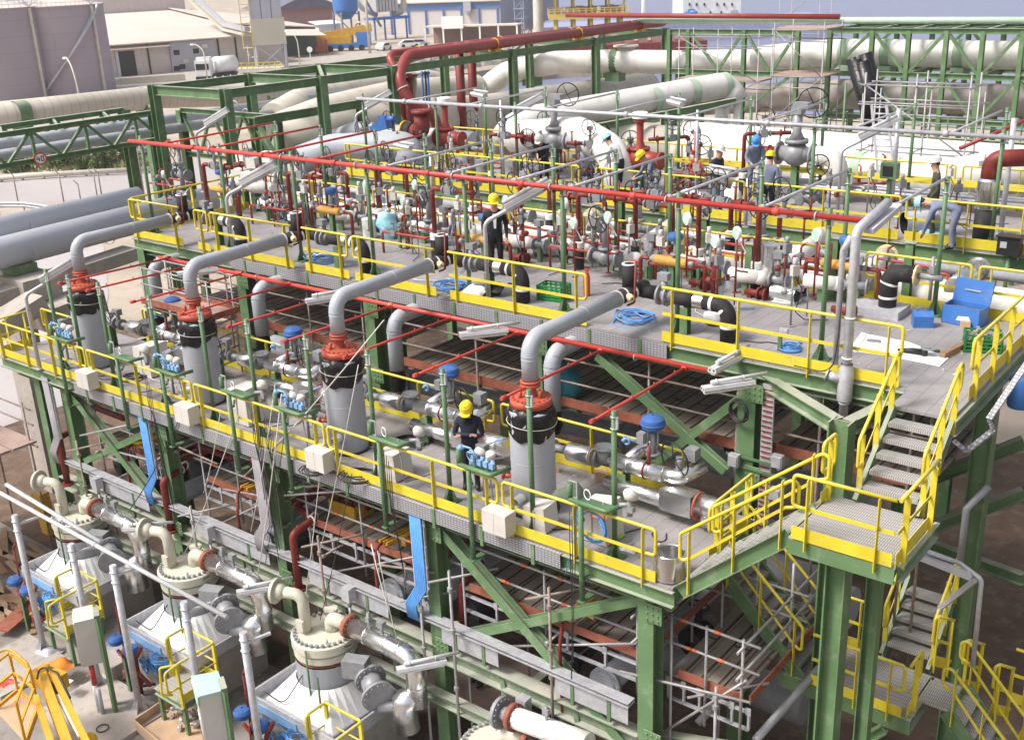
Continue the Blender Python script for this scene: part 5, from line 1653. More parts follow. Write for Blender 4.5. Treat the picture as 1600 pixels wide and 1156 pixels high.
def make_discharge():
 t = thing('discharge_pipe', 'p', 'pipe', (0, 0, 0), 0, 'blue-grey elbow pipes from the vessels')
 r = .148
 m = M().pipe([(0, 0, 2.5), (0, 0, 3.22), (0, 2.75, 3.22)], r, .3, 22)
 for (c, ax) in (((0, 0, 2.86), (0, 0, 1)), ((0, 0, 2.93), (0, 0, 1)), ((0, .36, 3.22), (0, 1, 0)), ((0, 1.6, 3.22), (0, 1, 0)), ((0, .1, 3.16), (0, 1, -1)), ((0, .2, 3.2), (0, 1, -.5))):
  m.lathe([(r + .001, -.015), (r + .006, 0), (r + .001, .015)], c, ax, 22)
 ob('pipe', m, GREYP, t)
 ob('end_band', M().lathe([(r + .004, -.02), (r + .014, -.02), (r + .014, .02), (r + .004, .02)], (0, 2.74, 3.22), (0, 1, 0), 22), ROPE, t)
 m = M().cyl((0, 2.78, 3.22), (0, 3.75, 3.22), r - .01, 20)
 m.cyl((0, 3.5, 3.22), (.42, 3.5, 3.2), r - .012, 20)
 m.cyl((-.04, 3.25, 3.28), (-.04, 3.25, 3.78), .14, 18)
 ob('insulation', m, BLACKI, t)
 m = M()
 for y in (2.98, 3.3):
  m.lathe([(r + .0, -.025), (r + .006, 0), (r + .0, .025)], (0, y, 3.22), (.2, 1, .15 if y > 3 else -.1), 20)
 m.lathe([(.145, -.01), (.147, .01), (.1, .012)], (-.04, 3.25, 3.78), (0, 0, 1), 18)
 ob('white_tape', m, WHITE, t)
 ob('nozzle_plug', M().lathe([(.06, 0), (.075, .04), (.075, .12), (.05, .17), (.02, .17)], (.12, 2.95, 3.24), (.8, -.45, -.1), 14), mat('cream plug', (.62, .52, .30), .6) if 'CREAMPLUG' not in globals() else CREAMPLUG, t)
 m = M().flange((.5, 3.5, 3.19), (1, 0, 0), .2, .05, 20)
 m.flange((.66, 3.5, 3.19), (1, 0, 0), .2, .05, 20, 10, .02)
 m.cyl((.42, 3.5, 3.19), (.8, 3.5, 3.19), .12, 14)
 m.cyl((.58, 3.5, 3.25), (.58, 3.5, 3.5), .07, 12)
 m.box((.58, 3.5, 3.56), (.22, .16, .14))
 ob('valve', m, STEELG, t)
 ob('insulation', M().cyl((.8, 3.5, 3.19), (1.25, 3.5, 3.19), .142, 20), BLACKI, t)
 ob('cladding', M().lathe([(.02, 0), (.148, 0), (.148, .02), (.148, .2), (.02, .2)], (1.25, 3.5, 3.19), (1, 0, 0), 20), SILVER, t)
 m = M().pipe([(1.45, 3.5, 3.19), (1.95, 3.5, 3.19), (1.95, 3.5, 2.52)], .15, .26, 20)
 ob('insulation', m, BLACKI, t)
 m = M()
 for (c, ax) in (((1.62, 3.5, 3.19), (1, 0, 0)), ((1.86, 3.5, 3.1), (1, 0, -1)), ((1.95, 3.5, 2.8), (0, 0, 1))):
  m.lathe([(.152, -.03), (.158, 0), (.152, .03)], c, ax, 20)
 ob('white_tape', m, WHITE, t)
 ob('drain', M().pipe([(.2, 3.1, 3.9), (.2, 3.05, 3.1), (.1, 2.95, 3.05)], .022, .05, 7), OXIDE, t)
 ob('support', M().ib((1.05, 3.5, 2.5), (1.05, 3.5, 3.03), .16, .16, .014), GREEN, t)
 return t
CREAMPLUG = mat('cream plug', (.62, .52, .30), .6)
dis = make_discharge()
for k, x in enumerate(VX):
 lb = 'blue-grey pipe bending from the vessel ' + VW[k] + ' over to the middle deck'
 if k == 0:
  dis.location = (x, VY, 0)
  tag(dis, lb)
 else:
  dup(dis, (x, VY, 0), 0, lb)
def make_riser():
 t = thing('bent_riser', 'p', 'pipe', (0, 0, 0), 0, 'blue-grey risers bending under the middle deck')
 m = M().pipe([(0, 0, .75), (0, 0, 2.12), (0, 5, 2.05)], .165, .3, 20)
 for c in ((0, 0, 1.8), (0, 0, 1.88), (0, .1, 2.06), (0, .3, 2.12)):
  m.lathe([(.166, -.012), (.172, 0), (.166, .012)], c, (0, c[1] * 3, 1), 20)
 ob('pipe', m, GREYP, t)
 m = M().lathe([(.17, .95), (.185, .8), (.17, .6), (.12, .45)], n=20)
 crumple(m, 0, .03, 3, 8)
 ob('plastic_wrap', m, BLACKP, t)
 m = M().cyl((0, -.05, .46), (0, -.05, .2), .03, 8).cyl((0, -.05, .26), (0, -.05, .17), .16, 18).cyl((0, -.05, .17), (0, -.05, .15), .17, 18).cyl((0, -.05, .15), (0, -.05, 0), .04, 8)
 ob('spring_support', m, TERRA, t)
 return t
ris = make_riser()
for k, x in enumerate([-11.95, -16.2, -20.75, -25.0]):
 lb = 'blue-grey vertical pipe with black wrapped foot behind the vessel ' + VW[k]
 if k == 0:
  ris.location = (x, 16.05, 0)
  tag(ris, lb)
 else:
  dup(ris, (x, 16.05, 0), 0, lb)
def make_train():
 t = thing('valve_train', 'p', 'pipework', (0, 0, 0), 0, 'silver clad valve trains on the lower deck')
 Y = 1.1
 m = M().pipe([(-1.1, Y + .3, .9), (-1.05, Y, .7), (-.25, Y, .7), (-.1, Y, .7)], .075, .15, 12)
 m.flange((-.62, Y, .7), (1, 0, 0), .15, .04, 16, 8, .02).flange((-.36, Y, .7), (1, 0, 0), .15, .04, 16, 8, .02)
 m.cyl((-.49, Y, .7), (-.49, Y, 1.0), .075, 12, .045).box((-.49, Y, 1.03), (.2, .16, .16)).cyl((-.49, Y, 1.0), (-.49, Y - .25, 1.05), .03, 8)
 ob('gate_valve', m, STEELG, t)
 m = M().cyl((.62, Y, .72), (1.0, Y, .76), .08, 12).flange((.64, Y, .72), (1, 0, 0), .17, .05, 18, 10, .02)
 m.cyl((.78, Y, .7), (.78, Y, .95), .13, 16).flange((.78, Y, .97), (0, 0, 1), .18, .05, 18, 10, .025)
 ob('check_valve', m, STEELG, t)
 ob('hand_wheel', M().wheel((-.49, Y - .32, 1.06), (.2, 1, .1), .26, .014), BLACKM, t)
 m = M().lathe([(.02, 0), (.17, .0), (.175, .01), (.175, .5), (.17, .51), (.05, .51)], (.0, Y, .7), (1, 0, .03), 22)
 ob('cladding', m, SILVER, t)
 ob('end_ring', M().flange((.53, Y, .72), (1, 0, 0), .16, .03, 18), CREAMPLUG, t)
 m = M().tube([(.98, Y, .77), (2.05, Y, .77)], .155, 22)
 m.lathe([(.156, 0), (.162, .02), (.156, .04)], (1.3, Y, .77), (1, 0, 0), 22)
 m.lathe([(.156, 0), (.162, .02), (.156, .04)], (1.75, Y, .77), (1, 0, 0), 22)
 m.pipe([(1.25, Y, .8), (1.3, Y + .42, .9), (1.55, Y + .6, .9)], .12, .2, 18)
 m.pipe([(2.0, Y, .77), (2.35, Y + .05, .78), (2.55, Y + .45, .9)], .14, .22, 18)
 m.tube([(.9, Y - .1, .36), (2.3, Y - .1, .33)], .14, 20)
 ob('cladding', m, SILVER, t)
 m = M().cyl((1.62, Y + .3, .85), (1.62, Y + .3, 1.35), .05, 10).flange((1.62, Y + .3, .95), (0, 0, 1), .13, .04, 14, 8, .02)
 m.cyl((1.52, Y + .3, 1.05), (1.52, Y + .3, 1.45), .018, 6).cyl((1.72, Y + .3, 1.05), (1.72, Y + .3, 1.45), .018, 6)
 m.box((1.5, Y + .12, 1.3), (.14, .14, .2))
 ob('yoke', m, STEELG, t)
 ob('actuator', M().lathe([(.05, 1.42), (.2, 1.46), (.215, 1.5), (.215, 1.58), (.2, 1.63), (.13, 1.68), (.02, 1.7)], (1.62, Y + .3, 0), n=26).torus((1.62, Y + .3, 1.54), UP, .218, .015, 26, 5), BLUE, t)
 ob('red_spool', M().cyl((1.75, Y - .05, .92), (1.75, Y - .05, 1.25), .035, 10).torus((1.68, Y, .77), (1, 0, 0), .165, .02, 18, 5), OXIDE, t)
 ob('tubing', M().pipe([(1.45, Y + .1, 1.2), (1.25, Y, 1.28), (1.2, Y - .05, 1.22)], .03, .06, 6).coil((1.28, Y - .02, 1.24), (.4, 1, 0), .08, .012, 3), BLUET, t)
 ob('hand_wheel', M().wheel((2.25, Y - .02, 1.12), (.3, 1, .1), .33, .016), BLACKM, t)
 m = M().cyl((2.3, Y + .05, .8), (2.3, Y + .05, 1.15), .06, 10).box((2.42, Y + .3, 1.15), (.2, .2, .22))
 ob('valve_stem', m, STEELG, t)
 m = M().box((2.4, Y - .1, .42), (.62, .34, .4))
 ob('clad_box', m, SILVER, t)
 ob('strap', M().torus((2.78, Y - .1, .42), (1, 0, 0), .235, .022, 20, 5), ORANGE, t)
 m = M().tube([(2.74, Y - .1, .46), (3.4, Y - .1, .46)], .19, 22).cyl((2.95, Y - .1, .4), (2.95, Y - .1, .1), .13, 16)
 ob('cladding', m, SILVER, t)
 for x in (1.22, -.9):
  ob('support', M().ib((x, Y - .02, 0), (x, Y - .02, .6), .18, .16, .014), GREEN, t)
 ob('spring_support', M().cyl((1.1, Y + .05, .3), (1.1, Y + .05, .06), .09, 14).cyl((1.1, Y + .05, .1), (1.1, Y + .05, .06), .13, 14).cyl((1.1, Y + .05, .28), (1.1, Y + .05, .25), .13, 14), TERRA, t)
 return t
trn = make_train()
for k, x in enumerate(VX):
 lb = 'silver clad valve train with blue actuator behind the vessel ' + VW[k]
 if k == 0:
  trn.location = (x, VY, 0)
  tag(trn, lb)
 else:
  dup(trn, (x, VY, 0), 0, lb)
def make_stand(kind):
 t = thing('instrument_stand', 's', 'instrument stand', (0, 0, 0), 0, 'green instrument stands along the lower deck front')
 m = M().cyl((0, 0, -.75), (0, 0, 1.05), .045, 10).box((0, .1, -.72), (.12, .35, .02)).box((0, .06, -.3), (.06, .2, .05))
 m.bar((.0, .08, .75), (-.25, .3, .75), .04, .05)
 ob('post', m, GREENP, t)
 m = M().pipe([(-.22, 0, 1.1), (.5, 0, 1.08), (.62, .38, 1.1)], .042, .06, 10)
 m.cyl((-.22, .02, 1.08), (-.22, .02, 1.38), .05, 10).box((.2, .16, 1.06), (.6, .22, .012))
 ob('bracket', m, GREENP, t)
 rb = random.Random(kind)
 if kind == 0:
  for x in (.12, .38):
   m = M().sph((x, .18, 1.36), .1, 10, 7, (1.1, .9, .9))
   crumple(m, 0, .04, x * 9, 9)
   ob('wrapped_head', m, ROPE, t)
  m = M()
  for x in (.05, .18, .32, .45):
   m.cyl((x, .14, 1.1), (x + rb.uniform(-.05, .05), .16, 1.3), .035, 8).box((x, .1, 1.2), (.09, .07, .1))
  m.coil((.02, .06, 1.3), (.3, 1, .2), .09, .014, 3).cyl((-.22, .03, 1.38), (-.15, .05, 1.45), .05, 8)
  m.pipe([(-.15, .05, 1.45), (.0, .1, 1.42), (.05, .1, 1.2)], .02, .05, 6)
  ob('transmitter', m, BLUET, t)
 else:
  m = M().sph((.74, .3, 1.32), .12, 10, 7, (1.15, .9, .85))
  crumple(m, 0, .04, 4, 9)
  ob('wrapped_head', m, ROPE, t)
  m = M().cyl((.74, .3, 1.25), (.74, .3, .95), .05, 8).cyl((.6, .2, 1.15), (.8, .35, 1.15), .035, 8).box((.76, .3, 1.08), (.12, .1, .1))
  ob('transmitter', m, STEELG, t)
  ob('mount_frame', M().box((-.16, .03, 1.42), (.16, .02, .02)).box((-.16, .03, 1.14), (.16, .02, .02)).box((-.09, .03, 1.28), (.02, .02, .28)), GALV, t)
  ob('cable_loop', M().torus((.1, .05, 1.25), (.3, 1, 0), .085, .01, 18, 5), WHITE, t)
 ob('impulse_line', M().pipe([(.3, .2, 1.1), (.34, .25, .2), (.34, 1.0, .08)], .013, .05, 6), STEELG, t)
 return t
SX = [-24.58, -22.04, -20.31, -17.97, -16.27, -13.6, -11.43, -9.07]
near = ['at the far left of the lower deck', 'below the leftmost vessel', 'between the two left vessels', 'before the second vessel from the left', 'right of the second vessel', 'before the third vessel from the left', 'in front of the folded-arms man', 'beside the hanging blue hose coil']
st = [make_stand(0), make_stand(1)]
for k, x in enumerate(SX):
 lb = ('green instrument stand with pale blue transmitters ' if k % 2 == 0 else 'green instrument stand with one wrapped white head ') + near[k]
 s = st[k % 2]
 if k < 2:
  s.location = (x, F1 - .15, 0)
  tag(s, lb)
 else:
  dup(s, (x, F1 - .15, 0), 0, lb)
for k, (x, nb_) in enumerate(((-23.4, 'near the leftmost vessel'), (-19.5, 'left of the second cable run'), (-15.25, 'below the third vessel'), (-10.75, 'below the vessel nearest the stair'))):
 t = thing('junction_box', 'beige junction box hung outside the lower deck rail ' + nb_, 'junction box', (x, F1 - .2, .1), 0, 'beige junction boxes on the rail')
 ob('body', M().bb((x - .26, F1 - .33, .08), (x + .26, F1 - .06, .5)), BOXG, t)
 ob('lid', M().bb((x - .255, F1 - .35, .09), (x - .004, F1 - .33, .49)).bb((x + .004, F1 - .35, .09), (x + .255, F1 - .33, .49)), BOXG, t)
for k, (x, y, sx, sy, h, nb_) in enumerate(((-9.3, 13.75, .6, .55, .62, 'behind the hanging blue hose coil'), (-13.95, 13.5, .6, .5, .5, 'left of the folded-arms man'), (-18.6, 13.75, .7, .6, .75, 'right of the second vessel from the left'), (-23.1, 14.4, .7, .6, .7, 'right of the leftmost vessel'), (-10.35, 13.45, .5, .4, .42, 'at the foot of the vessel nearest the stair'))):
 m = M()
 a, b = sx / 2, sy / 2
 m.hexa([(x - a, y - b, .02), (x + a, y - b, .02), (x + a, y + b, .02), (x - a, y + b, .02), (x - a * .95, y - b * .9, h), (x + a * .8, y - b * .9, h * 1.1), (x + a * .8, y + b, h * 1.15), (x - a * .95, y + b, h)])
 m.box((x, y - b + .004, h * .5), (.02, .03, h * .9))
 tag(ob('insulation_box', m, BOXG), 'beige sheet-clad box standing on the lower deck ' + nb_, 'box', 'sheet-clad boxes on the lower deck')
def make_sample():
 t = thing('sampling_valve', 's', 'valve', (0, 0, 0), 0, 'small grey sampling valves by the vessels')
 m = M().cyl((0, 0, 0), (0, 0, .75), .03, 8).box((0, 0, .01), (.14, .14, .02))
 m.cyl((-.3, 0, .62), (.45, .12, .56), .035, 10).cyl((0, 0, .6), (0, 0, .95), .045, 10).flange((0, 0, .72), UP, .09, .03, 12, 4, .015).flange((-.15, 0, .62), (1, 0, 0), .09, .03, 12).flange((.2, .06, .6), (1, .2, 0), .09, .03, 12)
 m.box((0, 0, 1.02), (.2, .16, .14)).bar((.05, 0, 1.08), (.3, .1, 1.2), .04, .02)
 m.pipe([(.1, 0, .8), (.3, .25, .8), (.3, .5, .4)], .015, .05, 6).pipe([(0, 0, .3), (.5, .3, .3), (.5, .6, .05)], .012, .05, 6)
 ob('body', m, STEELG, t)
 ob('lever_grip', M().bar((.22, .07, 1.165), (.38, .14, 1.24), .05, .03), BLUET, t)
 ob('flange', M().flange((.46, .13, .56), (1, .2, 0), .08, .03, 12, 4, .015), ORANGE, t)
 return t
smp = make_sample()
for k, x in enumerate(VX):
 lb = 'small grey sampling valve with lever beside the vessel ' + VW[k]
 if k == 0:
  smp.location = (x - 1.0, 13.75, 0)
  tag(smp, lb)
 else:
  dup(smp, (x - 1.0, 13.75, 0), 0, lb)
def make_light():
 t = thing('light_fitting', 'l', 'light', (0, 0, 0), 0, 'long twin light fittings')
 m = M()
 pr = [(-.09, .03), (-.07, .09), (.07, .09), (.09, .03), (.07, 0), (-.07, 0)]
 m.prism([(0, y, z) for y, z in pr], (.95, 0, 0))
 ob('housing', m, LIGHTFIX, t)
 ob('diffuser', M().prism([(.03, y * .8, z) for y, z in ((-.08, 0), (.08, 0), (.05, -.045), (-.05, -.045))], (.89, 0, 0)), DIFF, t)
 m = M().cyl((.15, 0, .15), (1.2, 0, .17), .035, 10)
 for x in (.25, .75):
  m.torus((x, 0, .15), (1, 0, 0), .04, .012, 12, 5).cyl((x, 0, .07), (x, 0, .13), .02, 6)
 ob('conduit', m, LIGHTFIX, t)
 m = M()
 for y in (-.04, .04):
  m.cyl((-.003, y, .05), (.003, y, .05), .018, 8)
 ob('cable_gland', m, BLACKM, t)
 return t
lit = make_light()
LL_ = [((718, 527), (800, 518), 2.55, 'hanging between the two right elbow pipes'), ((478, 474), (548, 463), 2.55, 'hanging left of the third elbow pipe'), ((277, 431), (335, 424), 2.55, 'hanging left of the second elbow pipe'), ((1098, 612), (1166, 602), 2.3, 'fixed to the green column left of the stair'), ((1112, 583), (1172, 552), 2.45, 'at the end of the lower red header')]
for k, (a, b, z, nb_) in enumerate(LL_):
 p, q = pz(*a, z), pz(*b, z)
 rz = math.atan2(q.y - p.y, q.x - p.x)
 lb = 'pale twin-tube light fitting ' + nb_
 if k == 0:
  lit.location = p
  lit.rotation_euler = (0, 0, rz)
  tag(lit, lb)
 else:
  dup(lit, p, rz, lb)
def lamp_arm(foot, H, az, lb, tilt=.45, reach=.55, r=.045):
 t = thing('lamp_pole', lb, 'light pole', foot, 0, 'bent grey lamp poles')
 f = V(foot)
 d = V((math.cos(az), math.sin(az), 0))
 e = f + UP * (H + reach * math.tan(tilt)) + d * reach
 k_ = f + UP * H
 far = e + (e - k_).normalized() * .75
 ob('pole', M().pipe([f, k_, far], r, .22, 10), GALV, t)
 dd = (far - k_).normalized()
 s = d.cross(UP)
 u = s.cross(dd)
 m = M()
 a, b = e + u * .1 - dd * .1, e + u * .1 + dd * .95
 m.bar(a, b, .14, .07, u)
 m.tube([a + u * .08, b + u * .08], .04, 8)
 ob('lamp', m, LIGHTFIX, t)
 ob('diffuser', M().bar(a - u * .055, b - u * .055, .13, .03, u), DIFF, t)
 ob('base_plate', M().box(f + UP * .01, (.16, .16, .02)), GALV, t)
 return t
lamp_arm((-25.9, 12.95, 0), 1.95, .95, 'bent grey lamp pole at the far left of the lower deck')
pc = pY(1321, 600, 16.72)
t = thing('conduit_pole', 'thick grey conduit pole with tee casting beside the upper stair', 'conduit pole', (pc.x, pc.y, 1.3))
ob('pole', M().pipe([(pc.x, pc.y, 1.3), (pc.x, pc.y, 5.05), (pc.x + .15, pc.y + .9, 5.35)], .078, .16, 14), GALV, t)
ob('tee', M().lathe([(.085, -.35), (.125, -.3), (.125, .25), (.1, .3), (.1, .34)], (pc.x, pc.y, 2.45), UP, 18).cyl((pc.x - .08, pc.y - .02, 2.5), (pc.x - .3, pc.y - .08, 2.58), .08, 14).flange((pc.x - .3, pc.y - .08, 2.58), (1, .25, -.3), .11, .03, 14), GALV, t)
ob('conduit', M().pipe([(pc.x - .2, pc.y, 2.75), (pc.x - .2, pc.y, 4.7), (pc.x - .08, pc.y, 4.95)], .05, .12, 10), GALV, t)
m = M()
a, b = V((pc.x + .1, pc.y + .25, 5.0)), V((pc.x + .22, pc.y + 1.15, 5.25))
m.bar(a, b, .17, .09)
ob('lamp', m, LIGHTFIX, t)
m = M()
for z in (2.1, 2.9, 3.6):
 m.torus((pc.x, pc.y, z), UP, .085, .012, 16, 5)
ob('clamp', m, WHITE, t)
ob('cable', M().pipe([(pc.x - .12, pc.y - .1, 4.2), (pc.x - .13, pc.y - .12, 3.3), (pc.x - .2, pc.y - .1, 2.6), (pc.x - .9, pc.y - .05, 2.6)], .012, .3, 6), CABLEK, t)
t = thing('riser_tray', 'vertical cable tray with grey boxes beside the green column', 'cable tray', (-7.75, 16.8, -1))
ob('tray', M().bar((-7.75, 16.82, -2), (-7.75, 16.82, 2.1), .22, .05, (0, 1, 0)), GALV, t)
m = M()
for k in range(40):
 m.bar((-7.84, 16.78, -1.9 + k * .1), (-7.66, 16.78, -1.9 + k * .1), .03, .02)
ob('tray_rungs', m, OXIDE, t)
for (dx, z) in ((-.55, .55), (.3, .75), (.3, .1)):
 ob('box', M().box((-7.75 + dx, 16.66, z), (.2, .12, .24)).box((-7.75 + dx, 16.59, z), (.16, .02, .2)).bar((-7.75 + dx, 16.7, z - .18), (-7.75 + dx + .05, 16.7, z - .12), .1, .05), GALV, t)
ob('rail', M().bar((-8.5, 16.72, .62), (-7.3, 16.72, .62), .04, .04).bar((-8.5, 16.72, .42), (-7.3, 16.72, .42), .04, .04), GREENP, t)
t = thing('rope_coil', 'dark cable coil hanging from the green column top', 'cable', (-8.3, 16.6, 1.6))
ob('coil', M().coil((-8.25, 16.62, 1.55), (.3, 1, 0), .2, .018, 4), CABLEK, t)
p = pz(1030, 912, .02)
t = thing('waste_bin', 'round silver sheet bin standing at the lower deck corner', 'bin', p)
ob('body', M().lathe([(.02, .01), (.24, .01), (.245, .45), (.235, .46), (.225, .44)], p + V((.02, .28, 0)), n=26), SILVER, t)
ob('label', M().box(p + V((-.12, .12, .22)), (.2, .02, .3), -.5), WOODL, t)
p = pz(768, 748, 0)
t = thing('bucket', 'white paint bucket on the lower deck right of the folded-arms man', 'bucket', pz(773, 712, 0))
q = pz(776, 712, 0)
ob('body', M().lathe([(.01, .005), (.09, .005), (.105, .2), (.11, .2), (.098, .19), (.085, .03)], q, n=18), WHITE, t)
ob('handle', M().torus(q + UP * .2, (1, .4, .2), .1, .006, 16, 4), GALV, t)
for (x, y, r, mt, lb) in ((640, 690, .34, CABLEK, 'coil of dark cable lying behind the third vessel'), (560, 745, .3, CABLEK, 'tangle of dark cable between rail and third vessel'), (210, 590, .26, CABLEK, 'small dark cable tangle beside the leftmost vessel'), (495, 735, .3, CABLEK, 'tangled dark cable below the stand right of the second vessel'), (470, 600, .3, CABLEK, 'dark cable loop on the deck behind the second vessel')):
 q = pz(x, y, .02)
 tag(ob('cable_coil', M().coil(q, (0, .1, 1), r, .014, 5, .25), mt), lb, 'cable')
q = pY(922, 822, F1 + .03)
tag(ob('hose_coil', M().coil(q, (.15, 1, .1), .3, .014, 5, .12, 14).pipe([q + V((-.3, 0, 0)), q + V((-.36, -.02, -.5)), q + V((-.45, -.1, -1.0))], .012, .1, 6), BLUEC), 'pale blue hose coil hanging on the front rail', 'hose')
for (x, y, s, mt, lb, nm, ct) in ((1175, 0, 0, 0, 0, 0, 0),):
 pass
def rag(x, y, z, r, mt, lb, nm='rag', ct='rag', h=.12, seed=1, P=None):
 q = P if P is not None else pz(x, y, z)
 m = M()
 n = 9
 base = len(m.v)
 for i in range(n):
  for j in range(n):
   u, w_ = (i / (n - 1) - .5) * 2, (j / (n - 1) - .5) * 2
   pp = q + V((u * r, w_ * r * .8, 0))
   nz = noise.noise(pp * 4 + V((seed, 0, 0)))
   nn = noise.noise_vector(pp * 3 + V((seed * 3, 0, 0)))
   m.v.append(pp + V((nn.x * r * .4, nn.y * r * .4, max(0.005, (h * (1 - max(abs(u), abs(w_)) ** 2) + nz * h * .8)))))
 for i in range(n - 1):
  for j in range(n - 1):
   a = base + i * n + j
   m._f((a, a + n, a + n + 1, a + 1), True)
 return tag(ob(nm, m, mt), lb, ct)
rag(690, 672, 0, .38, mat('sack cloth', (.42, .33, .22), .85, var=.25, sc=6), 'crumpled tan sacking left of the folded-arms man', h=.18, seed=2)
rag(880, 790, .75, .25, mat('olive cloth', (.10, .13, .09), .8), 'dark olive cloth draped beside the small rail stand', h=.3, seed=5, P=pz(893, 782, .8))
rag(940, 805, .58, .14, mat('orange cloth', (.7, .2, .05), .7), 'small orange rag on the box behind the hose coil', seed=6, h=.06)
rag(1065, 797, 0, .12, mat('yellow paper', (.6, .55, .12), .8), 'yellow paper scrap on the deck near the stair', h=.03, seed=7)
rag(965, 838, 0, .12, mat('lime glove', (.30, .5, .04), .7), 'lime green glove lying by the rightmost post', h=.08, seed=8)
rag(982, 858, 0, .16, GALV, 'grey plastic sheet scrap beside the silver bin', h=.06, seed=9)
for (x, y, s, lb) in ((938, 750, .1, 'small brown carton lying in the middle of the lower deck'), (870, 737, .05, 'tiny brown block beside the vessel foot')):
 q = pz(x, y, 0)
 tag(ob('carton', M().box(q + UP * s, (s * 2, s * 1.8, s * 2), .5).box(q + UP * s * 2 + V((s, 0, 0)), (s * .9, s * 1.8, .008), .5), WOODL), lb, 'carton')
m = M()
rr = random.Random(21)
for k in range(260):
 x, y = rr.uniform(-27, -7.6), rr.uniform(13.2, 15.5)
 z = 0
 if k > 130:
  x, y, z = rr.uniform(-26, -4.7), rr.uniform(17, 21), Z2
 s = rr.uniform(.012, .04)
 m.box((x, y, z + .008), (s * 2, s, .012), rr.uniform(0, 3))
tag(ob('litter', m, mat('pale litter', (.55, .5, .44), .8, var=.4, sc=3)), 'tiny pale scraps strewn over the deck plates', 'litter', None, 'stuff')
sc_ = pz(345, 560, 0)
t = thing('scaffold_bench', 'red-edged scaffold bench platform between the two left vessels', 'scaffold', (sc_.x, sc_.y, 0))
P0 = pz(185, 462, 1.55)
X0, X1, Y0, Y1, zB = -23.9, -21.1, 14.9, 15.7, 1.55
ob('planks', M().bb((X0, Y0, zB), (X1, Y1, zB + .04)), PLANK, t)
ob('toe_board', M().bb((X0, Y0 - .03, zB), (X1, Y0, zB + .16)).bb((X1, Y0, zB), (X1 + .03, Y1, zB + .16)).bb((X0, Y1, zB), (X1, Y1 + .03, zB + .16)), TERRA, t)
m = M()
for x in (X0 + .1, X1 - .1):
 for y in (Y0 + .05, Y1 - .05):
  m.cyl((x, y, 0), (x, y, zB + .95), .024, 7)
for y in (Y0 + .05, Y1 - .05):
 for z in (zB + .5, zB + .92, zB - .1):
  m.cyl((X0, y, z), (X1, y, z), .022, 7)
 m.cyl((X0 + .1, y, .1), (X1 - .1, y, zB - .1), .02, 7)
for z in (.35, .7, 1.05, 1.4):
 m.cyl((X1 - .1, Y0 + .05, z), (X1 - .1, Y1 - .05, z), .02, 7)
ob('tubes', m, GALVL, t)
# ================================================================== MIDDLE DECK
def prx(p):
 d = V(p) - CAM
 return d.dot(V(CR[0])) / d.dot(V(CR[2]))
def place(proto, items, fmt, rzs=None):
 """items: (location, rz); the label gets its place counted from the left"""
 it = sorted(items, key=lambda q: prx(q[0]))
 for k, (loc, rz) in enumerate(it):
  lb = fmt.format(ORD[k])
  if k == 0:
   proto.location = loc
   proto.rotation_euler = (0, 0, rz)
   tag(proto, lb)
  else:
   dup(proto, loc, rz, lb)
def make_red_riser(kind):
 t = thing('red_riser', 'r', 'pipework', (0, 0, 0), 0, 'red risers on the middle deck')
 H = 1.75 if kind == 0 else 1.35
 m = M().lathe([(.12, 0), (.12, .62), (.11, .64), (.06, .64)], n=16)
 ob('insulation', m, BLACKI, t)
 ob('white_band', M().lathe([(.123, .5), (.125, .52), (.125, .64), (.05, .655)], n=16), WHITE, t)
 s = 1 if kind == 0 else -1
 m = M().pipe([(0, 0, .64), (0, 0, H), (s * .32, 0, H)], .058, .1, 12)
 ob('pipe', m, OXIDE, t)
 m = M().tube([(s * .78, 0, H), (s * 1.3, 0, H)], .058, 12).flange((s * 1.02, 0, H), (1, 0, 0), .1, .04, 14)
 m.cyl((s * 1.12, 0, H), (s * 1.12, -.02, H + .35), .022, 7).box((s * 1.12, -.02, H + .36), (.12, .04, .02)).cyl((s * 1.0, 0, H), (s * 1.0, 0, H - .5), .022, 7)
 ob('pipe', m, OXIDE, t)
 m = M().tube([(s * .32, 0, H), (s * .78, 0, H)], .062, 12).box((s * .55, 0, H), (.2, .18, .2)).flange((s * .38, 0, H), (1, 0, 0), .1, .03, 14).flange((s * .72, 0, H), (1, 0, 0), .1, .03, 14)
 m.cyl((s * .55, 0, H), (s * .55, 0, H + .42), .045, 10).box((s * .55, 0, H + .46), (.16, .14, .1))
 ob('valve', m, STEELG, t)
 ob('hand_wheel', M().wheel((s * .55 + .0, -.14, H + .5), (.35, 1, .1), .25, .013), BLACKM, t)
 return t
r0, r1 = make_red_riser(0), make_red_riser(1)
B0 = [(682, 405), (816, 400), (1181, 455), (595, 362), (460, 372), (993, 416), (330, 352), (1090, 432), (905, 420)]
B1 = [(420, 332), (548, 345), (640, 345), (740, 358), (860, 372), (946, 400), (1050, 412), (1140, 402), (1215, 415)]
place(r0, [(pz(x, y, Z2), 0) for x, y in B0], 'tall dark red riser with black foot and valve, {} from the left on the middle deck')
place(r1, [(pz(x, y, Z2), 0) for x, y in B1], 'shorter dark red riser with black foot, {} from the left behind the tall ones')
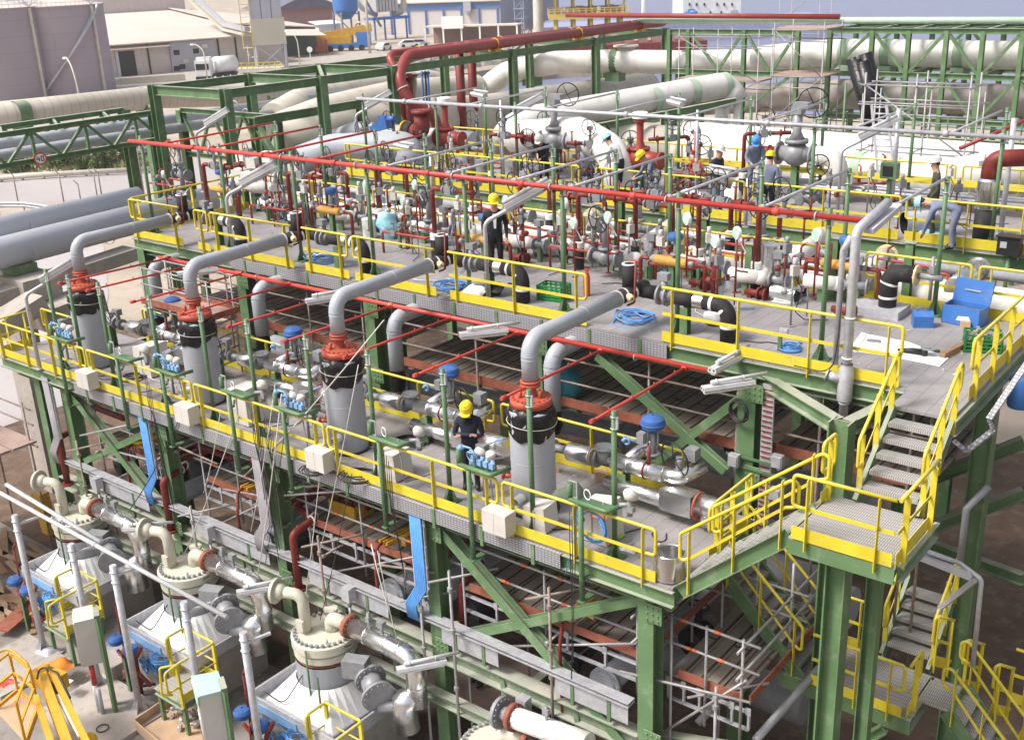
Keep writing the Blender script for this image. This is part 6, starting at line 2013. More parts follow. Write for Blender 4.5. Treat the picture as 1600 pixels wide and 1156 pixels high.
def make_gauge():
 t = thing('pressure_gauge', 'g', 'gauge', (0, 0, 0), 0, 'round gauges on the middle deck')
 m = M().cyl((0, 0, -1.2), (0, 0, -.12), .02, 7).box((0, .02, -.5), (.07, .06, .12)).cyl((0, 0, -.75), (.25, 0, -.75), .02, 7).box((0, 0, -1.19), (.1, .1, .02))
 ob('stem', m, OXIDE, t)
 ob('case', M().lathe([(.02, .05), (.1, .05), (.125, .03), (.13, 0), (.125, -.035), (.1, -.035)], (0, 0, 0), (.75, 1, 0), 22), WHITE, t)
 ob('dial', M().cyl((-.026, -.034, 0), (-.028, -.038, 0), .098, 22), mat('pale green dial', (.45, .66, .55), .35, var=.05), t)
 ob('bracket', M().bar((0, .05, -.12), (.15, .1, -.4), .05, .015), WHITE, t)
 return t
G0 = [(255, 273), (422, 292), (571, 289), (648, 289), (630, 315), (790, 314), (883, 318), (897, 349), (950, 340), (1074, 342), (1152, 364), (1277, 367), (1118, 378)]
place(make_gauge(), [(pY(x, y, 19.6 if y < 330 else 18.9), 0) for x, y in G0], 'round pale green gauge on a dark red stem, {} from the left on the middle deck')
def make_gate(R=.3, hgt=1.0):
 t = thing('gate_valve', 'v', 'valve', (0, 0, 0), 0, 'grey gate valves with black handwheels')
 m = M().tube([(-.34, 0, 0), (.34, 0, 0)], .1, 14).sph((0, 0, 0), .17, 14, 8).flange((-.34, 0, 0), (1, 0, 0), .19, .05, 18, 10, .02).flange((.34, 0, 0), (1, 0, 0), .19, .05, 18, 10, .02)
 m.flange((0, 0, .2), UP, .16, .06, 16, 8, .02).cyl((0, 0, .2), (0, 0, hgt), .075, 12, .06).box((0, 0, hgt + .04), (.2, .2, .14)).cyl((0, 0, hgt + .04), (0, -.24, hgt + .06), .045, 10).cyl((0, 0, hgt), (0, 0, hgt + .28), .025, 8)
 ob('body', m, STEELG, t)
 ob('hand_wheel', M().wheel((0, -.27, hgt + .06), (.25, 1, .08), R, .016), BLACKM, t)
 return t
GV = [(278, 230, 22), (444, 249, 22.5), (474, 248, 24), (533, 261, 22.5), (589, 249, 23.5), (647, 266, 22.8), (667, 263, 22.8), (745, 286, 22.6), (813, 284, 22.6), (904, 300, 22.4), (999, 298, 22.6), (1103, 327, 22.2), (1194, 319, 22.6), (281, 256, 20), (455, 282, 20), (668, 301, 20.3), (945, 339, 19.8)]
place(make_gate(.3, .85), [(pY(x, y, Y) - UP * .91, 0) for x, y, Y in GV], 'grey gate valve with black handwheel, {} from the left around the middle deck rear edge')
GV3 = [(573, 191, 30.8), (614, 187, 30.4), (745, 187, 30.6), (857, 190, 30.8), (1088, 205, 30.6), (1187, 211, 30.6)]
g3 = make_gate(.36, 1.0)
g3['group'] = 'tall valve wheels behind the rear deck'
it = [(pY(x, y, Y) - UP * 1.06, 0) for x, y, Y in GV3]
place(g3, it, 'grey valve stem with thin black wheel, {} from the left before the white pipes')
def make_frame():
 t = thing('red_tubing', 'f', 'pipework', (0, 0, 0), 0, 'low red tubing loops')
 m = M().pipe([(0, 0, 0), (0, 0, .55), (1.5, 0, .55), (1.5, .65, .55), (.25, .65, .6), (.25, .65, 0)], .032, .07, 9)
 m.pipe([(1.5, .3, .55), (1.85, .3, .55), (1.85, .3, .0)], .03, .06, 8).pipe([(.7, 0, .55), (.7, 0, 1.0), (.7, .3, 1.0)], .024, .05, 8)
 ob('tube', m, RED if False else mat('red tubing paint', (.36, .045, .035), .45, var=.15, sc=5), t)
 m = M().box((.4, 0, .55), (.16, .12, .12)).box((.7, .02, .8), (.1, .1, .12)).cyl((.7, 0, .82), (.7, -.12, .82), .05, 10).box((1.5, .4, .58), (.12, .14, .12)).cyl((.4, 0, .55), (.4, 0, .8), .02, 7).bar((.4, -.1, .8), (.4, .12, .8), .03, .02)
 ob('valve', m, STEELG, t)
 for x in (.1, 1.4):
  ob('support', M().bar((x, .5, 0), (x, .5, .52), .07, .07).box((x, .5, .01), (.16, .16, .02)), GREEN, t)
 return t
FR = [(235, 312), (395, 350), (478, 345), (600, 395), (700, 362), (770, 395), (860, 420), (905, 400), (985, 445), (1080, 425), (1200, 450), (1330, 455)]
place(make_frame(), [(pz(x, y, Z2), 0) for x, y in FR], 'low loop of thin dark red tubing, {} from the left on the middle deck')
def make_strainer():
 t = thing('control_valve', 'c', 'valve', (0, 0, 0), 0, 'blue capped control valves')
 ob('strainer', M().lathe([(.02, -.4), (.09, -.4), (.105, -.38), (.105, .38), (.09, .4), (.02, .4)], (0, 0, .75), (1, 0, 0), 18), mat('amber mesh', (.55, .30, .06), .6, var=.3, sc=30), t)
 m = M().cyl((.1, 0, .85), (.1, 0, 1.2), .04, 9).box((.1, .12, 1.0), (.16, .14, .18)).flange((.1, 0, .92), UP, .11, .03, 14, 6, .02).cyl((-.5, 0, .75), (-.4, 0, .75), .06, 10).cyl((.4, 0, .75), (.55, 0, .75), .06, 10)
 ob('yoke', m, STEELG, t)
 ob('actuator', M().lathe([(.04, 1.18), (.15, 1.22), (.165, 1.26), (.165, 1.31), (.14, 1.36), (.02, 1.39)], (.1, 0, 0), n=22), BLUE, t)
 ob('pipe', M().pipe([(-.5, 0, .75), (-.75, 0, .75), (-.75, 0, 0)], .045, .09, 10), OXIDE, t)
 ob('pipe', M().pipe([(.55, 0, .75), (.8, 0, .75), (.8, 0, 0)], .045, .09, 10), OXIDE, t)
 ob('support', M().ib((0, .05, 0), (0, .05, .64), .12, .12, .012), GREEN, t)
 return t
place(make_strainer(), [(pz(x, y, Z2), 0) for x, y in ((757, 424), (1048, 462), (350, 335), (520, 372), (1310, 470))], 'blue capped valve over an amber strainer, {} from the left on the middle deck')
CANS = [(878, 400, .17, .8, SILVER, 'tall silver can behind the bent silver cylinder'), (1017, 425, .17, .75, LIGHTFIX, 'pale grey can left of the blue capped valve'), (1201, 460, .19, 1.05, SILVER, 'tallest silver can standing at the middle deck rear'), (578, 372, .18, .5, WHITE, 'white drum beside the pale blue bag'), (612, 330, .15, .6, LIGHTFIX, 'pale can behind the pale blue bag'), (1145, 448, .16, .35, LIGHTFIX, 'short grey can near the rear toe board')]
for (x, y, r, h, mt, lb) in CANS:
 q = pz(x, y, Z2)
 t = thing('can', lb, 'can', q)
 ob('shell', M().lathe([(r, 0), (r, h), (r + .008, h), (r + .008, h + .03)], q, n=22), mt, t)
 ob('lid', M().lathe([(r + .008, h + .03), (r * .9, h + .035), (.01, h + .03)], q, n=22), mt, t)
for (a, b, r, lb) in (((836, 388), (900, 392), .17, 'bent silver cylinder lying open-ended in mid deck'), ((1208, 455), (1246, 462), .17, 'silver cylinder lying below the tallest can')):
 p, q = pz(*a, Z2 + r), pz(*b, Z2 + r)
 t = thing('clad_cylinder', lb, 'cylinder', (p + q) / 2 - UP * r)
 d = (q - p).normalized()
 ob('shell', M().lathe([(r - .02, .0), (r, 0), (r, (q - p).length), (r - .02, (q - p).length)], p, d, 24), SILVER, t)
 ob('core', M().cyl(p + d * .04, q - d * .01, r - .03, 18), BLACKM, t)
JK = mat('white lagging jacket', (.66, .64, .60), .7, var=.06, sc=4, bump=.3, bsc=8)
for k, (x, y, s, lb) in enumerate(((385, 322, 1.0, 'left white lagged valve block at the left end of the middle deck'), (402, 330, 1.15, 'nearest white lagged valve block below the long red header'), (425, 318, 1.0, 'right white lagged valve block at the left end'))):
 q = pz(x, y, Z2)
 t = thing('lagged_valve', lb, 'valve', q, 0, 'white lagged valve blocks')
 m = M().box(q + V((0, 0, .95)), (.5 * s, .45 * s, .42 * s), .2).box(q + V((.05, 0, 1.45)), (.3 * s, .2, .3), .2).tube([q + V((-.6, .1, .8)), q + V((0, 0, .8)), q + V((.7, -.05, .75))], [.16, .27, .15], 14)
 i0 = 0
 crumple(m, i0, .03, k + 2, 4)
 ob('jacket', m, JK, t)
 ob('actuator', M().sph(q + V((-.5, -.25, .55)), .13, 12, 8), BLUE, t)
 ob('support', M().ib(q, q + V((0, 0, .7)), .2, .18, .014), GREEN, t)
q = pz(1385, 490, Z2)
t = thing('insulated_elbow', 'black insulated elbow on a grey plinth near the rear rail', 'pipe', q)
m = M().pipe([q + UP * .1, q + UP * .85, q + V((.5, 0, .85))], .17, .22, 20)
ob('insulation', m, BLACKI, t)
m = M()
for z, a in ((.35, (0, 0, 1)), (.62, (.3, .2, 1))):
 m.lathe([(.172, -.025), (.178, 0), (.172, .025)], q + UP * z, a, 20)
ob('white_tape', m, WHITE, t)
ob('flange', M().flange(q + V((.52, 0, .85)), (1, 0, 0), .2, .04, 20, 8, .02), CREAMPLUG, t)
ob('plinth', M().bb((q.x - .7, q.y - .35, q.z), (q.x + .35, q.y + .35, q.z + .16)), GALV, t)
ob('valve', M().cyl(q + V((.55, 0, .85)), q + V((1.0, 0, .85)), .06, 10).cyl(q + V((.8, 0, .4)), q + V((.8, 0, 1.25)), .035, 8).box(q + V((.8, 0, 1.0)), (.1, .1, .14)), STEELG, t)
for k, (x, y, h) in enumerate(((1300, 465, 1.25), (1415, 470, 1.2), (1100, 415, 1.1), (970, 390, 1.2), (1170, 445, .9), (640, 372, .8), (480, 352, .9))):
 q = pz(x, y, Z2)
 m = M().ib(q, q + UP * h, .16, .16, .014)
 m.box(q + UP * (h + .01), (.24, .2, .02)).box(q + UP * .01, (.26, .24, .02))
 tag(ob('support_post', m, GREEN), 'short green steel support post, ' + ORD[k] + ' of those scattered on the middle deck', 'post', 'short green support posts')
for k, (x, y) in enumerate(((1165, 455), (1300, 482), (1078, 440), (800, 400))):
 q = pz(x, y, Z2 + .12)
 m = M().cyl(q, q + V((.45, 0, 0)), .07, 12)
 m.flange(q + V((.45, 0, 0)), (1, 0, 0), .13, .04, 14, 6, .02).flange(q + V((.3, 0, 0)), (1, 0, 0), .13, .04, 14)
 m.box(q + V((.1, 0, -.08)), (.08, .1, .08))
 tag(ob('drain_stub', m, OXIDE), 'short flanged dark red pipe stub on the deck, ' + ['left of the right black elbow', 'before the right black elbow', 'behind the fourth elbow pipe', 'behind the third elbow pipe'][k], 'pipe', 'short red pipe stubs')
t = thing('wrapped_pipe', 'long white wrapped pipe running just behind the middle deck', 'pipe', (-14, 21.9, 2))
m = M().tube([(-27 + k * .6, 21.95, 2.62) for k in range(41)], .3, 20)
crumple(m, 0, .02, 2, 3)
ob('pipe', m, CLOTH, t)
m = M()
for x in (-6.6, -10, -13.4, -17):
 m.lathe([(.31, -.12), (.33, 0), (.31, .12)], (x, 21.95, 2.62), (1, 0, 0), 18)
ob('joint', m, mat('cream joint', (.62, .58, .42), .7), t)
for k, (a, b) in enumerate((((1232, 410), (1285, 372)), ((1355, 425), (1385, 400)), ((1020, 375), (1060, 345)), ((890, 358), (925, 340)))):
 p, q = pY(*a, 21.8), pY(*b, 24)
 t = thing('slanted_pipe', 'white slanting branch pipe rising behind the middle deck, ' + ORD[k] + (' from the right' if k < 2 else ' in the row'), 'pipe', p, 0, 'white slanting branch pipes')
 ob('pipe', M().tube([p - (q - p) * .2, q], .2, 18), WHITEP, t)
 ob('flange', M().flange(q, q - p, .26, .06, 18, 8, .02), CREAMPLUG, t)
p, q = pY(1490, 450, 21.7), pY(1528, 420, 23.4)
tag(ob('clad_branch', M().tube([p, p + (q - p) * .5, q], .2, 18).flange(q, q - p, .25, .06, 18), SILVER), 'silver clad branch pipe slanting away behind the blue toolbox', 'pipe')
for k, (z, y, r, mt, lb) in enumerate(((2.35, 24.9, .12, GALV, 'thin grey pipe along the front of the rear deck edge'), (1.75, 24.4, .22, BEIGEP, 'beige pipe in the gap between middle and rear deck'), (1.2, 23.2, .3, BLACKI, 'black pipe low in the gap between middle and rear deck'), (1.5, 22.7, .2, WHITEP, 'white pipe low in the gap between middle and rear deck'))):
 tag(ob('gap_pipe', M().cyl((-27.5, y, z), (-3, y, z), r, 16).flange((-12, y, z), (1, 0, 0), r + .06, .06, 16).flange((-19, y, z), (1, 0, 0), r + .06, .06, 16), mt), lb, 'pipe')
ob('beam', M().ib((-27, 23.6, 1.9), (-4.5, 23.6, 1.9), .5, .25, .024), GREEN, frame)
for x in (-25, -19.4, -16, -11.8, -9.2, -7):
 ob('beam', M().ib((x, 21.4, 1.55), (x, 25.7, 1.55), .22, .18, .018), GREEN, frame)
def crate(q, rz, lb, fill):
 t = thing('crate', lb, 'crate', q, rz, 'green plastic crates')
 Rz = Matrix.Rotation(rz, 3, 'Z')
 P = lambda x, y, z: q + Rz @ V((x, y, z))
 m = M()
 L, W, H = .6, .4, .34
 m.box(P(0, 0, .015), (L, W, .03), rz)
 for z in (.05, .12, .19, .26, .32):
  for s in (-1, 1):
   m.box(P(0, s * W / 2, z), (L, .02, .035), rz)
   m.box(P(s * L / 2, 0, z), (.02, W, .035), rz)
 for i in range(6):
  for s in (-1, 1):
   m.box(P(-L / 2 + L * i / 5, s * (W / 2 - .012), H / 2), (.035, .014, H), rz)
 for i in range(4):
  for s in (-1, 1):
   m.box(P(s * (L / 2 - .012), -W / 2 + W * i / 3, H / 2), (.014, .035, H), rz)
 ob('basket', m, CRATEG, t)
 if fill:
  m = M()
  rr = random.Random(4)
  for k in range(22):
   a = P(rr.uniform(-.22, .22), rr.uniform(-.13, .13), rr.uniform(.18, .34))
   d = V((rr.uniform(-1, 1), rr.uniform(-1, 1), rr.uniform(-.2, .5))).normalized() * rr.uniform(.06, .18)
   m.bar(a - d, a + d, rr.uniform(.03, .09), rr.uniform(.01, .04))
  ob('scrap_metal', m, mat('scrap bits', (.34, .33, .28), .6, .2, var=.5, sc=7), t)
 return t
crate(pz(855, 472, Z2) + V((0, .25, 0)), .12, 'empty green plastic crate near the middle deck front rail', False)
crate(pz(1535, 556, Z2) + V((-.1, .3, 0)), .35, 'green plastic crate full of scrap metal by the right rail', True)
q = pz(1500, 510, Z2) + V((0, .25, 0))
t = thing('toolbox', 'open blue steel toolbox with lid raised at the deck rear', 'toolbox', q, .1)
Rz = Matrix.Rotation(-.12, 3, 'Z')
P = lambda x, y, z: q + Rz @ V((x, y, z))
L, W, H = .72, .42, .36
m = M()
m.box(P(0, 0, .01), (L, W, .02), -.12)
for s in (-1, 1):
 m.box(P(0, s * (W / 2 - .008), H / 2), (L, .016, H), -.12).box(P(s * (L / 2 - .008), 0, H / 2), (.016, W, H), -.12)
ob('body', m, BLUETOOL, t)
m = M()
m.hexa([P(-L / 2, W / 2, H), P(L / 2, W / 2, H), P(L / 2, W / 2 + .03, H + .02), P(-L / 2, W / 2 + .03, H + .02), P(-L / 2, W / 2 + .1, H + .42), P(L / 2, W / 2 + .1, H + .42), P(L / 2, W / 2 + .17, H + .4), P(-L / 2, W / 2 + .17, H + .4)])
lid = ob('lid', m, BLUETOOL, t)
ob('handle', M().bar(P(-.15, W / 2 + .04, H + .22), P(.15, W / 2 + .04, H + .22), .03, .02), GALV, lid)
ob('sticker', M().hexa([P(-.08, -W / 2 - .004, .1), P(.2, -W / 2 - .004, .1), P(.2, -W / 2 - .001, .1), P(-.08, -W / 2 - .001, .1), P(-.04, -W / 2 - .004, .18), P(.16, -W / 2 - .004, .2), P(.16, -W / 2 - .001, .2), P(-.04, -W / 2 - .001, .18)]), WHITE, t)
m = M()
for k in range(9):
 m.bar(P(-.3 + k * .07, -.1, .3), P(-.27 + k * .07, .12, .27), .03, .03)
ob('tools', m, STEELG, t)
q = pz(1437, 512, Z2) + V((0, .12, 0))
t = thing('small_toolbox', 'small closed blue toolbox left of the open one', 'toolbox', q)
m = M().box(q + UP * .11, (.36, .26, .22), .5)
R5 = Matrix.Rotation(.5, 3, 'Z')
m.prism([q + R5 @ V((-.18, y, z)) for y, z in ((-.13, .22), (.13, .22), (.05, .3), (-.05, .3))], R5 @ V((.36, 0, 0)))
ob('body', m, BLUETOOL, t)
ob('handle', M().pipe([q + R5 @ V((-.1, 0, .29)), q + R5 @ V((-.1, 0, .36)), q + R5 @ V((.1, 0, .36)), q + R5 @ V((.1, 0, .29))], .012, .03, 7), BLUETOOL, t)
q = pz(1508, 512, Z2)
tag(ob('wood_block', M().box(q + UP * .06, (.18, .12, .12), .2).box(q + UP * .125, (.16, .1, .01), .2), WOODL), 'small pale wood block beside the open toolbox', 'wood block')
p, q = pz(1472, 556, Z2 + .05), pz(1525, 530, Z2 + .05)
tag(ob('timber_beam', M().bar(p, q, .1, .1).bar(p + V((.02, .02, .051)), q + V((-.02, -.02, .051)), .08, .006), WOOD), 'short brown timber beam left of the scrap crate', 'timber')
c = [pz(x, y, Z2 + .006) for x, y in ((1326, 548), (1346, 521), (1420, 535), (1482, 560), (1468, 573), (1390, 557))]
m = M()
m.prism(c, (0, 0, .012)).prism([c[0], c[1], c[1] + V((.12, -.05, 0)), c[0] + V((.15, 0, 0))], (0, 0, .03))
tag(ob('cloth_sheet', m, CLOTH), 'white cloth sheet spread on the deck by the upper stair', 'sheet')
q = pz(1440, 552, Z2 + .05)
t = thing('angle_grinder', 'dark angle grinder lying on the white cloth sheet', 'grinder', q)
ob('body', M().tube([q + V((-.4, -.05, 0)), q + V((-.2, -.02, .02)), q + V((.02, 0, .02))], [.03, .05, .05], 12).cyl(q + V((.05, 0, -.03)), q + V((.05, 0, .08)), .055, 12), BLACKM, t)
ob('disc', M().cyl(q + V((.09, .05, .09)), q + V((.09, .05, .1)), .13, 24).cyl(q + V((.09, .05, .1)), q + V((.09, .05, .115)), .04, 14), STEELG, t)
p, q = pz(1425, 545, Z2 + .03), pz(1468, 548, Z2 + .03)
tag(ob('green_rod', M().cyl(p, q, .022, 8).cyl(q, q + (q - p).normalized() * .01, .026, 8), GREENP), 'short green rod lying at the sheet edge', 'rod')
p, q = pz(1355, 532, Z2 + .03), pz(1376, 534, Z2 + .03)
tag(ob('steel_angle', M().bar(p, q, .08, .02).bar(p, q, .02, .07), STEELG), 'short grey steel angle lying on the white sheet', 'steel piece')
q = pz(1115, 508, Z2)
m = M().sph(q + UP * .16, .2, 12, 8, (1, .8, .8))
crumple(m, 0, .07, 3, 6)
tag(ob('plastic_bag', m, CLOTH), 'white plastic bag hanging below the rightmost black bend', 'bag')
q = pz(608, 372, Z2)
m = M().sph(q + UP * .35, .3, 12, 10, (1.1, .8, 1.2))
crumple(m, 0, .12, 5, 4)
tag(ob('covered_bag', m, BAGBL), 'pale blue sheeting bundled over pipework on the middle deck', 'bag')
for (x, y, r, mt, lb) in ((703, 447, .32, BLUEC, 'tangled blue rope on the deck behind the third elbow pipe'), (992, 500, .35, BLUEC, 'loose blue rope coil beside the rightmost black bend'), (505, 405, .35, BLUEC, 'pale blue rope spread near the second elbow pipe'), (1235, 545, .15, BLUEC, 'blue plug and lead below the right front rail')):
 q = pz(x, y, Z2 + .02)
 tag(ob('rope_coil', M().coil(q, (.05, 0, 1), r, .014, 6, .35), mt), lb, 'rope')
q = pz(1235, 540, Z2)
t = thing('socket_stand', 'small socket on a green stub post inside the front rail', 'socket', pz(1218, 548, Z2))
q = pz(1218, 548, Z2)
ob('post', M().bar(q, q + UP * .42, .07, .05).bar(q + UP * .3, q + UP * .42 + V((.15, 0, 0)), .03, .04), GREENP, t)
ob('box', M().box(q + V((.08, -.04, .38)), (.16, .08, .13)).box(q + V((.08, -.085, .38)), (.12, .01, .09)), GALV, t)
for (x, y, r, lb, s) in ((740, 462, .4, 'heap of white plastic sheeting near the third elbow pipe', 3), (500, 398, .22, 'cream cloth scrap on the left part of the middle deck', 4), (1230, 470, .25, 'white scraps below the lying silver cylinder', 5)):
 rag(x, y, Z2, r, CLOTH, lb, 'sheeting', 'sheeting', .22 if s == 3 else .08, s)
m = M().lathe([(.05, 0), (.16, .25), (.02, .27)], pz(778, 460, Z2), (.4, -.6, 1), 14).pipe([pz(778, 460, Z2) + UP * .1, pz(778, 460, Z2) + V((.3, .1, .3)), pz(815, 462, Z2)], .02, .1, 7)
tag(ob('work_lamp', m, BLACKM), 'black work lamp lying among the white sheeting', 'lamp')
q = pz(917, 462, Z2)
tag(ob('fire_extinguisher', M().lathe([(.07, 0), (.075, .02), (.075, .42), (.04, .5), (.02, .56)], q, n=16).box(q + UP * .57, (.1, .03, .05)), RED), 'red cylinder standing right of the empty green crate', 'extinguisher')
for k, (x, y0, h, az, lb) in enumerate(((755, 478, 1.75, .75, 'bent grey lamp pole in front of the man in the dark jacket'), (352, 400, 1.5, .55, 'bent grey lamp pole right of the leftmost elbow pipe'), (318, 300, 1.9, .3, 'bent grey lamp pole at the far left end'))):
 f = pz(x, y0, Z2)
 lamp_arm(V((f.x, max(f.y, F2 + .15), Z2)), h, az, lb)
for k, (x, y0, h, az, lb) in enumerate(((785, 285, 1.9, .55, 'bent grey lamp pole left of the green gauge on the rear deck'), (1308, 340, 1.75, .6, 'bent grey lamp pole before the banded white pipe'), (562, 255, 1.7, .5, 'bent grey lamp pole at the left end of the rear deck'))):
 lamp_arm(pz(x, y0, Z3), h, az, lb)
for k, (a, b, z, nb_) in enumerate((((618, 228), (672, 240), 4.15, 'above the left half of the rear deck'), ((1103, 266), (1168, 279), 3.9, 'above the sacks on the rear deck'), ((738, 148), (782, 157), 5.4, 'beside the red risers behind the rear deck'), ((1045, 160), (1090, 172), 5.3, 'behind the capped white pipe'))):
 p, q = pz(*a, z), pz(*b, z)
 dup(lit, p, math.atan2(q.y - p.y, q.x - p.x), 'pale twin-tube light fitting ' + nb_)
 tag(ob('fitting_pole', M().cyl(V((q.x, q.y, Z3)), V((q.x, q.y, z)), .04, 8).box((q.x, q.y, Z3 + .01), (.14, .14, .02)), GALV), 'slim grey pole carrying the light fitting ' + nb_, 'pole')
# ================================================================== REAR DECK EQUIPMENT
def big_valve(q, lb, sc=1.0, elbow=GREYP, left=OXIDE):
 t = thing('big_gate_valve', lb, 'valve', q, 0, 'big grey gate valves on the rear deck')
 C = q + UP * 1.25
 m = M().sph(C, .34 * sc, 18, 10, (1, 1, .9)).tube([C + V((-.5, 0, 0)), C + V((.5, 0, 0))], .2 * sc, 18).flange(C + V((-.5, 0, 0)), (1, 0, 0), .3 * sc, .06, 22, 12, .02).flange(C + V((.5, 0, 0)), (1, 0, 0), .3 * sc, .06, 22, 12, .02)
 m.flange(C + UP * .36, UP, .3 * sc, .1, 22, 14, .03).tube([C + UP * .4, C + UP * .62, C + UP * 1.15], [.2 * sc, .11 * sc, .13 * sc], 14).box(C + UP * 1.2, (.3, .3, .2)).box(C + UP * 1.34 + V((.12, 0, 0)), (.45, .28, .16)).cyl(C + UP * 1.34, C + V((.05, .4, 1.36)), .05, 10)
 ob('body', m, STEELG, t)
 ob('hand_wheel', M().wheel(C + V((.25, .42, 1.36)), (-.3, 1, .05), .38 * sc, .018, 4), BLACKM, t)
 ob('elbow', M().pipe([C + V((.53, 0, 0)), C + V((1.25, 0, 0)), C + V((1.25, 0, -.75))], .24 * sc, .4, 22), elbow, t)
 ob('foot', M().cyl(C + V((1.25, 0, -.75)), C + V((1.25, 0, -1.25)), .24 * sc, 22), BLACKI if elbow is GREYP else WHITEP, t)
 ob('spool', M().tube([C + V((-.53, 0, 0)), C + V((-1.2, 0, 0))], .15 * sc, 18).flange(C + V((-1.2, 0, 0)), (1, 0, 0), .24 * sc, .06, 20, 10, .02).flange(C + V((-.8, 0, 0)), (1, 0, 0), .2, .04, 18), left, t)
 ob('support', M().ib(q, q + UP * .95, .2, .18, .014), GREEN, t)
 return t
big_valve(pz(868, 280, Z3), 'big grey gate valve with blue-grey elbow, left of the white-suited worker', .95)
big_valve(pz(1240, 310, Z3), 'big grey gate valve with white elbow, right of the yellow-helmeted man', 1.1, WHITEP)
def relief(q, lb, h=1.0):
 t = thing('relief_valve', lb, 'valve', q, 0, 'bright red relief valves')
 C = q + UP * .95
 m = M().sph(C, .33, 18, 10).tube([C, C + V((.75, -.05, .0))], [.3, .2], 18).flange(C + UP * .3, UP, .3, .08, 20, 12, .03).lathe([(.18, .33), (.1, .5), (.11, 1.05), (.2, 1.1), (.2, 1.18)], C, n=18).flange(C + V((.75, -.05, 0)), (1, 0, 0), .26, .06, 20, 10, .02)
 m.flange(C + V((-.35, 0, 0)), (1, 0, 0), .34, .07, 22, 14, .03)
 ob('body', m, ORANGE if False else mat('relief valve red', (.30, .045, .034), .45, var=.12), t)
 ob('cap', M().lathe([(.21, 1.18), (.24, 1.2), (.24, 1.34), (.2, 1.37), (.01, 1.37)], C, n=20), CLOTH, t)
 ob('sleeve', M().tube([C + V((-.4, 0, 0)), C + V((-.75, 0, 0)), C + V((-1.1, .1, -.3))], [.28, .27, .27], 20), CLOTH, t)
 ob('support', M().ib(q, q + UP * .65, .2, .18, .014), GREEN, t)
 return t
relief(pz(700, 258, Z3), 'red relief valve with white cap behind the left guard rail')
relief(pz(1000, 298, Z3), 'red relief valve with white cap behind the crouching man')
q = pz(640, 262, Z3)
t = thing('red_elbow', 'red flanged elbow with black band beside the blue valve', 'pipe', q)
ob('elbow', M().pipe([q + V((.0, .3, 1.2)), q + V((.45, .3, 1.2)), q + V((.45, .3, 1.9))], .27, .36, 20).flange(q + V((.45, .3, 1.9)), UP, .36, .12, 22, 12, .02), OXIDE, t)
ob('band', M().cyl(q + V((-.3, .3, 1.2)), q + V((.02, .3, 1.2)), .3, 22), BLACKI, t)
ob('flange', M().flange(q + V((-.34, .3, 1.2)), (1, 0, 0), .36, .07, 22, 14, .02), YELLOWD, t)
ob('support', M().ib(q + V((.1, .3, 0)), q + V((.1, .3, .95)), .2, .18, .014), GREEN, t)
q = pY(600, 186, 30.2)
tag(ob('gear_box', M().box(q, (.4, .3, .25)).cyl(q + V((.1, 0, 0)), q + V((.7, -.1, .05)), .12, 12), BLUE), 'bright blue valve gear box beside a black handwheel', 'gear box')
tag(ob('blue_cover', M().bar(pY(582, 202, 29.5), pY(608, 196, 29.5), .3, .25).bar(pY(585, 199, 29.5), pY(606, 194, 29.5), .2, .3), BLUE), 'long blue cover lying by the left gate valve', 'cover')
for k, (x, y, h) in enumerate(((755, 290, .9), (800, 292, .9), (735, 278, .8), (690, 272, .7))):
 q = pz(x, y, Z3)
 m = M().lathe([(.22, 0), (.24, .1), (.2, .16), (.24, .24), (.2, .34), (.2, h * .75)], q, n=20).box(q + UP * h * .8, (.36, .32, .2)).flange(q + UP * .2, UP, .3, .07, 18, 12, .03)
 tag(ob('stub_valve', m, STEELG), 'squat grey bolted valve body on the rear deck, ' + ORD[k] + ' of four near the left rail', 'valve', 'squat grey valve bodies')
m = M()
for k in range(5):
 m.cyl((-17.5, 29.2 + k * .16, Z3 + .35 + .06 * (k % 2)), (-5, 29.25 + k * .16, Z3 + .35 + .06 * (k % 2)), .05, 8)
tag(ob('conduit_run', m, GALV), 'bundle of thin grey conduits along the back of the rear deck', 'conduit')
m = M()
for k in range(3):
 m.bar((-17.5, 29.1 + k * .3, Z3 + .75), (-6, 29.1 + k * .3, Z3 + .75), .06, .05)
tag(ob('pipe_supports', m, YELLOW), 'thin yellow bars behind the standing workers', 'bars')
for (x, y, r, h, mt, lb, s) in ((1135, 312, .4, .3, CLOTH, 'white sack heap before the white-helmeted man', 2), (1160, 300, .3, .4, mat('pale blue sack', (.55, .6, .68), .8), 'pale blue plastic sack on the white heap', 3), (1080, 305, .35, .2, CLOTH, 'white sheeting heap right of the crouching man', 4), (1010, 320, .3, .12, BLACKM, 'dark cloth on the deck edge below the crouching man', 5), (1455, 372, .3, .16, BAGBL, 'pale blue plastic bag beside the cut pipe piece', 6)):
 rag(x, y, Z3, r, mt, lb, 'sack', 'sack', h, s)
rr = random.Random(12)
for k in range(3):
 q = pz(1070 + k * 26, 298, Z3)
 tag(ob('plank_stack', M().bar(q + V((-.4, .2 * k, .1)), q + V((.5, .3, .7)), .2, .04).bar(q + V((-.2, .3, .1)), q + V((.1, .5, .8)), .16, .04), WOOD), 'leaning brown planks behind the sacks, ' + ['left pair', 'middle pair', 'right pair'][k], 'planks', 'leaning planks')
q = pz(1410, 366, Z3) + UP * .27
t = thing('cut_pipe', 'short open blue-grey pipe piece lying by the bending man', 'pipe', q - UP * .27)
ob('shell', M().lathe([(.27, 0), (.29, 0), (.29, .8), (.27, .8), (.27, 0)], q, (.75, .66, 0), 26), GREYP, t)
ob('lining', M().lathe([(.268, .02), (.268, .78), (.01, .79)], q, (.75, .66, 0), 22), BLACKM, t)
q = pz(1535, 378, Z3)
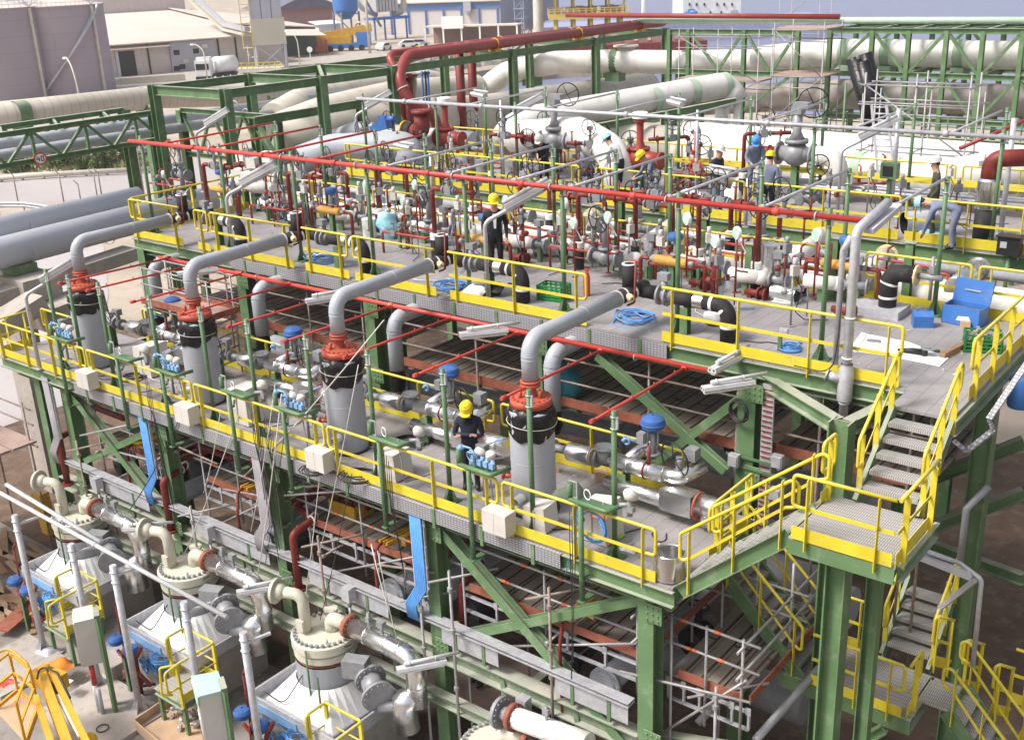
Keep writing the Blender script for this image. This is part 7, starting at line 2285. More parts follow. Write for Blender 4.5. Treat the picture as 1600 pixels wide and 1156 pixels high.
t = thing('wrapped_riser', 'black-footed silver riser with red bend at the right end', 'pipe', q)
ob('foot', M().cyl(q, q + UP * .8, .24, 20), BLACKI, t)
ob('cladding', M().lathe([(.25, .8), (.26, .82), (.25, 1.1), (.26, 1.12), (.25, 1.45), (.2, 1.5)], q, n=22), SILVER, t)
ob('bend', M().pipe([q + UP * 1.48, q + UP * 1.95, q + V((.75, .2, 2.0))], .2, .3, 18), OXIDE, t)
ob('spool', M().pipe([q + V((.75, .2, 2.0)), q + V((2.2, .6, 2.02)), q + V((2.2, .6, 1.2))], .22, .4, 18).flange(q + V((.95, .25, 2.0)), (1, .27, 0), .3, .06, 20, 10, .02), STEELG, t)
q = pz(1385, 335, Z3)
t = thing('control_box', 'green box with dark window on a post before the ladder', 'control box', q)
ob('post', M().bar(q, q + UP * .95, .08, .08).box(q + UP * .01, (.2, .2, .02)), GREENP, t)
ob('case', M().box(q + UP * 1.15, (.42, .25, .4)), GREENP, t)
ob('window', M().box(q + V((-.01, -.13, 1.15)), (.26, .02, .26)), BLACKM, t)
q = pY(1578, 384, 25.5)
t = thing('control_box', 'black control box on a post at the right front of the rear deck', 'control box', V((q.x, 25.5, Z2)))
ob('case', M().box(q, (.48, .3, .4)).box(q + UP * .22, (.56, .36, .03)), BLACKM, t)
ob('window', M().box(q + V((-.1, -.155, .04)), (.14, .02, .14)), GALV, t)
ob('post', M().cyl(q - UP * .2, q - UP * 1.6, .05, 8), GREENP, t)
t = thing('chain_hoist', 'red chain hoist hanging in front of the white pipe', 'hoist', pY(1086, 262, 29))
m = M()
for k in range(5):
 q = pY(1086, 232 + k * 7, 29)
 m.box(q + V((.06 * (-1) ** k, 0, 0)), (.12, .1, .12), k)
m.cyl(pY(1086, 205, 29), pY(1086, 235, 29), .02, 6).torus(pY(1084, 262, 29), (0, 1, 0), .14, .03, 14, 5).torus(pY(1090, 258, 29), (.4, 1, 0), .12, .03, 14, 5)
ob('chain', m, RED, t)
ob('post', M().cyl(V((pY(1087, 190, 29.1).x, 29.1, Z3)), pY(1087, 190, 29.1), .04, 8), GALV, t)
for (x0, y0, x1, y1, Y, lb) in ((1405, 170, 1390, 330, 28.4, 'tall plain grey pole left of the man in the cap'), (1585, 185, 1570, 320, 27.5, 'tall plain grey pole at the right picture edge')):
 a, b = pY(x0, y0, Y), pY(x1, y1, Y)
 tag(ob('grey_pole', M().cyl((a.x, Y, Z3), (a.x, Y, a.z), .065, 10).box((a.x, Y, Z3 + .01), (.22, .22, .02)), GALV), lb, 'pole')
t = thing('red_pipe', 'thin dark red pipe sloping at the upper right edge', 'pipe', pY(1560, 210, 27))
ob('pipe', M().cyl(pY(1500, 232, 28), pY(1640, 172, 30), .05, 10), REDP, t)
ex = [o for o in bpy.data.objects if o.parent is None and o.get('group') == 'low red tubing loops'][0]
for k, (x, y) in enumerate(((600, 250), (720, 285), (800, 262), (915, 275), (1050, 300), (1300, 318), (1340, 300))):
 dup(ex, pz(x, y, Z3), .1 * k, 'low loop of thin dark red tubing, ' + ORD[k] + ' from the left on the rear deck')
gx = [o for o in bpy.data.objects if o.parent is None and o.get('group') == 'grey gate valves with black handwheels'][0]
for k, (x, y) in enumerate(((575, 258), (665, 262), (830, 275), (985, 280), (1090, 290), (1265, 330), (1530, 330))):
 dup(gx, pz(x, y, Z3) + UP * .35, .2 * k, 'grey gate valve with black handwheel, ' + ORD[k] + ' from the left on the rear deck')
vx = [o for o in bpy.data.objects if o.parent is None and o.get('group') == 'red risers on the middle deck']
for k, (x, y) in enumerate(((770, 300), (950, 295), (1160, 305), (1075, 282))):
 dup(vx[k % 2], pz(x, y, Z3), .3 * k, 'dark red riser with black foot, ' + ORD[k] + ' of four on the rear deck', 'red risers on the rear deck')
def make_spool():
 t = thing('lagged_spool', 's', 'pipework', (0, 0, 0), 0, 'white lagged spools at the middle deck rear')
 m = M().tube([(-.55, 0, .42), (.15, 0, .42)], .15, 16).sph((.15, 0, .42), .16, 12, 8)
 crumple(m, 0, .025, 2, 6)
 ob('lagging', m, JK, t)
 m = M().tube([(.2, 0, .42), (.75, 0, .42)], .08, 12).flange((.35, 0, .42), (1, 0, 0), .15, .04, 16).flange((.7, 0, .42), (1, 0, 0), .15, .04, 16).cyl((.5, 0, .42), (.5, 0, .95), .05, 10).box((.5, 0, .95), (.18, .16, .16)).bar((.5, 0, 1.02), (.8, -.1, 1.05), .04, .02)
 ob('valve', m, STEELG, t)
 ob('riser', M().cyl((-.3, .05, .5), (-.3, .05, 1.2), .028, 8).pipe([(-.3, .05, 1.2), (-.05, .05, 1.25), (-.05, .05, .55)], .022, .06, 7), OXIDE, t)
 ob('support', M().bar((-.2, 0, 0), (-.2, 0, .3), .12, .1), GREEN, t)
 ob('support', M().bar((.5, 0, 0), (.5, 0, .34), .1, .1), GREEN, t)
 return t
place(make_spool(), [(V((-25 + k * 1.52, 20.3 + .35 * (k % 2), Z2)), .1 * (k % 3)) for k in range(12)], 'white lagged spool with grey lever valve, {} from the left along the middle deck rear')
# ================================================================== BELOW THE DECKS AND PUMPS
def tg(nm, m, mt, lb, cat, group=None, kind=None):
 return tag(ob(nm, m, mt), lb, cat, group, kind)
for k, (x0, x1, y0, z, nb_) in enumerate(((-25.0, -21.8, 13.75, -2.0, 'at the far left under the lower deck'), (-20.6, -17.8, 13.75, -2.0, 'under the second vessel from the left'), (-16.9, -13.35, 13.7, -2.0, 'left of the blue cable run near the middle'), (-12.4, -8.3, 13.6, -2.0, 'behind the green cross braces'), (-7.9, -6.4, 13.7, -2.15, 'under the lower deck stair'))):
 t = thing('scaffold_floor', 'perforated plank scaffold floor ' + nb_, 'scaffold', ((x0 + x1) / 2, y0, z), 0, 'plank scaffold floors')
 m = M()
 n = int((x1 - x0) / .32)
 for i in range(n):
  dz = .012 * ((i * 7) % 3)
  m.bb((x0 + i * .32, y0 + .05 * ((i * 5) % 4), z - .05 + dz), (x0 + i * .32 + .3, 16.9, z + dz))
 ob('planks', m, BROWNP, t)
 m = M().bar((x0 + .2, y0 - .03, z + .08), (x1 - .1, y0 - .03, z + .08), .03, .17)
 m.bar((x1, y0, z + .08), (x1, 16.5, z + .08), .03, .17)
 ob('toe_board', m, TERRA, t)
 m = M()
 for dz in (-.16, -.5):
  m.bar((x0, y0, z + dz), (x1, y0, z + dz), .05, .05)
 for i in range(6):
  x = x0 + (x1 - x0) * i / 5
  m.bar((x, y0, z - .5), (x, y0, z - .16), .04, .05)
  m.bar((x, y0 - .03, z - .2), (x, y0 - .03, z - .06), .09, .02)
 ob('lattice_girder', m, GALV, t)
 m = M()
 for x in (x0 + .1, (x0 + x1) / 2, x1 - .1):
  for y in (y0 - .1, 15.4):
   m.cyl((x, y, ZG if x == x0 + .1 else z - .7), (x, y, -.4 if y > 14 else -.9), .026, 7)
 for zz in (-1.45, -.95):
  m.cyl((x0 - .2, y0 - .1, zz), (x1 + .2, y0 - .1, zz), .025, 7)
  m.cyl((x0 - .2, 15.4, zz), (x1 + .2, 15.4, zz), .025, 7)
  m.cyl((x1 - .1, y0 - .3, zz - .1), (x1 - .1, 16.6, zz - .1), .025, 7)
 m.cyl((x0, y0 - .14, -3.3), (x1, y0 - .14, -1.6), .025, 7)
 ob('tubes', m, GALVL, t)
 m = M()
 rr = random.Random(k)
 for i in range(5):
  q = V((rr.uniform(x0 + .3, x1 - .3), y0 - .1, rr.choice((-1.45, -.95))))
  m.cyl(q - V((.06, 0, 0)), q + V((.06, 0, 0)), .03, 7)
 ob('coupler', m, mat('orange coupler', (.6, .14, .05), .6) if k == 0 else bpy.data.materials['orange coupler'], t)
for k, (x0, x1, z, lb) in enumerate(((-26, -18.2, .55, 'dark plank floor under the left half of the middle deck'), (-17.4, -8.4, .5, 'dark plank floor under the middle deck behind the two right vessels'), (-7.9, -4.9, .62, 'dark plank floor under the middle deck beside the conduit pole'))):
 t = thing('scaffold_floor', lb, 'scaffold', ((x0 + x1) / 2, 19, z), 0, 'plank scaffold floors')
 m = M()
 for i in range(int((x1 - x0) / .32)):
  m.bb((x0 + i * .32, 17.25, z - .05), (x0 + i * .32 + .3, 21.0, z + .012 * (i % 3)))
 ob('planks', m, BROWNP, t)
 ob('toe_board', M().bar((x0, 17.2, z + .1), (x1, 17.2, z + .1), .03, .2), TERRA, t)
 m = M()
 for x in (x0 + .1, x0 + 2.6, x1 - 2, x1 - .1):
  m.cyl((x, 17.12, -3), (x, 17.12, 2.2), .026, 7)
 for zz in (1.1, 1.6):
  m.cyl((x0, 17.1, zz), (x1, 17.1, zz), .025, 7)
 ob('tubes', m, RUSTT, t)
for (x, y, z, r, mt, lb) in ((1150, 700, .55, .25, CABLEK, 'dark bag on the plank floor right of the stair column'), (880, 600, .6, .45, TEALC, 'teal sheeting hung behind the rightmost vessel'), (525, 770, -1.6, .35, TEALC, 'teal sheeting under the lower deck in the middle'), (1275, 615, .7, .2, GALV, 'grey scrap on the plank floor below the conduit pole')):
 q = pY(x, y, 17.6 if y < 720 else 15.5)
 m = M().sph(q, r, 12, 9, (1, .6, 1.1))
 crumple(m, 0, r * .35, x, 4)
 tg('sheeting', m, mt, lb, 'sheeting')
rr = random.Random(17)
m = M()
for k, x in enumerate((-23.6, -22.6, -19, -18.2, -14.8, -14, -10.3, -9.4)):
 q = (x, 13.9, -3.1 - .1 * (k % 3))
 tg('gallery_pipe', M().cyl(q, (x, 21, q[2]), .24, 16).flange((x, 14.0, q[2]), (0, 1, 0), .33, .07, 18, 10, .02), GREYV if k % 3 else BLACKI, 'dark grey pipe running inward at pump level, ' + ORD[k] + ' from the left', 'pipe', 'inward pipes at pump level')
for k, (y, z, r) in enumerate(((18.5, -2.7, .4), (19.8, -3.8, .45), (17.6, -4.9, .4), (20.5, -1.6, .3))):
 tg('gallery_main', M().cyl((-26, y, z), (-7, y, z), r, 18).flange((-13, y, z), (1, 0, 0), r + .08, .08, 20).flange((-20, y, z), (1, 0, 0), r + .08, .08, 20), GREYV if k % 2 else STEELG, 'long shaded pipe main deep under the decks, ' + ORD[k] + ' of four', 'pipe', 'shaded pipe mains')
for k in range(9):
 x = -25.5 + k * 2.1
 q = V((x, 14.6 + (k % 3) * .8, -3.2))
 m = M().lathe([(.05, -.3), (.3, -.25), (.34, 0), (.3, .25), (.05, .3)], q, (.2, 1, 0), 16).cyl(q, q + UP * .7, .07, 8).wheel(q + UP * .75, (.2, .2, 1), .2)
 tg('gallery_valve', m, STEELG if k % 2 else BLACKM, 'shaded valve behind the lower green beam, ' + ORD[k] + ' from the left', 'valve', 'shaded gallery valves')
def drop(name):
 t = thing(name, 'd', 'pipe', (0, 0, 0), 0, 'dark red drop pipes to the pumps')
 p = [(0, 0, -3.3), (0, 0, -1.95), (.0, .65, -1.85), (-.7, .7, -1.8), (-.7, 1.5, -1.75), (.75, 1.55, -1.8), (.75, 1.6, -.45)]
 m = M().pipe(p, .085, .12, 12)
 m.flange((0, 0, -3.28), UP, .16, .05, 16, 6, .02)
 ob('pipe', m, OXIDE, t)
 ob('clamp', M().torus((0, .55, -1.86), (0, 1, 0), .1, .02, 14, 5).torus((-.05, .68, -1.84), (1, 0, 0), .1, .025, 14, 5), WHITE, t)
 return t
PX_ = [-10.85, -15.35, -19.95, -24.5]
dr = drop('drop_pipe')
for k, x in enumerate(PX_):
 lb = 'dark red bent drop pipe above the pump ' + ('hidden at the bottom centre', 'nearest the crate', 'in the middle', 'farthest left')[k]
 loc = (x - 1.35, 13.05, 0) if k else (x - 1.6, 13.6, 0)
 if k == 0:
  dr.location = loc
  tag(dr, lb)
 else:
  dup(dr, loc, 0, lb)
def drain():
 t = thing('drain_line', 'd', 'pipe', (0, 0, 0), 0, 'thin red lines with yellow blocks')
 ob('pipe', M().pipe([(0, .5, -1.3), (0, .1, -1.35), (0, 0, -1.9), (.03, 0, -3.6)], .035, .1, 9), OXIDE, t)
 m = M()
 for dx in (-.08, .02, .12):
  m.bar((dx, .25, -1.33), (dx + .1, .95, -1.33), .05, .07)
 m.box((.3, .7, -1.35), (.12, .3, .22))
 ob('spring_block', m, YELLOWD, t)
 ob('needle_valve', M().box((.03, 0, -3.4), (.1, .1, .2)).cyl((-.1, 0, -3.35), (.16, 0, -3.35), .03, 8), STEELG, t)
 return t
dn = drain()
for k, (x, nb_) in enumerate(((-9.9, 'nearest the corner column'), (-14.5, 'left of the blue cable run'), (-18.9, 'above the middle pump'), (-23.2, 'above the leftmost pump'))):
 loc = (x, 13.3, -.35)
 lb = 'thin dark red line hung from a yellow block ' + nb_
 if k == 0:
  dn.location = loc
  tag(dn, lb)
 else:
  dup(dn, loc, 0, lb)
for k, (x, mt, lb) in enumerate(((-21.7, BLUEC, 'bright blue cable run dropping from the deck at the left'), (-13.05, BLUEC, 'bright blue cable run dropping from the deck at centre'), (-17.6, mat('grey cable', (.36, .34, .36), .6, var=.3), 'grey cable run dropping from the deck between the blue ones'), (-25.9, bpy.data.materials['grey cable'], 'grey cable run beside the far left columns'))):
 t = thing('cable_run', lb, 'cables', (x, 12.95, -2.4), 0, 'vertical cable runs')
 m = M()
 for i in range(7):
  dx = i * .042
  m.pipe([(x + dx, F1 - .05, -.2), (x + dx, F1 - .02, -1.9), (x + dx - .28, F1 - .06, -2.35), (x + dx - .3, F1, -2.7)], .023, .12, 6)
 ob('cables', m, mt, t)
 m = M()
 for z in (-.5, -.95, -1.4, -1.85):
  m.bar((x - .05, F1 - .01, z), (x + .33, F1 - .01, z), .05, .015, (0, 1, 0))
 m.bar((x - .04, F1, -.3), (x - .04, F1, -1.9), .02, .05).bar((x + .3, F1, -.3), (x + .3, F1, -1.9), .02, .05)
 ob('ladder', m, GALV, t)
tg('tray_channel', M().chan((-26, 13.25, -2.62), (-8.3, 13.25, -2.62), .09, .22, .012), GALV, 'continuous galvanised channel above the low tray panels', 'channel')
RP = [((280, 655), (200, 800)), ((345, 640), (318, 770)), ((430, 600), (392, 830)), ((440, 615), (402, 905)), ((452, 610), (415, 880)), ((560, 570), (500, 860)), ((372, 650), (270, 905)), ((505, 690), (470, 985)), ((550, 740), (492, 1000)), ((580, 850), (610, 960)), ((590, 860), (620, 1000)), ((430, 905), (380, 1060)), ((600, 500), (380, 745))]
for k, (a, b) in enumerate(RP):
 p = pY(a[0], a[1], F1 - .12)
 q = pY(b[0], b[1], 12.7 if b[1] > 760 else 13.0)
 mid = (p + q) / 2 + V((0, 0, -.12))
 tg('rope', M().tube([p, p * .75 + q * .25 + V((0, 0, -.08)), mid, p * .25 + q * .75 + V((0, 0, -.09)), q], .009 if k % 3 else .013, 5), ROPE if k % 4 or k == 12 else CABLEK, 'thin rope hanging from the lower deck front, ' + ORD[k] + ' of thirteen', 'rope', 'ropes hanging from the deck')
for k, (x, y, z0, z1, mt) in enumerate(((-9.95, 13.1, -4.6, -.9, RUSTT), (-13.0, 13.0, -6.4, -2.0, GALVL), (-12.1, 12.9, -6.4, -1.2, GALVL), (-15.7, 12.9, -6.4, -1.6, RUSTT), (-20.1, 12.9, -6.4, -2.2, GALVL), (-6.9, 13.5, -6.5, -1.9, GALVL), (-24.7, 12.9, -6.4, -1.7, RUSTT))):
 m = M().cyl((x, y, z0), (x, y, z1), .028, 8)
 for z in (z1 - .4, z1 - 1.3, (z0 + z1) / 2):
  m.lathe([(.03, -.05), (.055, -.04), (.055, .04), (.03, .05)], (x, y, z), UP, 10)
 m.cyl((x - .5, y - .05, z1 - .4), (x + .6, y + .7, z1 - .1), .025, 7)
 tg('scaffold_pole', m, mt, 'single upright scaffold pole with couplers, ' + ORD[k] + ' of those before the lower decks', 'scaffold pole', 'single scaffold poles')
ob('beam', M().ib((-8.0, 13.6, -3.5), (-5.5, 14.3, -3.3), .24, .18, .018), GREEN, frame)
for k, (a, b) in enumerate((((1090, 1130, 14.5), (1270, 930, 17)), ((1180, 1156, 13.8), (1310, 1010, 16)))):
 p, q = pY(*a), pY(*b)
 tg('shaded_pipe', M().cyl(p, q, .07, 14), STEELG, 'shaded grey pipe in the dark below the stairs, ' + ORD[k] + ' from the left', 'pipe', 'shaded pipes below the stairs')
t = thing('lamp_pole', 'bent grey pole carrying two lamps above the dark right corner', 'light pole', pY(1520, 1040, 16.2))
p = [pY(1520, 1040, 16.2), pY(1534, 905, 16.2), pY(1500, 880, 16.2), pY(1440, 858, 15.6)]
ob('pole', M().pipe(p, .04, .12, 9), GALV, t)
ob('lamp', M().bar(pY(1430, 866, 15.6), pY(1515, 900, 16.1), .14, .09).bar(pY(1470, 948, 16.4), pY(1525, 905, 16.2), .12, .08), LIGHTFIX, t)
t = thing('bent_tray', 'galvanised cable tray bending down at the far right edge', 'cable tray', pY(1560, 650, 16.8))
pp = [pY(1610, 560, 17.4), pY(1545, 655, 16.6), pY(1552, 672, 16.6), pY(1510, 705, 16.2), pY(1490, 688, 16.2)]
m = M()
for i in range(4):
 m.bar(pp[i], pp[i + 1], .1, .03)
ob('tray', m, TRAY, t)
q = pY(1595, 610, 19)
tg('blue_barrel', M().lathe([(.18, 0), (.2, .05), (.2, .5), (.18, .54), (.01, .54)], q - UP * .3, n=20), BLUETOOL, 'dark blue drum in the shade at the right edge', 'drum')
for k, (a, b) in enumerate((((1600, 690), (1400, 770)), ((1600, 770), (1440, 830)), ((1420, 840), (1600, 905)))):
 ob('brace', M().ib(pY(*a, 20.5), pY(*b, 19.5), .22, .18, .016), GREEN, frame)
tg('bent_conduit', M().pipe([pY(1545, 760, 17.5), pY(1510, 795, 17.3), pY(1500, 880, 17.2)], .06, .12, 12), STEELG, 'dark bent pipe hanging left of the shaded stair', 'pipe')
def make_pump():
 t = thing('pump', 'p', 'pump', (0, 0, 0), 0, 'big flanged vertical pumps')
 m = M().lathe([(.02, 2.92), (.66, 2.92), (.69, 2.9), (.69, 2.72), (.6, 2.7)], n=36)
 m.lathe([(.6, 2.68), (.66, 2.66), (.66, 2.52), (.6, 2.5)], n=36)
 m.m = 1
 for k in range(32):
  a = 2 * PI * k / 32
  m.tube([(.61 * math.cos(a), .61 * math.sin(a), 2.9), (.61 * math.cos(a), .61 * math.sin(a), 2.985)], .038, 6, True, False)
 ob('head', m, [CREAM, STEELG], t)
 ob('gasket', M().lathe([(.6, 2.5), (.63, 2.48), (.6, 2.46), (.63, 2.44), (.6, 2.42)], n=36), TERRA, t)
 ob('barrel', M().lathe([(.65, 2.42), (.65, 1.7)], n=36), GREYV, t)
 m = M()
 n = 32
 base = len(m.v)
 for k in range(n):
  a = 2 * PI * k / n
  c, s = math.cos(a), math.sin(a)
  m.v.append(V((.68 * c, .68 * s, 1.95)))
 for k in range(n):
  a = 2 * PI * k / n
  c, s = math.cos(a), math.sin(a)
  f = 1 / max(abs(c), abs(s))
  m.v.append(V((1.02 * c * f, .92 * s * f, 1.36)))
 for k in range(n):
  m._f((base + k, base + (k + 1) % n, base + n + (k + 1) % n, base + n + k), False)
 m.bb((-1.02, -.92, 1.3), (1.02, .92, 1.36))
 ob('skirt', m, mat('white gloss skirt', (.84, .835, .83), .26, var=.03, sc=3, dirt=(.55, .5, .45), damt=.3) if 'white gloss skirt' not in bpy.data.materials else bpy.data.materials['white gloss skirt'], t)
 m = M()
 for (a, b) in (((-1.3, -1.12), (1.3, -1.12)), ((-1.3, 1.12), (1.3, 1.12)), ((-1.3, -1.1), (-1.3, 1.1)), ((1.3, -1.1), (1.3, 1.1))):
  m.bar((*a, 1.38), (*b, 1.38), .05, .26)
 m.bb((-1.3, -1.12, 1.2), (1.3, 1.12, 1.26))
 ob('drip_tray', m, GALV, t)
 ob('tray_liner', M().bar((-1.28, -1.16, 1.3), (.2, -1.16, 1.3), .02, .2).bar((-1.34, -1, 1.3), (-1.34, .6, 1.3), .02, .2), BLUET, t)
 ob('foundation', M().bb((-1.15, -1.0, .0), (1.15, 1.0, 1.2)), CONCL, t)
 m = M().pipe([(-.3, -.22, 2.92), (-.3, -.22, 3.78), (-.75, -.38, 3.78)], .12, .2, 16)
 m.tube([(-.66, -.35, 3.78), (-.86, -.42, 3.78)], [.12, .2], 18)
 m.lathe([(.15, 0), (.27, 0), (.27, .06), (.15, .06), (.15, 0)], (-.84, -.415, 3.78), (-.95, -.33, 0), 24)
 m.box((-.3, -.36, 3.12), (.2, .06, .24))
 ob('vent_pipe', m, CREAM, t)
 ob('vent_cover', M().cyl((-.86, -.42, 3.78), (-.88, -.425, 3.78), .16, 20), WOODL, t)
 m = M().pipe([(.1, .12, 2.9), (.1, .12, 3.22), (.62, .12, 3.22)], .14, .22, 16)
 ob('outlet', m, CREAM, t)
 ob('outlet_flange', M().flange((.68, .12, 3.22), (1, 0, 0), .25, .1, 22, 12, .03), TERRA, t)
 m = M().pipe([(.74, .12, 3.22), (2.45, .12, 3.16), (2.45, .12, 2.1)], .2, .34, 22)
 for x in (1.2, 1.75, 2.1):
  m.lathe([(.201, -.02), (.207, 0), (.201, .02)], (x, .12, 3.2), (1, 0, 0), 22)
 m.lathe([(.202, -.02), (.208, 0), (.202, .02)], (2.45, .12, 2.55), UP, 22)
 m.tube([(2.2, .0, 1.5), (2.2, .0, 2.15), (2.45, .12, 2.3)], [.27, .27, .2], 22)
 ob('clad_outlet', m, SILVER, t)
 m = M().cyl((1.25, .12, 3.35), (1.25, .12, 3.75), .035, 8).box((1.25, .12, 3.6), (.1, .1, .12))
 ob('needle_valve', m, STEELG, t)
 m = M().cyl((1.6, .12, 3.35), (1.6, .12, 3.6), .035, 8).box((1.6, .12, 3.62), (.16, .12, .12))
 ob('needle_valve', m, STEELG, t)
 m = M().cyl((1.35, -.1, 2.4), (1.75, -.3, 2.3), .22, 18).flange((1.8, -.32, 2.28), (.9, -.45, -.1), .34, .08, 24, 14, .03).flange((1.4, -.12, 2.4), (.9, -.45, -.1), .32, .08, 24, 14, .03).box((1.1, -.2, 2.6), (.5, .3, .4), .4).cyl((1.75, -.3, 2.0), (2.2, 0, 2.0), .12, 12)
 ob('check_valve', m, STEELG, t)
 ob('blanked_nozzle', M().cyl((-.2, .4, 2.92), (-.2, .4, 3.15), .1, 12).flange((-.2, .4, 3.15), UP, .15, .05, 14, 6, .02), CREAM, t)
 ob('plug', M().cyl((.4, -.3, 2.9), (.4, -.3, 3.02), .03, 8), GALV, t)
 m = M().cyl((.35, .45, 2.92), (.35, .45, 3.4), .03, 8).box((.35, .45, 3.7), (.22, .2, .3)).cyl((.35, .45, 3.4), (.35, .45, 3.6), .05, 8)
 ob('instrument', m, GALV, t)
 m = M()
 for x in (-.95, -.45):
  m.pipe([(x, -1.45, .05), (x, -1.45, 1.0), (x + .1, -1.3, 1.3)], .05, .1, 9)
  m.lathe([(.05, .3), (.09, .34), (.09, .5), (.05, .54)], (x, -1.45, 0), n=12)
 m.cyl((-1.25, -1.4, .9), (.1, -1.5, .55), .045, 9).flange((-.7, -1.45, .74), (1, 0, -.3), .09, .08, 12).cyl((-1.15, -1.3, .9), (-1.15, -1.3, 2.15), .025, 7).cyl((-1.15, -1.3, 2.15), (-1.05, -1.25, 2.3), .04, 7)
 ob('red_piping', m, OXIDE, t)
 m = M()
 for (x, z) in ((-1.2, 1.25), (-.62, 1.18)):
  m.lathe([(.03, -.12), (.17, -.1), (.19, -.04), (.19, .02), (.15, .08), (.02, .11)], (x, -1.42, z), n=18)
 m.box((-.9, -1.35, 1.1), (.1, .1, .16))
 ob('actuator', m, BLUE, t)
 m = M().coil((-.12, -1.25, .85), (.1, 1, .1), .2, .013, 7, .14).coil((-1.0, -1.4, .75), (.3, 1, 0), .14, .016, 3, .2).pipe([(-.7, -1.3, 1.2), (-.3, -1.2, 1.25), (.3, -1.15, 1.2), (.5, -1.2, .7)], .014, .1, 6).pipe([(-.7, -1.28, 1.15), (-.3, -1.2, 1.15), (.2, -1.18, 1.05), (-.12, -1.2, 1.05)], .013, .1, 6).pipe([(-1.2, -1.3, 1.3), (-1.0, -1.2, .9), (-.6, -1.22, .6), (-.3, -1.2, .9)], .013, .15, 6).coil((.35, -1.25, 1.22), (0, .2, 1), .22, .012, 5, .25).coil((-.6, -1.2, .62), (.2, 1, .1), .2, .012, 5, .2).coil((.45, -1.12, .75), (0, 1, .1), .24, .012, 6, .2)
 ob('blue_cable', m, BLUEC, t)
 ob('rack_post', M().ib((-.7, -1.55, 0), (-.7, -1.55, 1.0), .1, .1, .012), GREENP, t)
 ob('rack_rod', M().cyl((.2, -.7, 1.3), (.2, -.7, 2.9), .022, 7), GREENP, t)
 ob('rack_rod', M().cyl((.5, -.72, 1.3), (.5, -.72, 2.4), .022, 7), GREENP, t)
 ob('oil_line', M().pipe([(-1.1, -.9, 1.5), (-.4, -.95, 1.5), (.1, -.5, 2.5), (.8, .0, 2.9)], .012, .3, 5), CABLEK, t)
 ob('eye_plate', M().box((.55, -.72, 1.6), (.1, .02, .1), R=Matrix.Rotation(.5, 3, 'X')), BOXG, t)
 return t
pu = make_pump()
PZ = ZG + .06
for k, x in enumerate(PX_):
 lb = 'cream flanged pump with white skirt, ' + ('mostly cut by the bottom edge at centre', 'nearest of the three whole ones', 'middle one of the three whole ones', 'farthest left of the three whole ones')[k]
 loc = (x, 12.5, PZ if k else PZ - .75)
 if k == 0:
  pu.location = loc
  tag(pu, lb)
 else:
  dup(pu, loc, 0, lb)
for o in [c for c in pu.children if c.name.startswith('vent')]:
 bpy.data.objects.remove(o)
t = thing('outlet_pipe', 'white clad outlet pipe with red flange at the bottom centre', 'pipe', pY(845, 1140, 12.6))
a, b = pY(803, 1120, 12.6), pY(920, 1162, 12.6)
d = (b - a).normalized()
ob('cladding', M().tube([a + d * .06, b], .2, 22).lathe([(.201, 0), (.207, .02), (.201, .04)], a + d * .8, d, 22), WHITEP, t)
ob('red_flange', M().flange(a, d, .26, .1, 22, 12, .03), TERRA, t)
ob('blind_flange', M().flange(a - d * .3, d, .3, .08, 24, 16, .03).cyl(a - d * .3, a, .14, 16), STEELG, t)
ob('needle_valve', M().cyl(a + d * .75, a + d * .75 + UP * .5, .03, 8).box(a + d * .75 + UP * .38, (.12, .1, .12)), STEELG, t)
def make_access():
 t = thing('access_platform', 'a', 'platform', (0, 0, 0), 0, 'yellow railed platforms beside the pumps')
 ob('grating', M().bb((0, 0, .92), (1.0, .95, .96)), GRATE, t)
 m = M().chan((0, 0, .87), (1, 0, .87), .16, .06, .012).chan((1, 0, .87), (1, .95, .87), .16, .06, .012).chan((0, .95, .87), (1, .95, .87), .16, .06, .012)
 for x, y in ((.95, .05), (.95, .9), (.05, .05), (.05, .9)):
  m.bar((x, y, 0), (x, y, .86), .08, .08)
 ob('frame', m, GREEN, t)
 for x, y in ((-.02, .5), (-.02, .97), (.97, .97), (1.02, -.02)):
  ob('post', M().bar((x, y, .85), (x, y, 1.95), .08, .05), YELLOW, t)
 m = M().pipe([(-.02, .45, 1.4), (-.02, .45, 1.95), (-.02, .97, 1.95), (1.02, .97, 1.95), (1.02, -.02, 1.95), (1.02, -.32, 1.9), (1.02, -.32, 1.4), (1.02, -.02, 1.4)], .03, .07, 8).pipe([(1.02, -.02, 1.95), (.75, -.25, 1.9), (.7, -.28, 1.2), (.82, -.1, 1.15)], .028, .06, 8)
 m.bar((-.02, .97, 1.45), (1.02, .97, 1.45), .04, .012).bar((1.02, 0, 1.45), (1.02, .97, 1.45), .012, .04).bar((-.02, .5, 1.45), (-.02, .97, 1.45), .012, .04)
 ob('hand_rail', m, YELLOW, t)
 ob('toe_board', M().bb((-.02, .96, .97), (1.02, .975, 1.16)).bb((1.005, -.02, .97), (1.02, .955, 1.16)).bb((-.035, .4, .97), (-.02, .955, 1.16)), YELLOW, t)
 return t
ac = make_access()
for k, x in enumerate(PX_):
 lb = 'small yellow railed platform beside the pump ' + ('hidden at the bottom centre', 'nearest the crate', 'in the middle', 'farthest left')[k]
 loc = (x + .75, 10.75, PZ)
 if k == 0:
  ac.location = loc
  tag(ac, lb)
 else:
  dup(ac, loc, 0, lb)
pole = thing('grey_post', 'g', 'post', (0, 0, 0), 0, 'tall grey posts with pale pipes')
ob('pole', M().cyl((0, 0, 0), (0, 0, 3.85), .075, 14), GALV, pole)
m = M().box((0, 0, .012), (.4, .4, .024))
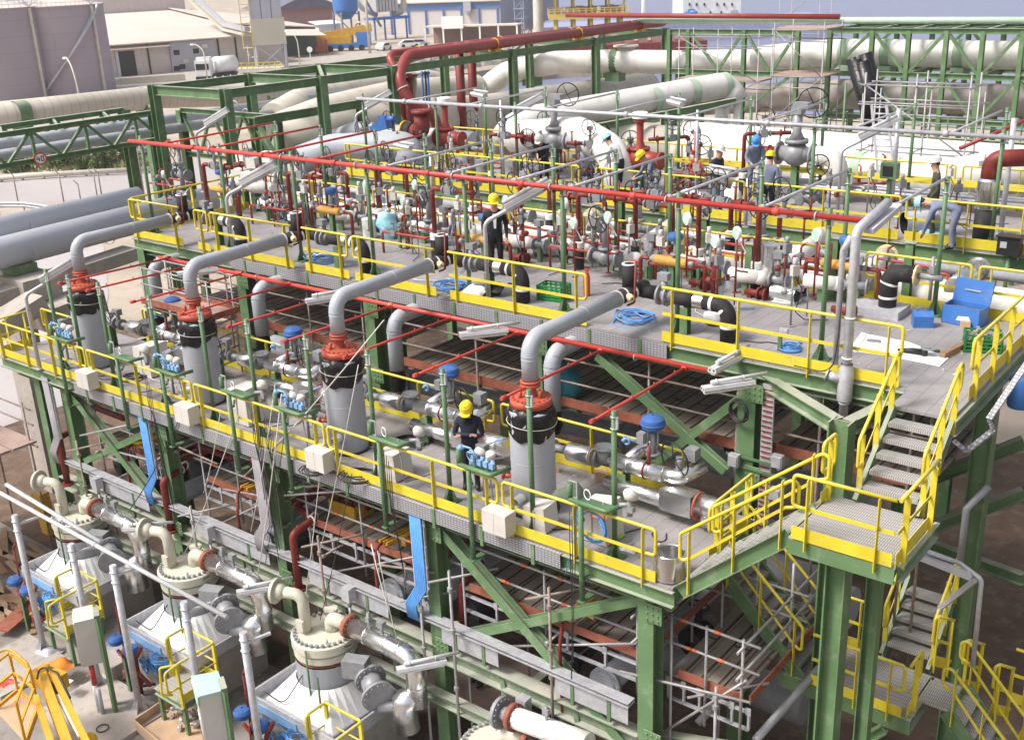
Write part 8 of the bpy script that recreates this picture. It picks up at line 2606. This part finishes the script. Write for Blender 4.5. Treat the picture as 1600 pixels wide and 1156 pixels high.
for k in range(4):
 a = PI / 2 * k + .6
 m.prism([(.07 * math.cos(a), .07 * math.sin(a), .02), (.24 * math.cos(a), .24 * math.sin(a), .02), (.07 * math.cos(a), .07 * math.sin(a), .4)], (-.012 * math.sin(a), .012 * math.cos(a), 0))
ob('base', m, GALV, pole)
m = M().torus((0, 0, 3.7), UP, .085, .015, 16, 5).torus((0, 0, 3.45), UP, .085, .015, 16, 5).bar((.05, .05, 3.62), (.25, .45, 3.68), .06, .05)
ob('clamp', m, GALV, pole)
for k, (x, y) in enumerate(((18, 785), (108, 838), (175, 878), (287, 940), (380, 990))):
 q = pY(x, y, 10.65)
 loc = V((q.x, 10.65, ZG + .06))
 lb = 'tall grey steel post in the pump yard, ' + ORD[k] + ' from the left'
 if k == 0:
  pole.location = loc
  tag(pole, lb)
 else:
  dup(pole, loc, 0, lb)
tg('pale_pipe', M().cyl(pY(-40, 748, 10.85), pY(355, 964, 10.85), .05, 12).cyl(pY(150, 852, 10.85) - V((.1, 0, 0)), pY(150, 852, 10.85), .062, 12), LIGHTFIX, 'longer pale pipe carried in front of the tall grey posts', 'pipe', 'pale pipes on the grey posts')
tg('pale_pipe', M().cyl(pY(10, 757, 10.95), pY(158, 847, 10.95), .05, 12).cyl(pY(100, 812, 10.95) - V((.08, 0, 0)), pY(100, 812, 10.95), .062, 12), LIGHTFIX, 'shorter pale pipe behind the longer one', 'pipe', 'pale pipes on the grey posts')
for k, (a, b, nb_) in enumerate((((192, 829), (275, 812), 'before the leftmost pump outlet'), ((370, 929), (442, 908), 'above the middle pump outlet'), ((620, 1050), (700, 1026), 'above the nearest pump outlet'))):
 p, q = pY(*a, 11.9), pY(*b, 12.7)
 dup(lit, p, math.atan2(q.y - p.y, q.x - p.x), 'pale twin-tube light fitting ' + nb_)
def cabinet(q, lb, teal):
 t = thing('control_cabinet', lb, 'cabinet', q, -.5, 'beige control cabinets')
 Rz = Matrix.Rotation(-.5, 3, 'Z')
 P = lambda x, y, z: q + Rz @ V((x, y, z))
 ob('body', M().box(P(0, 0, 1.95), (.62, .42, 1.15), -.5), BOXG, t)
 ob('door', M().box(P(0, -.22, 1.95), (.56, .03, 1.05), -.5), BOXG, t)
 m = M()
 for z in (2.3, 2.1, 1.8):
  m.box(P(-.05, -.24, z), (.34, .01, .14 if z < 2.2 else .08), -.5)
 ob('name_plate', m, WHITE, t)
 m = M()
 for y in (-.12, .16):
  m.bar(P(.2 + y, .27, 0), P(.2 + y, .27, 2.62), .1, .08)
 m.bar(P(.08, .27, .5), P(.36, .27, .5), .06, .08).bar(P(.0, .27, 2.6), P(.42, .27, 2.6), .12, .06)
 ob('stand', m, GREEN, t)
 ob('red_pipe', M().cyl(P(.2, -.05, .8), P(.2, -.05, 1.37), .06, 10), RED, t)
 ob('conduit', M().cyl(P(.2, -.05, .02), P(.2, -.05, .8), .06, 10).cyl(P(.3, .0, .02), P(.3, .0, .75), .05, 10), GALV, t)
 if teal:
  m = M().box(P(0, 0, 2.54), (.72, .5, .03), -.5).box(P(.0, -.25, 2.4), (.66, .02, .22), -.5)
  crumple(m, 0, .05, 3, 6)
  ob('film_cover', m, mat('pale teal film', (.40, .62, .52), .35), t)
cabinet(pz(158, 1112, ZG + .1) + V((-.1, .1, 0)), 'tall beige control cabinet on a green stand in the pump yard', False)
cabinet(pz(350, 1230, ZG + .1), 'beige control cabinet with pale teal film at the bottom edge', True)
tg('slab', M().bb((-21.8, 9.2, ZG + .062), (-19.3, 11.0, ZG + .17)).bb((-24.9, 9.0, ZG + .062), (-23.0, 10.8, ZG + .16)), CONCL, 'low pale concrete slabs under the cabinet', 'slab', None)
t = thing('concrete_plinth', 'low concrete plinth with hatch behind the beige cabinet', 'plinth', pz(165, 1030, ZG))
q = pz(150, 1040, ZG)
ob('block', M().bb((q.x - .9, q.y - .2, ZG + .06), (q.x + 1.1, q.y + 1.1, ZG + .5)), CONCL, t)
ob('hatch', M().bb((q.x + .1, q.y + .2, ZG + .5), (q.x + .8, q.y + .8, ZG + .53)), GALV, t)
q = pz(197, 1054, ZG + .06)
tg('steel_ring', M().lathe([(.13, 0), (.22, 0), (.22, .05), (.13, .05), (.13, 0)], q, n=26), GALV, 'grey steel ring lying on the concrete yard', 'ring')
q = pz(160, 1137, ZG + .2)
tg('black_hoop', M().torus(q, UP, .13, .014, 22, 6), CABLEK, 'thin black hoop lying in front of the cabinet stand', 'hoop')
t = thing('plywood_tray', 'open plywood tray holding grey pipe elbows at the bottom edge', 'tray', pz(255, 1160, ZG))
c = [pz(212, 1140, ZG + .1), pz(272, 1098, ZG + .1), pz(345, 1128, ZG + .1), pz(300, 1215, ZG + .1)]
ob('base', M().prism(c, (0, 0, .03)), WOODL, t)
for i in range(4):
 ob('side_board', M().bar(c[i] + UP * .14, c[(i + 1) % 4] + UP * .14, .03, .28), WOODL, t)
rr = random.Random(9)
for k in range(22):
 f, g_ = rr.uniform(.15, .85), rr.uniform(.15, .5)
 q = (c[1] * (1 - f) + c[2] * f) * (1 - g_) + (c[0] * (1 - f) + c[3] * f) * g_ + UP * (.09 + .05 * (k % 3))
 a = rr.uniform(0, 6)
 d, e = V((math.cos(a), math.sin(a), 0)) * .07, V((-math.sin(a), math.cos(a), .3)) * .07
 tg('pipe_elbow', M().pipe([q + d, q, q + e], .042, .06, 9), GALV, 'small grey pipe elbow heaped in the plywood tray', 'pipe elbow', 'pipe elbows in the tray')
t = thing('boom_lift', 'worn yellow boom lift with railed basket at the lower left', 'boom lift', pz(70, 1130, ZG))
def cz(x, y, z):
 return pz(x, y, z)
for k, (a, b, w_, h_) in enumerate((((68, 1060), (110, 1175), .32, .4), ((84, 1062), (140, 1175), .2, .5), ((58, 1095), (85, 1175), .2, .3))):
 p, q = cz(*a, -4.9), cz(*b, -4.7)
 ob('boom', M().bar(p, q, w_ * .6, h_ * .8).bar(p + UP * (h_ / 2 + .01), q + UP * (h_ / 2 + .01), w_ * .5, .02), YELLOWD, t)
ob('hydraulic_ram', M().cyl(cz(100, 1075, -4.8), cz(118, 1130, -4.7), .06, 10).bar(cz(92, 1085, -4.72), cz(128, 1150, -4.6), .14, .06), BOXG, t)
ob('boom_head', M().bar(cz(60, 1052, -4.9), cz(95, 1068, -4.9), .4, .35).cyl(cz(60, 1050, -4.7), cz(78, 1042, -4.7), .09, 12), YELLOWD, t)
ob('hose', M().pipe([cz(58, 1060, -4.6), cz(62, 1040, -4.5), cz(90, 1050, -4.5), cz(110, 1090, -4.6)], .02, .1, 6), CABLEK, t)
bq = [cz(-8, 1110, -5.3), cz(28, 1080, -5.3), cz(60, 1105, -5.3), cz(40, 1160, -5.3)]
m = M()
for h_ in (0, .5, 1.0):
 for i in range(3):
  m.bar(bq[i] + UP * h_, bq[i + 1] + UP * h_, .05, .05 if h_ else .16)
for p in bq:
 m.bar(p, p + UP * 1.0, .05, .05)
m.pipe([bq[0] + UP * 1.0, bq[0] + UP * 1.15, bq[1] + UP * 1.2, bq[2] + UP * 1.1, bq[2] + UP * .6], .03, .2, 7)
ob('basket', m, YELLOWD, t)
ob('basket_floor', M().prism(bq, (0, 0, .03)), WOODL, t)
ob('warning_disc', M().sph(cz(140, 1156, -4.9), .16, 14, 8), mat('amber cap', (.7, .4, .02), .4), t)
rr = random.Random(31)
for k in range(34):
 x, y = rr.uniform(-5, 66), rr.uniform(840, 965)
 q = pz(x, y, ZG + .1 + .05 * (k % 4))
 a = rr.uniform(-.6, .5)
 d = V((math.cos(a), math.sin(a), 0)) * rr.uniform(.4, 1.0)
 tg('timber_plank', M().bar(q - d, q + d, .16, .05), WOOD if k % 3 else WOODL, 'brown timber plank in the loose pile at the left edge', 'plank', 'loose timber pile')
for k, (a, b) in enumerate((((0, 985), (60, 935)), ((40, 960), (75, 930)))):
 p, q = pz(*a, ZG + .3), pz(*b, ZG + .3)
 tg('steel_plate', M().bar(p, q, .5, .04), TERRA if k == 0 else YELLOWD, ('rust brown' if k == 0 else 'worn yellow') + ' steel plate leaning by the left grey posts', 'plate')
p = pz(70, 905, ZG)
tg('yellow_column', M().bar(pY(62, 770, 14.2), V((pY(62, 770, 14.2).x + .2, 14.2, ZG)), .5, .3), YELLOWD, 'wide yellow steel column behind the leftmost pump', 'column')
for k in range(16):
 x, y = rr.uniform(0, 330), rr.uniform(1010, 1110)
 q = pz(x, y, ZG + .08)
 pts = [q]
 for i in range(6):
  q = q + V((rr.uniform(-.1, .5), rr.uniform(-.35, .35), 0))
  pts.append(q)
 tg('yard_cable', M().tube(fillet(pts, .2), rr.choice((.012, .018, .025)), 6), (CABLEK, CABLEK, GALV)[k % 3], 'loose cable snaking over the concrete yard', 'cable', 'loose yard cables')
for k, (x, y, mt, lb) in enumerate(((92, 1040, mat('orange rag', (.65, .22, .03), .8), 'orange and yellow rags heaped by the plinth'), (75, 1020, GALV, 'grey crumpled fittings left of the plinth'), (8, 1070, RED, 'red plastic scrap at the left edge'))):
 rag(x, y, ZG + .5 if k == 0 else ZG + .1, .3, mt, lb, 'rag', 'rag', .14, k + 3)
tg('paper_sheet', M().box(pz(100, 1065, ZG + .55), (.35, .25, .01), .3), WHITE, 'white paper sheet on the planks by the cabinet', 'paper')
m = M()
for k in range(420):
 x, y = rr.uniform(-24, -8.5), rr.uniform(8.6, 13.4)
 s = rr.uniform(.015, .06)
 m.box((x, y, ZG + .06 + s / 3), (s * 2, s, s * .6), rr.uniform(0, 3))
tg('yard_debris', m, mat('yard debris', (.42, .36, .30), .9, var=.5, sc=2), 'small stones and scraps on the concrete yard', 'debris', None, 'stuff')
t = thing('scaffold', 'pale boarded scaffold below the far left end of the lower deck', 'scaffold', (-29, 12, ZG))
m = M()
for k in range(7):
 m.bb((-33, 8.2 + k * .75, -2.7), (-27.8, 8.9 + k * .75, -2.64 + .01 * (k % 2)))
ob('boards', m, PLANK, t)
m = M()
for x in (-32, -30, -28):
 for y in (8.3, 10.8, 13.3):
  m.cyl((x, y, ZG), (x, y, -1.5), .026, 7)
for z in (-2.75, -2.1, -1.65):
 for y in (8.3, 10.8, 13.3):
  m.cyl((-33, y, z), (-27.6, y, z), .025, 7)
ob('tubes', m, RUSTT, t)
rr = random.Random(77)
for (x, y, z) in [(c, 13.12, zz) for c in (-25.4, -21.3, -17.35, -12.8, -8.05) for zz in (-.7, -3.2)] + [(c, 16.72, zz) for c in (-22.3, -17.7, -12.9, -8.15) for zz in (1.9, .3)]:
 m = M().box((x + .16, y + .02, z), (.34, .014, .34))
 for i in range(3):
  for j in range(3):
   m.cyl((x + .06 + i * .1, y - .012, z - .11 + j * .11), (x + .06 + i * .1, y + .02, z - .11 + j * .11), .016, 6)
 ob('gusset_plate', m, GREEN, frame)
def make_tree(kind):
 t = thing('instrument_post', 'i', 'instrument', (0, 0, 0), 0, 'small instrument posts among the pipework')
 m = M().cyl((0, 0, 0), (0, 0, 1.15), .022, 7).box((0, 0, .01), (.14, .14, .02)).cyl((-.25, 0, .7), (.3, .05, .7), .016, 6).pipe([(.3, .05, .7), (.45, .1, .7), (.45, .1, .1)], .014, .06, 6)
 m.sph((-.2, -.02, .73), .07, 9, 6).box((.22, .03, .72), (.09, .09, .12))
 ob('post', m, GALVL if kind else OXIDE, t)
 m = M().box((0, -.05, 1.12), (.16, .1, .2)).cyl((0, -.04, 1.22), (0, -.04, 1.36), .045, 9)
 ob('head', m, (STEELG, BOXG)[kind], t)
 ob('cable', M().pipe([(0, -.05, 1.02), (.12, -.14, .75), (.05, -.05, .3), (.4, .1, .04), (.8, -.1, .03)], .011, .1, 5), (BLUEC, CABLEK)[kind], t)
 return t
trees = [make_tree(0), make_tree(1)]
spots = []
for k in range(26):
 spots.append((V((-25.5 + k * .78 + rr.uniform(-.2, .2), 18.6 + rr.uniform(0, 2.2), Z2)), 'middle'))
for k in range(22):
 spots.append((V((-26.5 + k * .9 + rr.uniform(-.3, .3), 26.5 + rr.uniform(0, 3), Z3)), 'rear'))
cnt = {'middle': 0, 'rear': 0}
spots.sort(key=lambda s: prx(s[0]))
spots = [s for s in spots if not (s[1] == 'middle' and s[0].x > -8.2)]
for k, (p, w_) in enumerate(spots):
 c = cnt[w_]
 cnt[w_] += 1
 num = ORD[c] if c < 20 else 'twenty-' + ORD[c - 20]
 lb = 'small instrument post with trailing cable, ' + num + ' from the left on the ' + w_ + ' deck'
 pr = trees[k % 2]
 if k < 2:
  pr.location = p
  pr.rotation_euler = (0, 0, rr.uniform(-1, 1))
  tag(pr, lb)
 else:
  dup(pr, p, rr.uniform(-1.5, 1.5), lb)
for k in range(22):
 w_ = ('lower', 'middle', 'rear')[k % 3]
 q = V({'lower': (rr.uniform(-26, -9), rr.uniform(13.3, 14.9), .02), 'middle': (rr.uniform(-25, -8), rr.uniform(17.2, 20.5), Z2 + .02), 'rear': (rr.uniform(-25, -7), rr.uniform(26, 29.5), Z3 + .02)}[w_])
 pts = [q]
 for i in range(7):
  q = q + V((rr.uniform(-.15, .45), rr.uniform(-.25, .25), 0))
  pts.append(q)
 tag(ob('loose_cable', M().tube(fillet(pts, .2), rr.choice((.01, .014)), 5), (CABLEK, CABLEK, BLUEC, ROPE)[k % 4]), ('dark', 'dark', 'blue', 'pale')[k % 4] + ' thin cable lying loose on the ' + w_ + ' deck', 'cable', 'loose cables on the ' + w_ + ' deck')
for k, (x, n_) in enumerate(((-17.3, 6), (-16.9, 5), (-21.0, 4), (-13.5, 4), (-9.3, 3))):
 m = M()
 for i in range(n_):
  a = V((x + i * .05, F1 - .14, .9 - .1 * i))
  m.pipe([a, a + V((.03, -.05, -.7)), a + V((rr.uniform(-.25, .1), rr.uniform(-.05, .25), -rr.uniform(1.8, 3.4)))], .008, .3, 5)
 tag(ob('cable_bundle', m, CABLEK), 'bundle of thin dark cables hanging over the deck edge, ' + ORD[k] + ' listed of five', 'cables', 'hanging dark cable bundles')
for k in range(16):
 x, z = rr.uniform(-25, -8.5), rr.uniform(-3.2, -1.0)
 y = rr.uniform(13.0, 13.5)
 if k % 2:
  m = M().cyl((x, y, z), (x + rr.uniform(1.2, 2.6), y, z + rr.uniform(-.1, .9)), .025, 7)
 else:
  m = M().cyl((x, y, z), (x + .1, y + 2.2, z + rr.uniform(0, .3)), .025, 7).cyl((x - .02, y - .05, z), (x + .02, y + .05, z), .045, 8)
 tag(ob('scaffold_tube', m, GALVL if k % 3 else RUSTT), 'loose scaffold tube crossing in front of the gallery floors', 'scaffold tube', 'loose scaffold tubes')
t = thing('tool_crate', 'amber mesh crate of fittings on the floor behind the grey cable run', 'crate', (-16.4, 14.6, -2))
ob('basket', M().box((-16.4, 14.5, -1.98), (.8, .55, .04)).box((-16.4, 14.22, -1.8), (.8, .03, .34)).box((-16.0, 14.5, -1.8), (.03, .55, .34)).box((-16.8, 14.5, -1.8), (.03, .55, .34)), YELLOWD, t)
m = M()
for k in range(14):
 m.box((-16.4 + rr.uniform(-.3, .3), 14.5 + rr.uniform(-.2, .2), -1.75 + rr.uniform(0, .15)), (.12, .1, .1), rr.random() * 3)
ob('fittings', m, TERRA, t)
# ================================================================== PEOPLE
POSE = {
 'stand': dict(pelvis=(0, 0, .96), hip=(.09, 0, .92), knee=(.1, .03, .5), ankle=(.11, -.02, .09), toe=(.13, .15, .05), belly=(0, .01, 1.12), chest=(0, .0, 1.33), neck=(0, .02, 1.5), head=(0, .05, 1.66), sh=(.19, -.01, 1.42), el=(.26, -.04, 1.13), wr=(.25, .12, .92)),
 'fold': dict(head=(0, .09, 1.64), el=(.27, .06, 1.14), wr=(-.06, .22, 1.2)),
 'lean': dict(belly=(0, .06, 1.1), chest=(0, .2, 1.28), neck=(0, .3, 1.42), head=(0, .39, 1.54), sh=(.18, .22, 1.35), el=(.24, .32, 1.1), wr=(.12, .52, 1.02), knee=(.11, .08, .5)),
 'bend': dict(pelvis=(0, -.05, .9), hip=(.1, -.05, .87), belly=(0, .14, .98), chest=(0, .36, .98), neck=(0, .52, 1.0), head=(0, .66, 1.0), sh=(.18, .42, .93), el=(.2, .5, .66), wr=(.14, .58, .42), knee=(.12, .02, .47)),
 'crouch': dict(pelvis=(0, -.1, .5), hip=(.1, -.08, .5), knee=(.17, .3, .6), ankle=(.14, .08, .09), toe=(.16, .25, .05), belly=(0, -.02, .68), chest=(0, .12, .88), neck=(0, .24, 1.0), head=(0, .33, 1.13), sh=(.18, .15, .94), el=(.24, .3, .74), wr=(.1, .48, .72)),
}
def person(loc, a, pose, lb, top, legs, helmet, sc=1.0, extra=None):
 J = dict(POSE['stand'])
 J.update(POSE[pose])
 t = thing('person', lb, 'person', loc, a, None)
 Mx = Matrix.Translation(V(loc)) @ Matrix.Rotation(a, 4, 'Z') @ Matrix.Scale(sc, 4)
 vs, ed, rad, rg_ = [], [], [], []
 def add(p, r, reg, par=None):
  vs.append(V(p))
  rad.append(r)
  rg_.append(reg)
  if par is not None:
   ed.append((par, len(vs) - 1))
  return len(vs) - 1
 pe = add(J['pelvis'], (.15, .115), 1)
 be = add(J['belly'], (.145, .11), 0, pe)
 ch = add(J['chest'], (.165, .12), 0, be)
 nk = add(J['neck'], (.06, .06), 2, ch)
 H = V(J['head'])
 up_ = (H - V(J['neck'])).normalized()
 fw_ = V((0, 1, 0)) - up_ * up_.y
 if fw_.length < .3:
  fw_ = V((0, 0, -1)) + up_ * up_.z
 fw_.normalize()
 h0 = add(H - up_ * .06 + fw_ * .01, (.07, .078), 2, nk)
 h1 = add(H + up_ * .03, (.082, .098), 2, h0)
 add(H + up_ * .1, (.066, .08), 2, h1)
 add(H + fw_ * .115 - up_ * .015, (.014, .016), 2, h0)
 for s in (-1, 1):
  F = lambda k: V((J[k][0] * s, J[k][1], J[k][2]))
  hp = add(F('hip'), (.1, .1), 1, pe)
  kn = add(F('knee'), (.068, .072), 1, hp)
  an = add(F('ankle'), (.05, .052), 1, kn)
  add(F('toe') - V((0, .02, 0)), (.048, .04), 3, an)
  add(F('ankle') + V((0, -.05, -.04)), (.042, .038), 3, an)
  so = add(F('sh'), (.072, .072), 0, ch)
  e = add(F('el'), (.052, .052), 0, so)
  wv = F('wr')
  if pose == 'fold':
   wv += V((0, .035 * s, .03 * s))
  wr = add(wv, (.036, .036), 0, e)
  d = (wv - F('el')).normalized()
  pm = add(wv + d * .075, (.04, .022), 2, wr)
  sd_ = d.cross(V((0, 0, 1)))
  sd_ = sd_.normalized() if sd_.length > .1 else V((1, 0, 0))
  for i, ln in enumerate((.07, .08, .078, .06)):
   b = add(wv + d * .11 + sd_ * (.028 - i * .019), .0095, 2, pm)
   c_ = add(wv + d * (.11 + ln * .55) + sd_ * (.031 - i * .021) - V((0, 0, .008)), .009, 2, b)
   add(wv + d * (.11 + ln * .9) + sd_ * (.03 - i * .02) - V((0, 0, .035)), .008, 2, c_)
  th = add(wv + d * .05 + sd_ * .045 * 1 - V((0, 0, .01)), .012, 2, pm)
  add(wv + d * .09 + sd_ * .06 - V((0, 0, .02)), .01, 2, th)
 me = bpy.data.meshes.new('body')
 me.from_pydata([tuple(p) for p in vs], ed, [])
 o = bpy.data.objects.new('body', me)
 COL.objects.link(o)
 md_ = o.modifiers.new('skin', 'SKIN')
 md_.use_smooth_shade = True
 me.skin_vertices[0].data[0].use_root = True
 for i, r in enumerate(rad):
  me.skin_vertices[0].data[i].radius = r if isinstance(r, tuple) else (r, r)
 ss = o.modifiers.new('sub', 'SUBSURF')
 ss.levels = ss.render_levels = 1
 dg = bpy.context.evaluated_depsgraph_get()
 m2 = bpy.data.meshes.new_from_object(o.evaluated_get(dg))
 o.modifiers.clear()
 o.data = m2
 m2.materials.clear()
 for mm in (top, legs, SKIN, BLACKM):
  m2.materials.append(mm)
 segs = [(vs[i], vs[j], rg_[j] if rg_[j] != 2 or rg_[i] == 2 else rg_[i], rg_[i]) for i, j in ed]
 for p in m2.polygons:
  c = p.center
  best, bi = 9e9, 0
  for (u, w_, r1, r2) in segs:
   dv = w_ - u
   f = max(0, min(1, (c - u).dot(dv) / max(dv.length_squared, 1e-9)))
   dd = (c - (u + dv * f)).length
   if dd < best:
    best, bi = dd, r1
  p.material_index = bi
  p.use_smooth = True
 o.parent = t
 t.scale = (sc, sc, sc)
 R = Matrix((up_.cross(fw_) * -1, fw_, up_)).transposed()
 W = lambda x, y, z: H + R @ V((x, y, z))
 def part(nm, m, mt):
  q = bpy.data.meshes.new(nm)
  q.from_pydata([tuple(p) for p in m.v], [], m.f)
  q.materials.append(mt)
  q.polygons.foreach_set('use_smooth', m.sm)
  b = bpy.data.objects.new(nm, q)
  COL.objects.link(b)
  b.parent = t
  return b
 m = M().lathe([(.128, .055), (.132, .06), (.128, .1), (.112, .155), (.07, .195), (.01, .21)], (0, 0, 0), UP, 20)
 m.v = [V((p.x * .95, p.y * 1.12, p.z)) for p in m.v]
 m.prism([(-.1, .1, .055), (.1, .1, .055), (.08, .19, .04), (0, .215, .035), (-.08, .19, .04)], (0, 0, .012))
 m.bar((0, -.12, .13), (0, .1, .17), .03, .06)
 m.v = [W(*p) for p in m.v]
 part('helmet', m, helmet)
 m = M()
 for s in (-1, 1):
  m.sph((s * .083, 0, 0), .022, 8, 6, (.5, .8, 1.3)).sph((s * .03, .092, .03), .01, 6, 4)
 m.v = [W(*p) for p in m.v]
 part('ears_and_eyes', m, SKIN)
 m = M().sph((0, -.035, .03), .082, 12, 8, (.95, .8, .9))
 m.v = [W(*p) for p in m.v]
 part('hair', m, BLACKM)
 if extra:
  for (nm, fn, mt) in extra:
   part(nm, fn(), mt)
 return t
NAVY = mat('navy cloth', (.018, .02, .04), .85, var=.2, sc=8, bump=.4, bsc=14)
BLK = mat('dark trousers', (.016, .016, .02), .85, var=.2, sc=8, bump=.4, bsc=14)
COVER = mat('grey blue coverall', (.16, .19, .27), .85, var=.12, sc=6, bump=.4, bsc=14)
OLIVE = mat('dark olive cloth', (.055, .055, .04), .85, var=.15, sc=8)
HY = mat('yellow helmet', (.80, .60, .02), .35, var=.04)
HW = mat('white helmet', (.78, .77, .74), .35, var=.04)
HB = mat('blue helmet', (.07, .25, .62), .35, var=.04)
HL = mat('pale blue helmet', (.32, .58, .74), .4, var=.04)
def hd(x, y, z0, h, a=0, off=0):
 p = pz(x, y, z0 + h)
 return V((p.x + math.sin(a) * off, p.y - math.cos(a) * off, z0))
q = pz(738, 764, 0)
person(V((q.x, q.y, .0)), PI + .5, 'fold', 'person with folded arms in navy jacket and yellow helmet on the lower deck', NAVY, BLK, HY, 1.0)
shirt = lambda: M().prism([(-.045, .105, 1.42), (.045, .105, 1.42), (.025, .135, 1.1), (-.02, .135, 1.1)], (0, .022, 0))
person(hd(771, 310, Z2, 1.78), PI + .75, 'stand', 'person in dark open jacket, white shirt and yellow helmet on the middle deck', BLK, BLK, HY, 1.02, [('shirt', shirt, CLOTH)])
person(hd(1003, 243, Z3, 1.58, PI * .8, .4), PI * .8, 'lean', 'person in blue-grey coverall and yellow helmet leaning over the rear deck rail', COVER, NAVY, HY)
person(hd(1122, 231, Z3, 1.76), PI * 1.45, 'stand', 'person in dark navy top and white helmet standing at the rear deck', NAVY, COVER, HW)
person(hd(1181, 220, Z3, 1.66, PI * 1.15, .4), PI * 1.15, 'lean', 'person in grey coverall and blue helmet working with bent arms', COVER, COVER, HB, 1.05)
person(hd(1203, 242, Z3, 1.76), .2, 'stand', 'person in blue-grey shirt, dark trousers and yellow helmet seen from behind', COVER, BLK, HY)
person(hd(1466, 256, Z3, 1.76), PI * .6, 'stand', 'person in dark olive clothes and white cap helmet at the right of the rear deck', OLIVE, OLIVE, HW, 1.05)
person(hd(1444, 320, Z3, 1.0, PI * .55, .68), PI * .55, 'bend', 'person in grey-blue coverall and pale blue helmet bending to the deck', COVER, COVER, HL, 1.05)
person(hd(951, 217, Z3, 1.66, PI * .5, .4), PI * .5, 'lean', 'person in white suit and pale blue helmet leaning over white pipework', CLOTH, NAVY, HL, 1.05)
person(hd(842, 217, Z3, 1.58, PI * 1.1, .4), PI * 1.1, 'lean', 'person in dark clothes and white helmet among the valves at the rear', BLK, BLK, HW)
q = pY(741, 968, 14.6)
t = person(V((q.x, q.y, q.z - 1.62)), PI * .9, 'lean', 'person in dark clothes and yellow helmet half hidden below the lower deck', NAVY, BLK, HY)
tag(ob('work_planks', M().bb((q.x - 1.2, q.y - .8, q.z - 1.68), (q.x + 1.2, q.y + 1.2, q.z - 1.63)), PLANK), 'plank stage under the half hidden worker', 'planks')
for o in bpy.data.objects:
 lb = o.get('label')
 if lb and len(lb.split()) > 16:
  o['label'] = ' '.join(lb.split()[:16])
# ================================================================== AIR
hz = bpy.data.materials.new('haze air')
hz.use_nodes = True
hn = hz.node_tree
hn.nodes.remove(hn.nodes['Principled BSDF'])
pv = hn.nodes.new('ShaderNodeVolumePrincipled')
pv.inputs['Color'].default_value = (.95, .93, .95, 1)
pv.inputs['Density'].default_value = .00035
pv.inputs['Anisotropy'].default_value = .2
hn.links.new(pv.outputs[0], hn.nodes['Material Output'].inputs['Volume'])
ob('haze', M().bb((-4100, -600, -13.5), (4100, 6100, 34)), hz, kind='stuff')
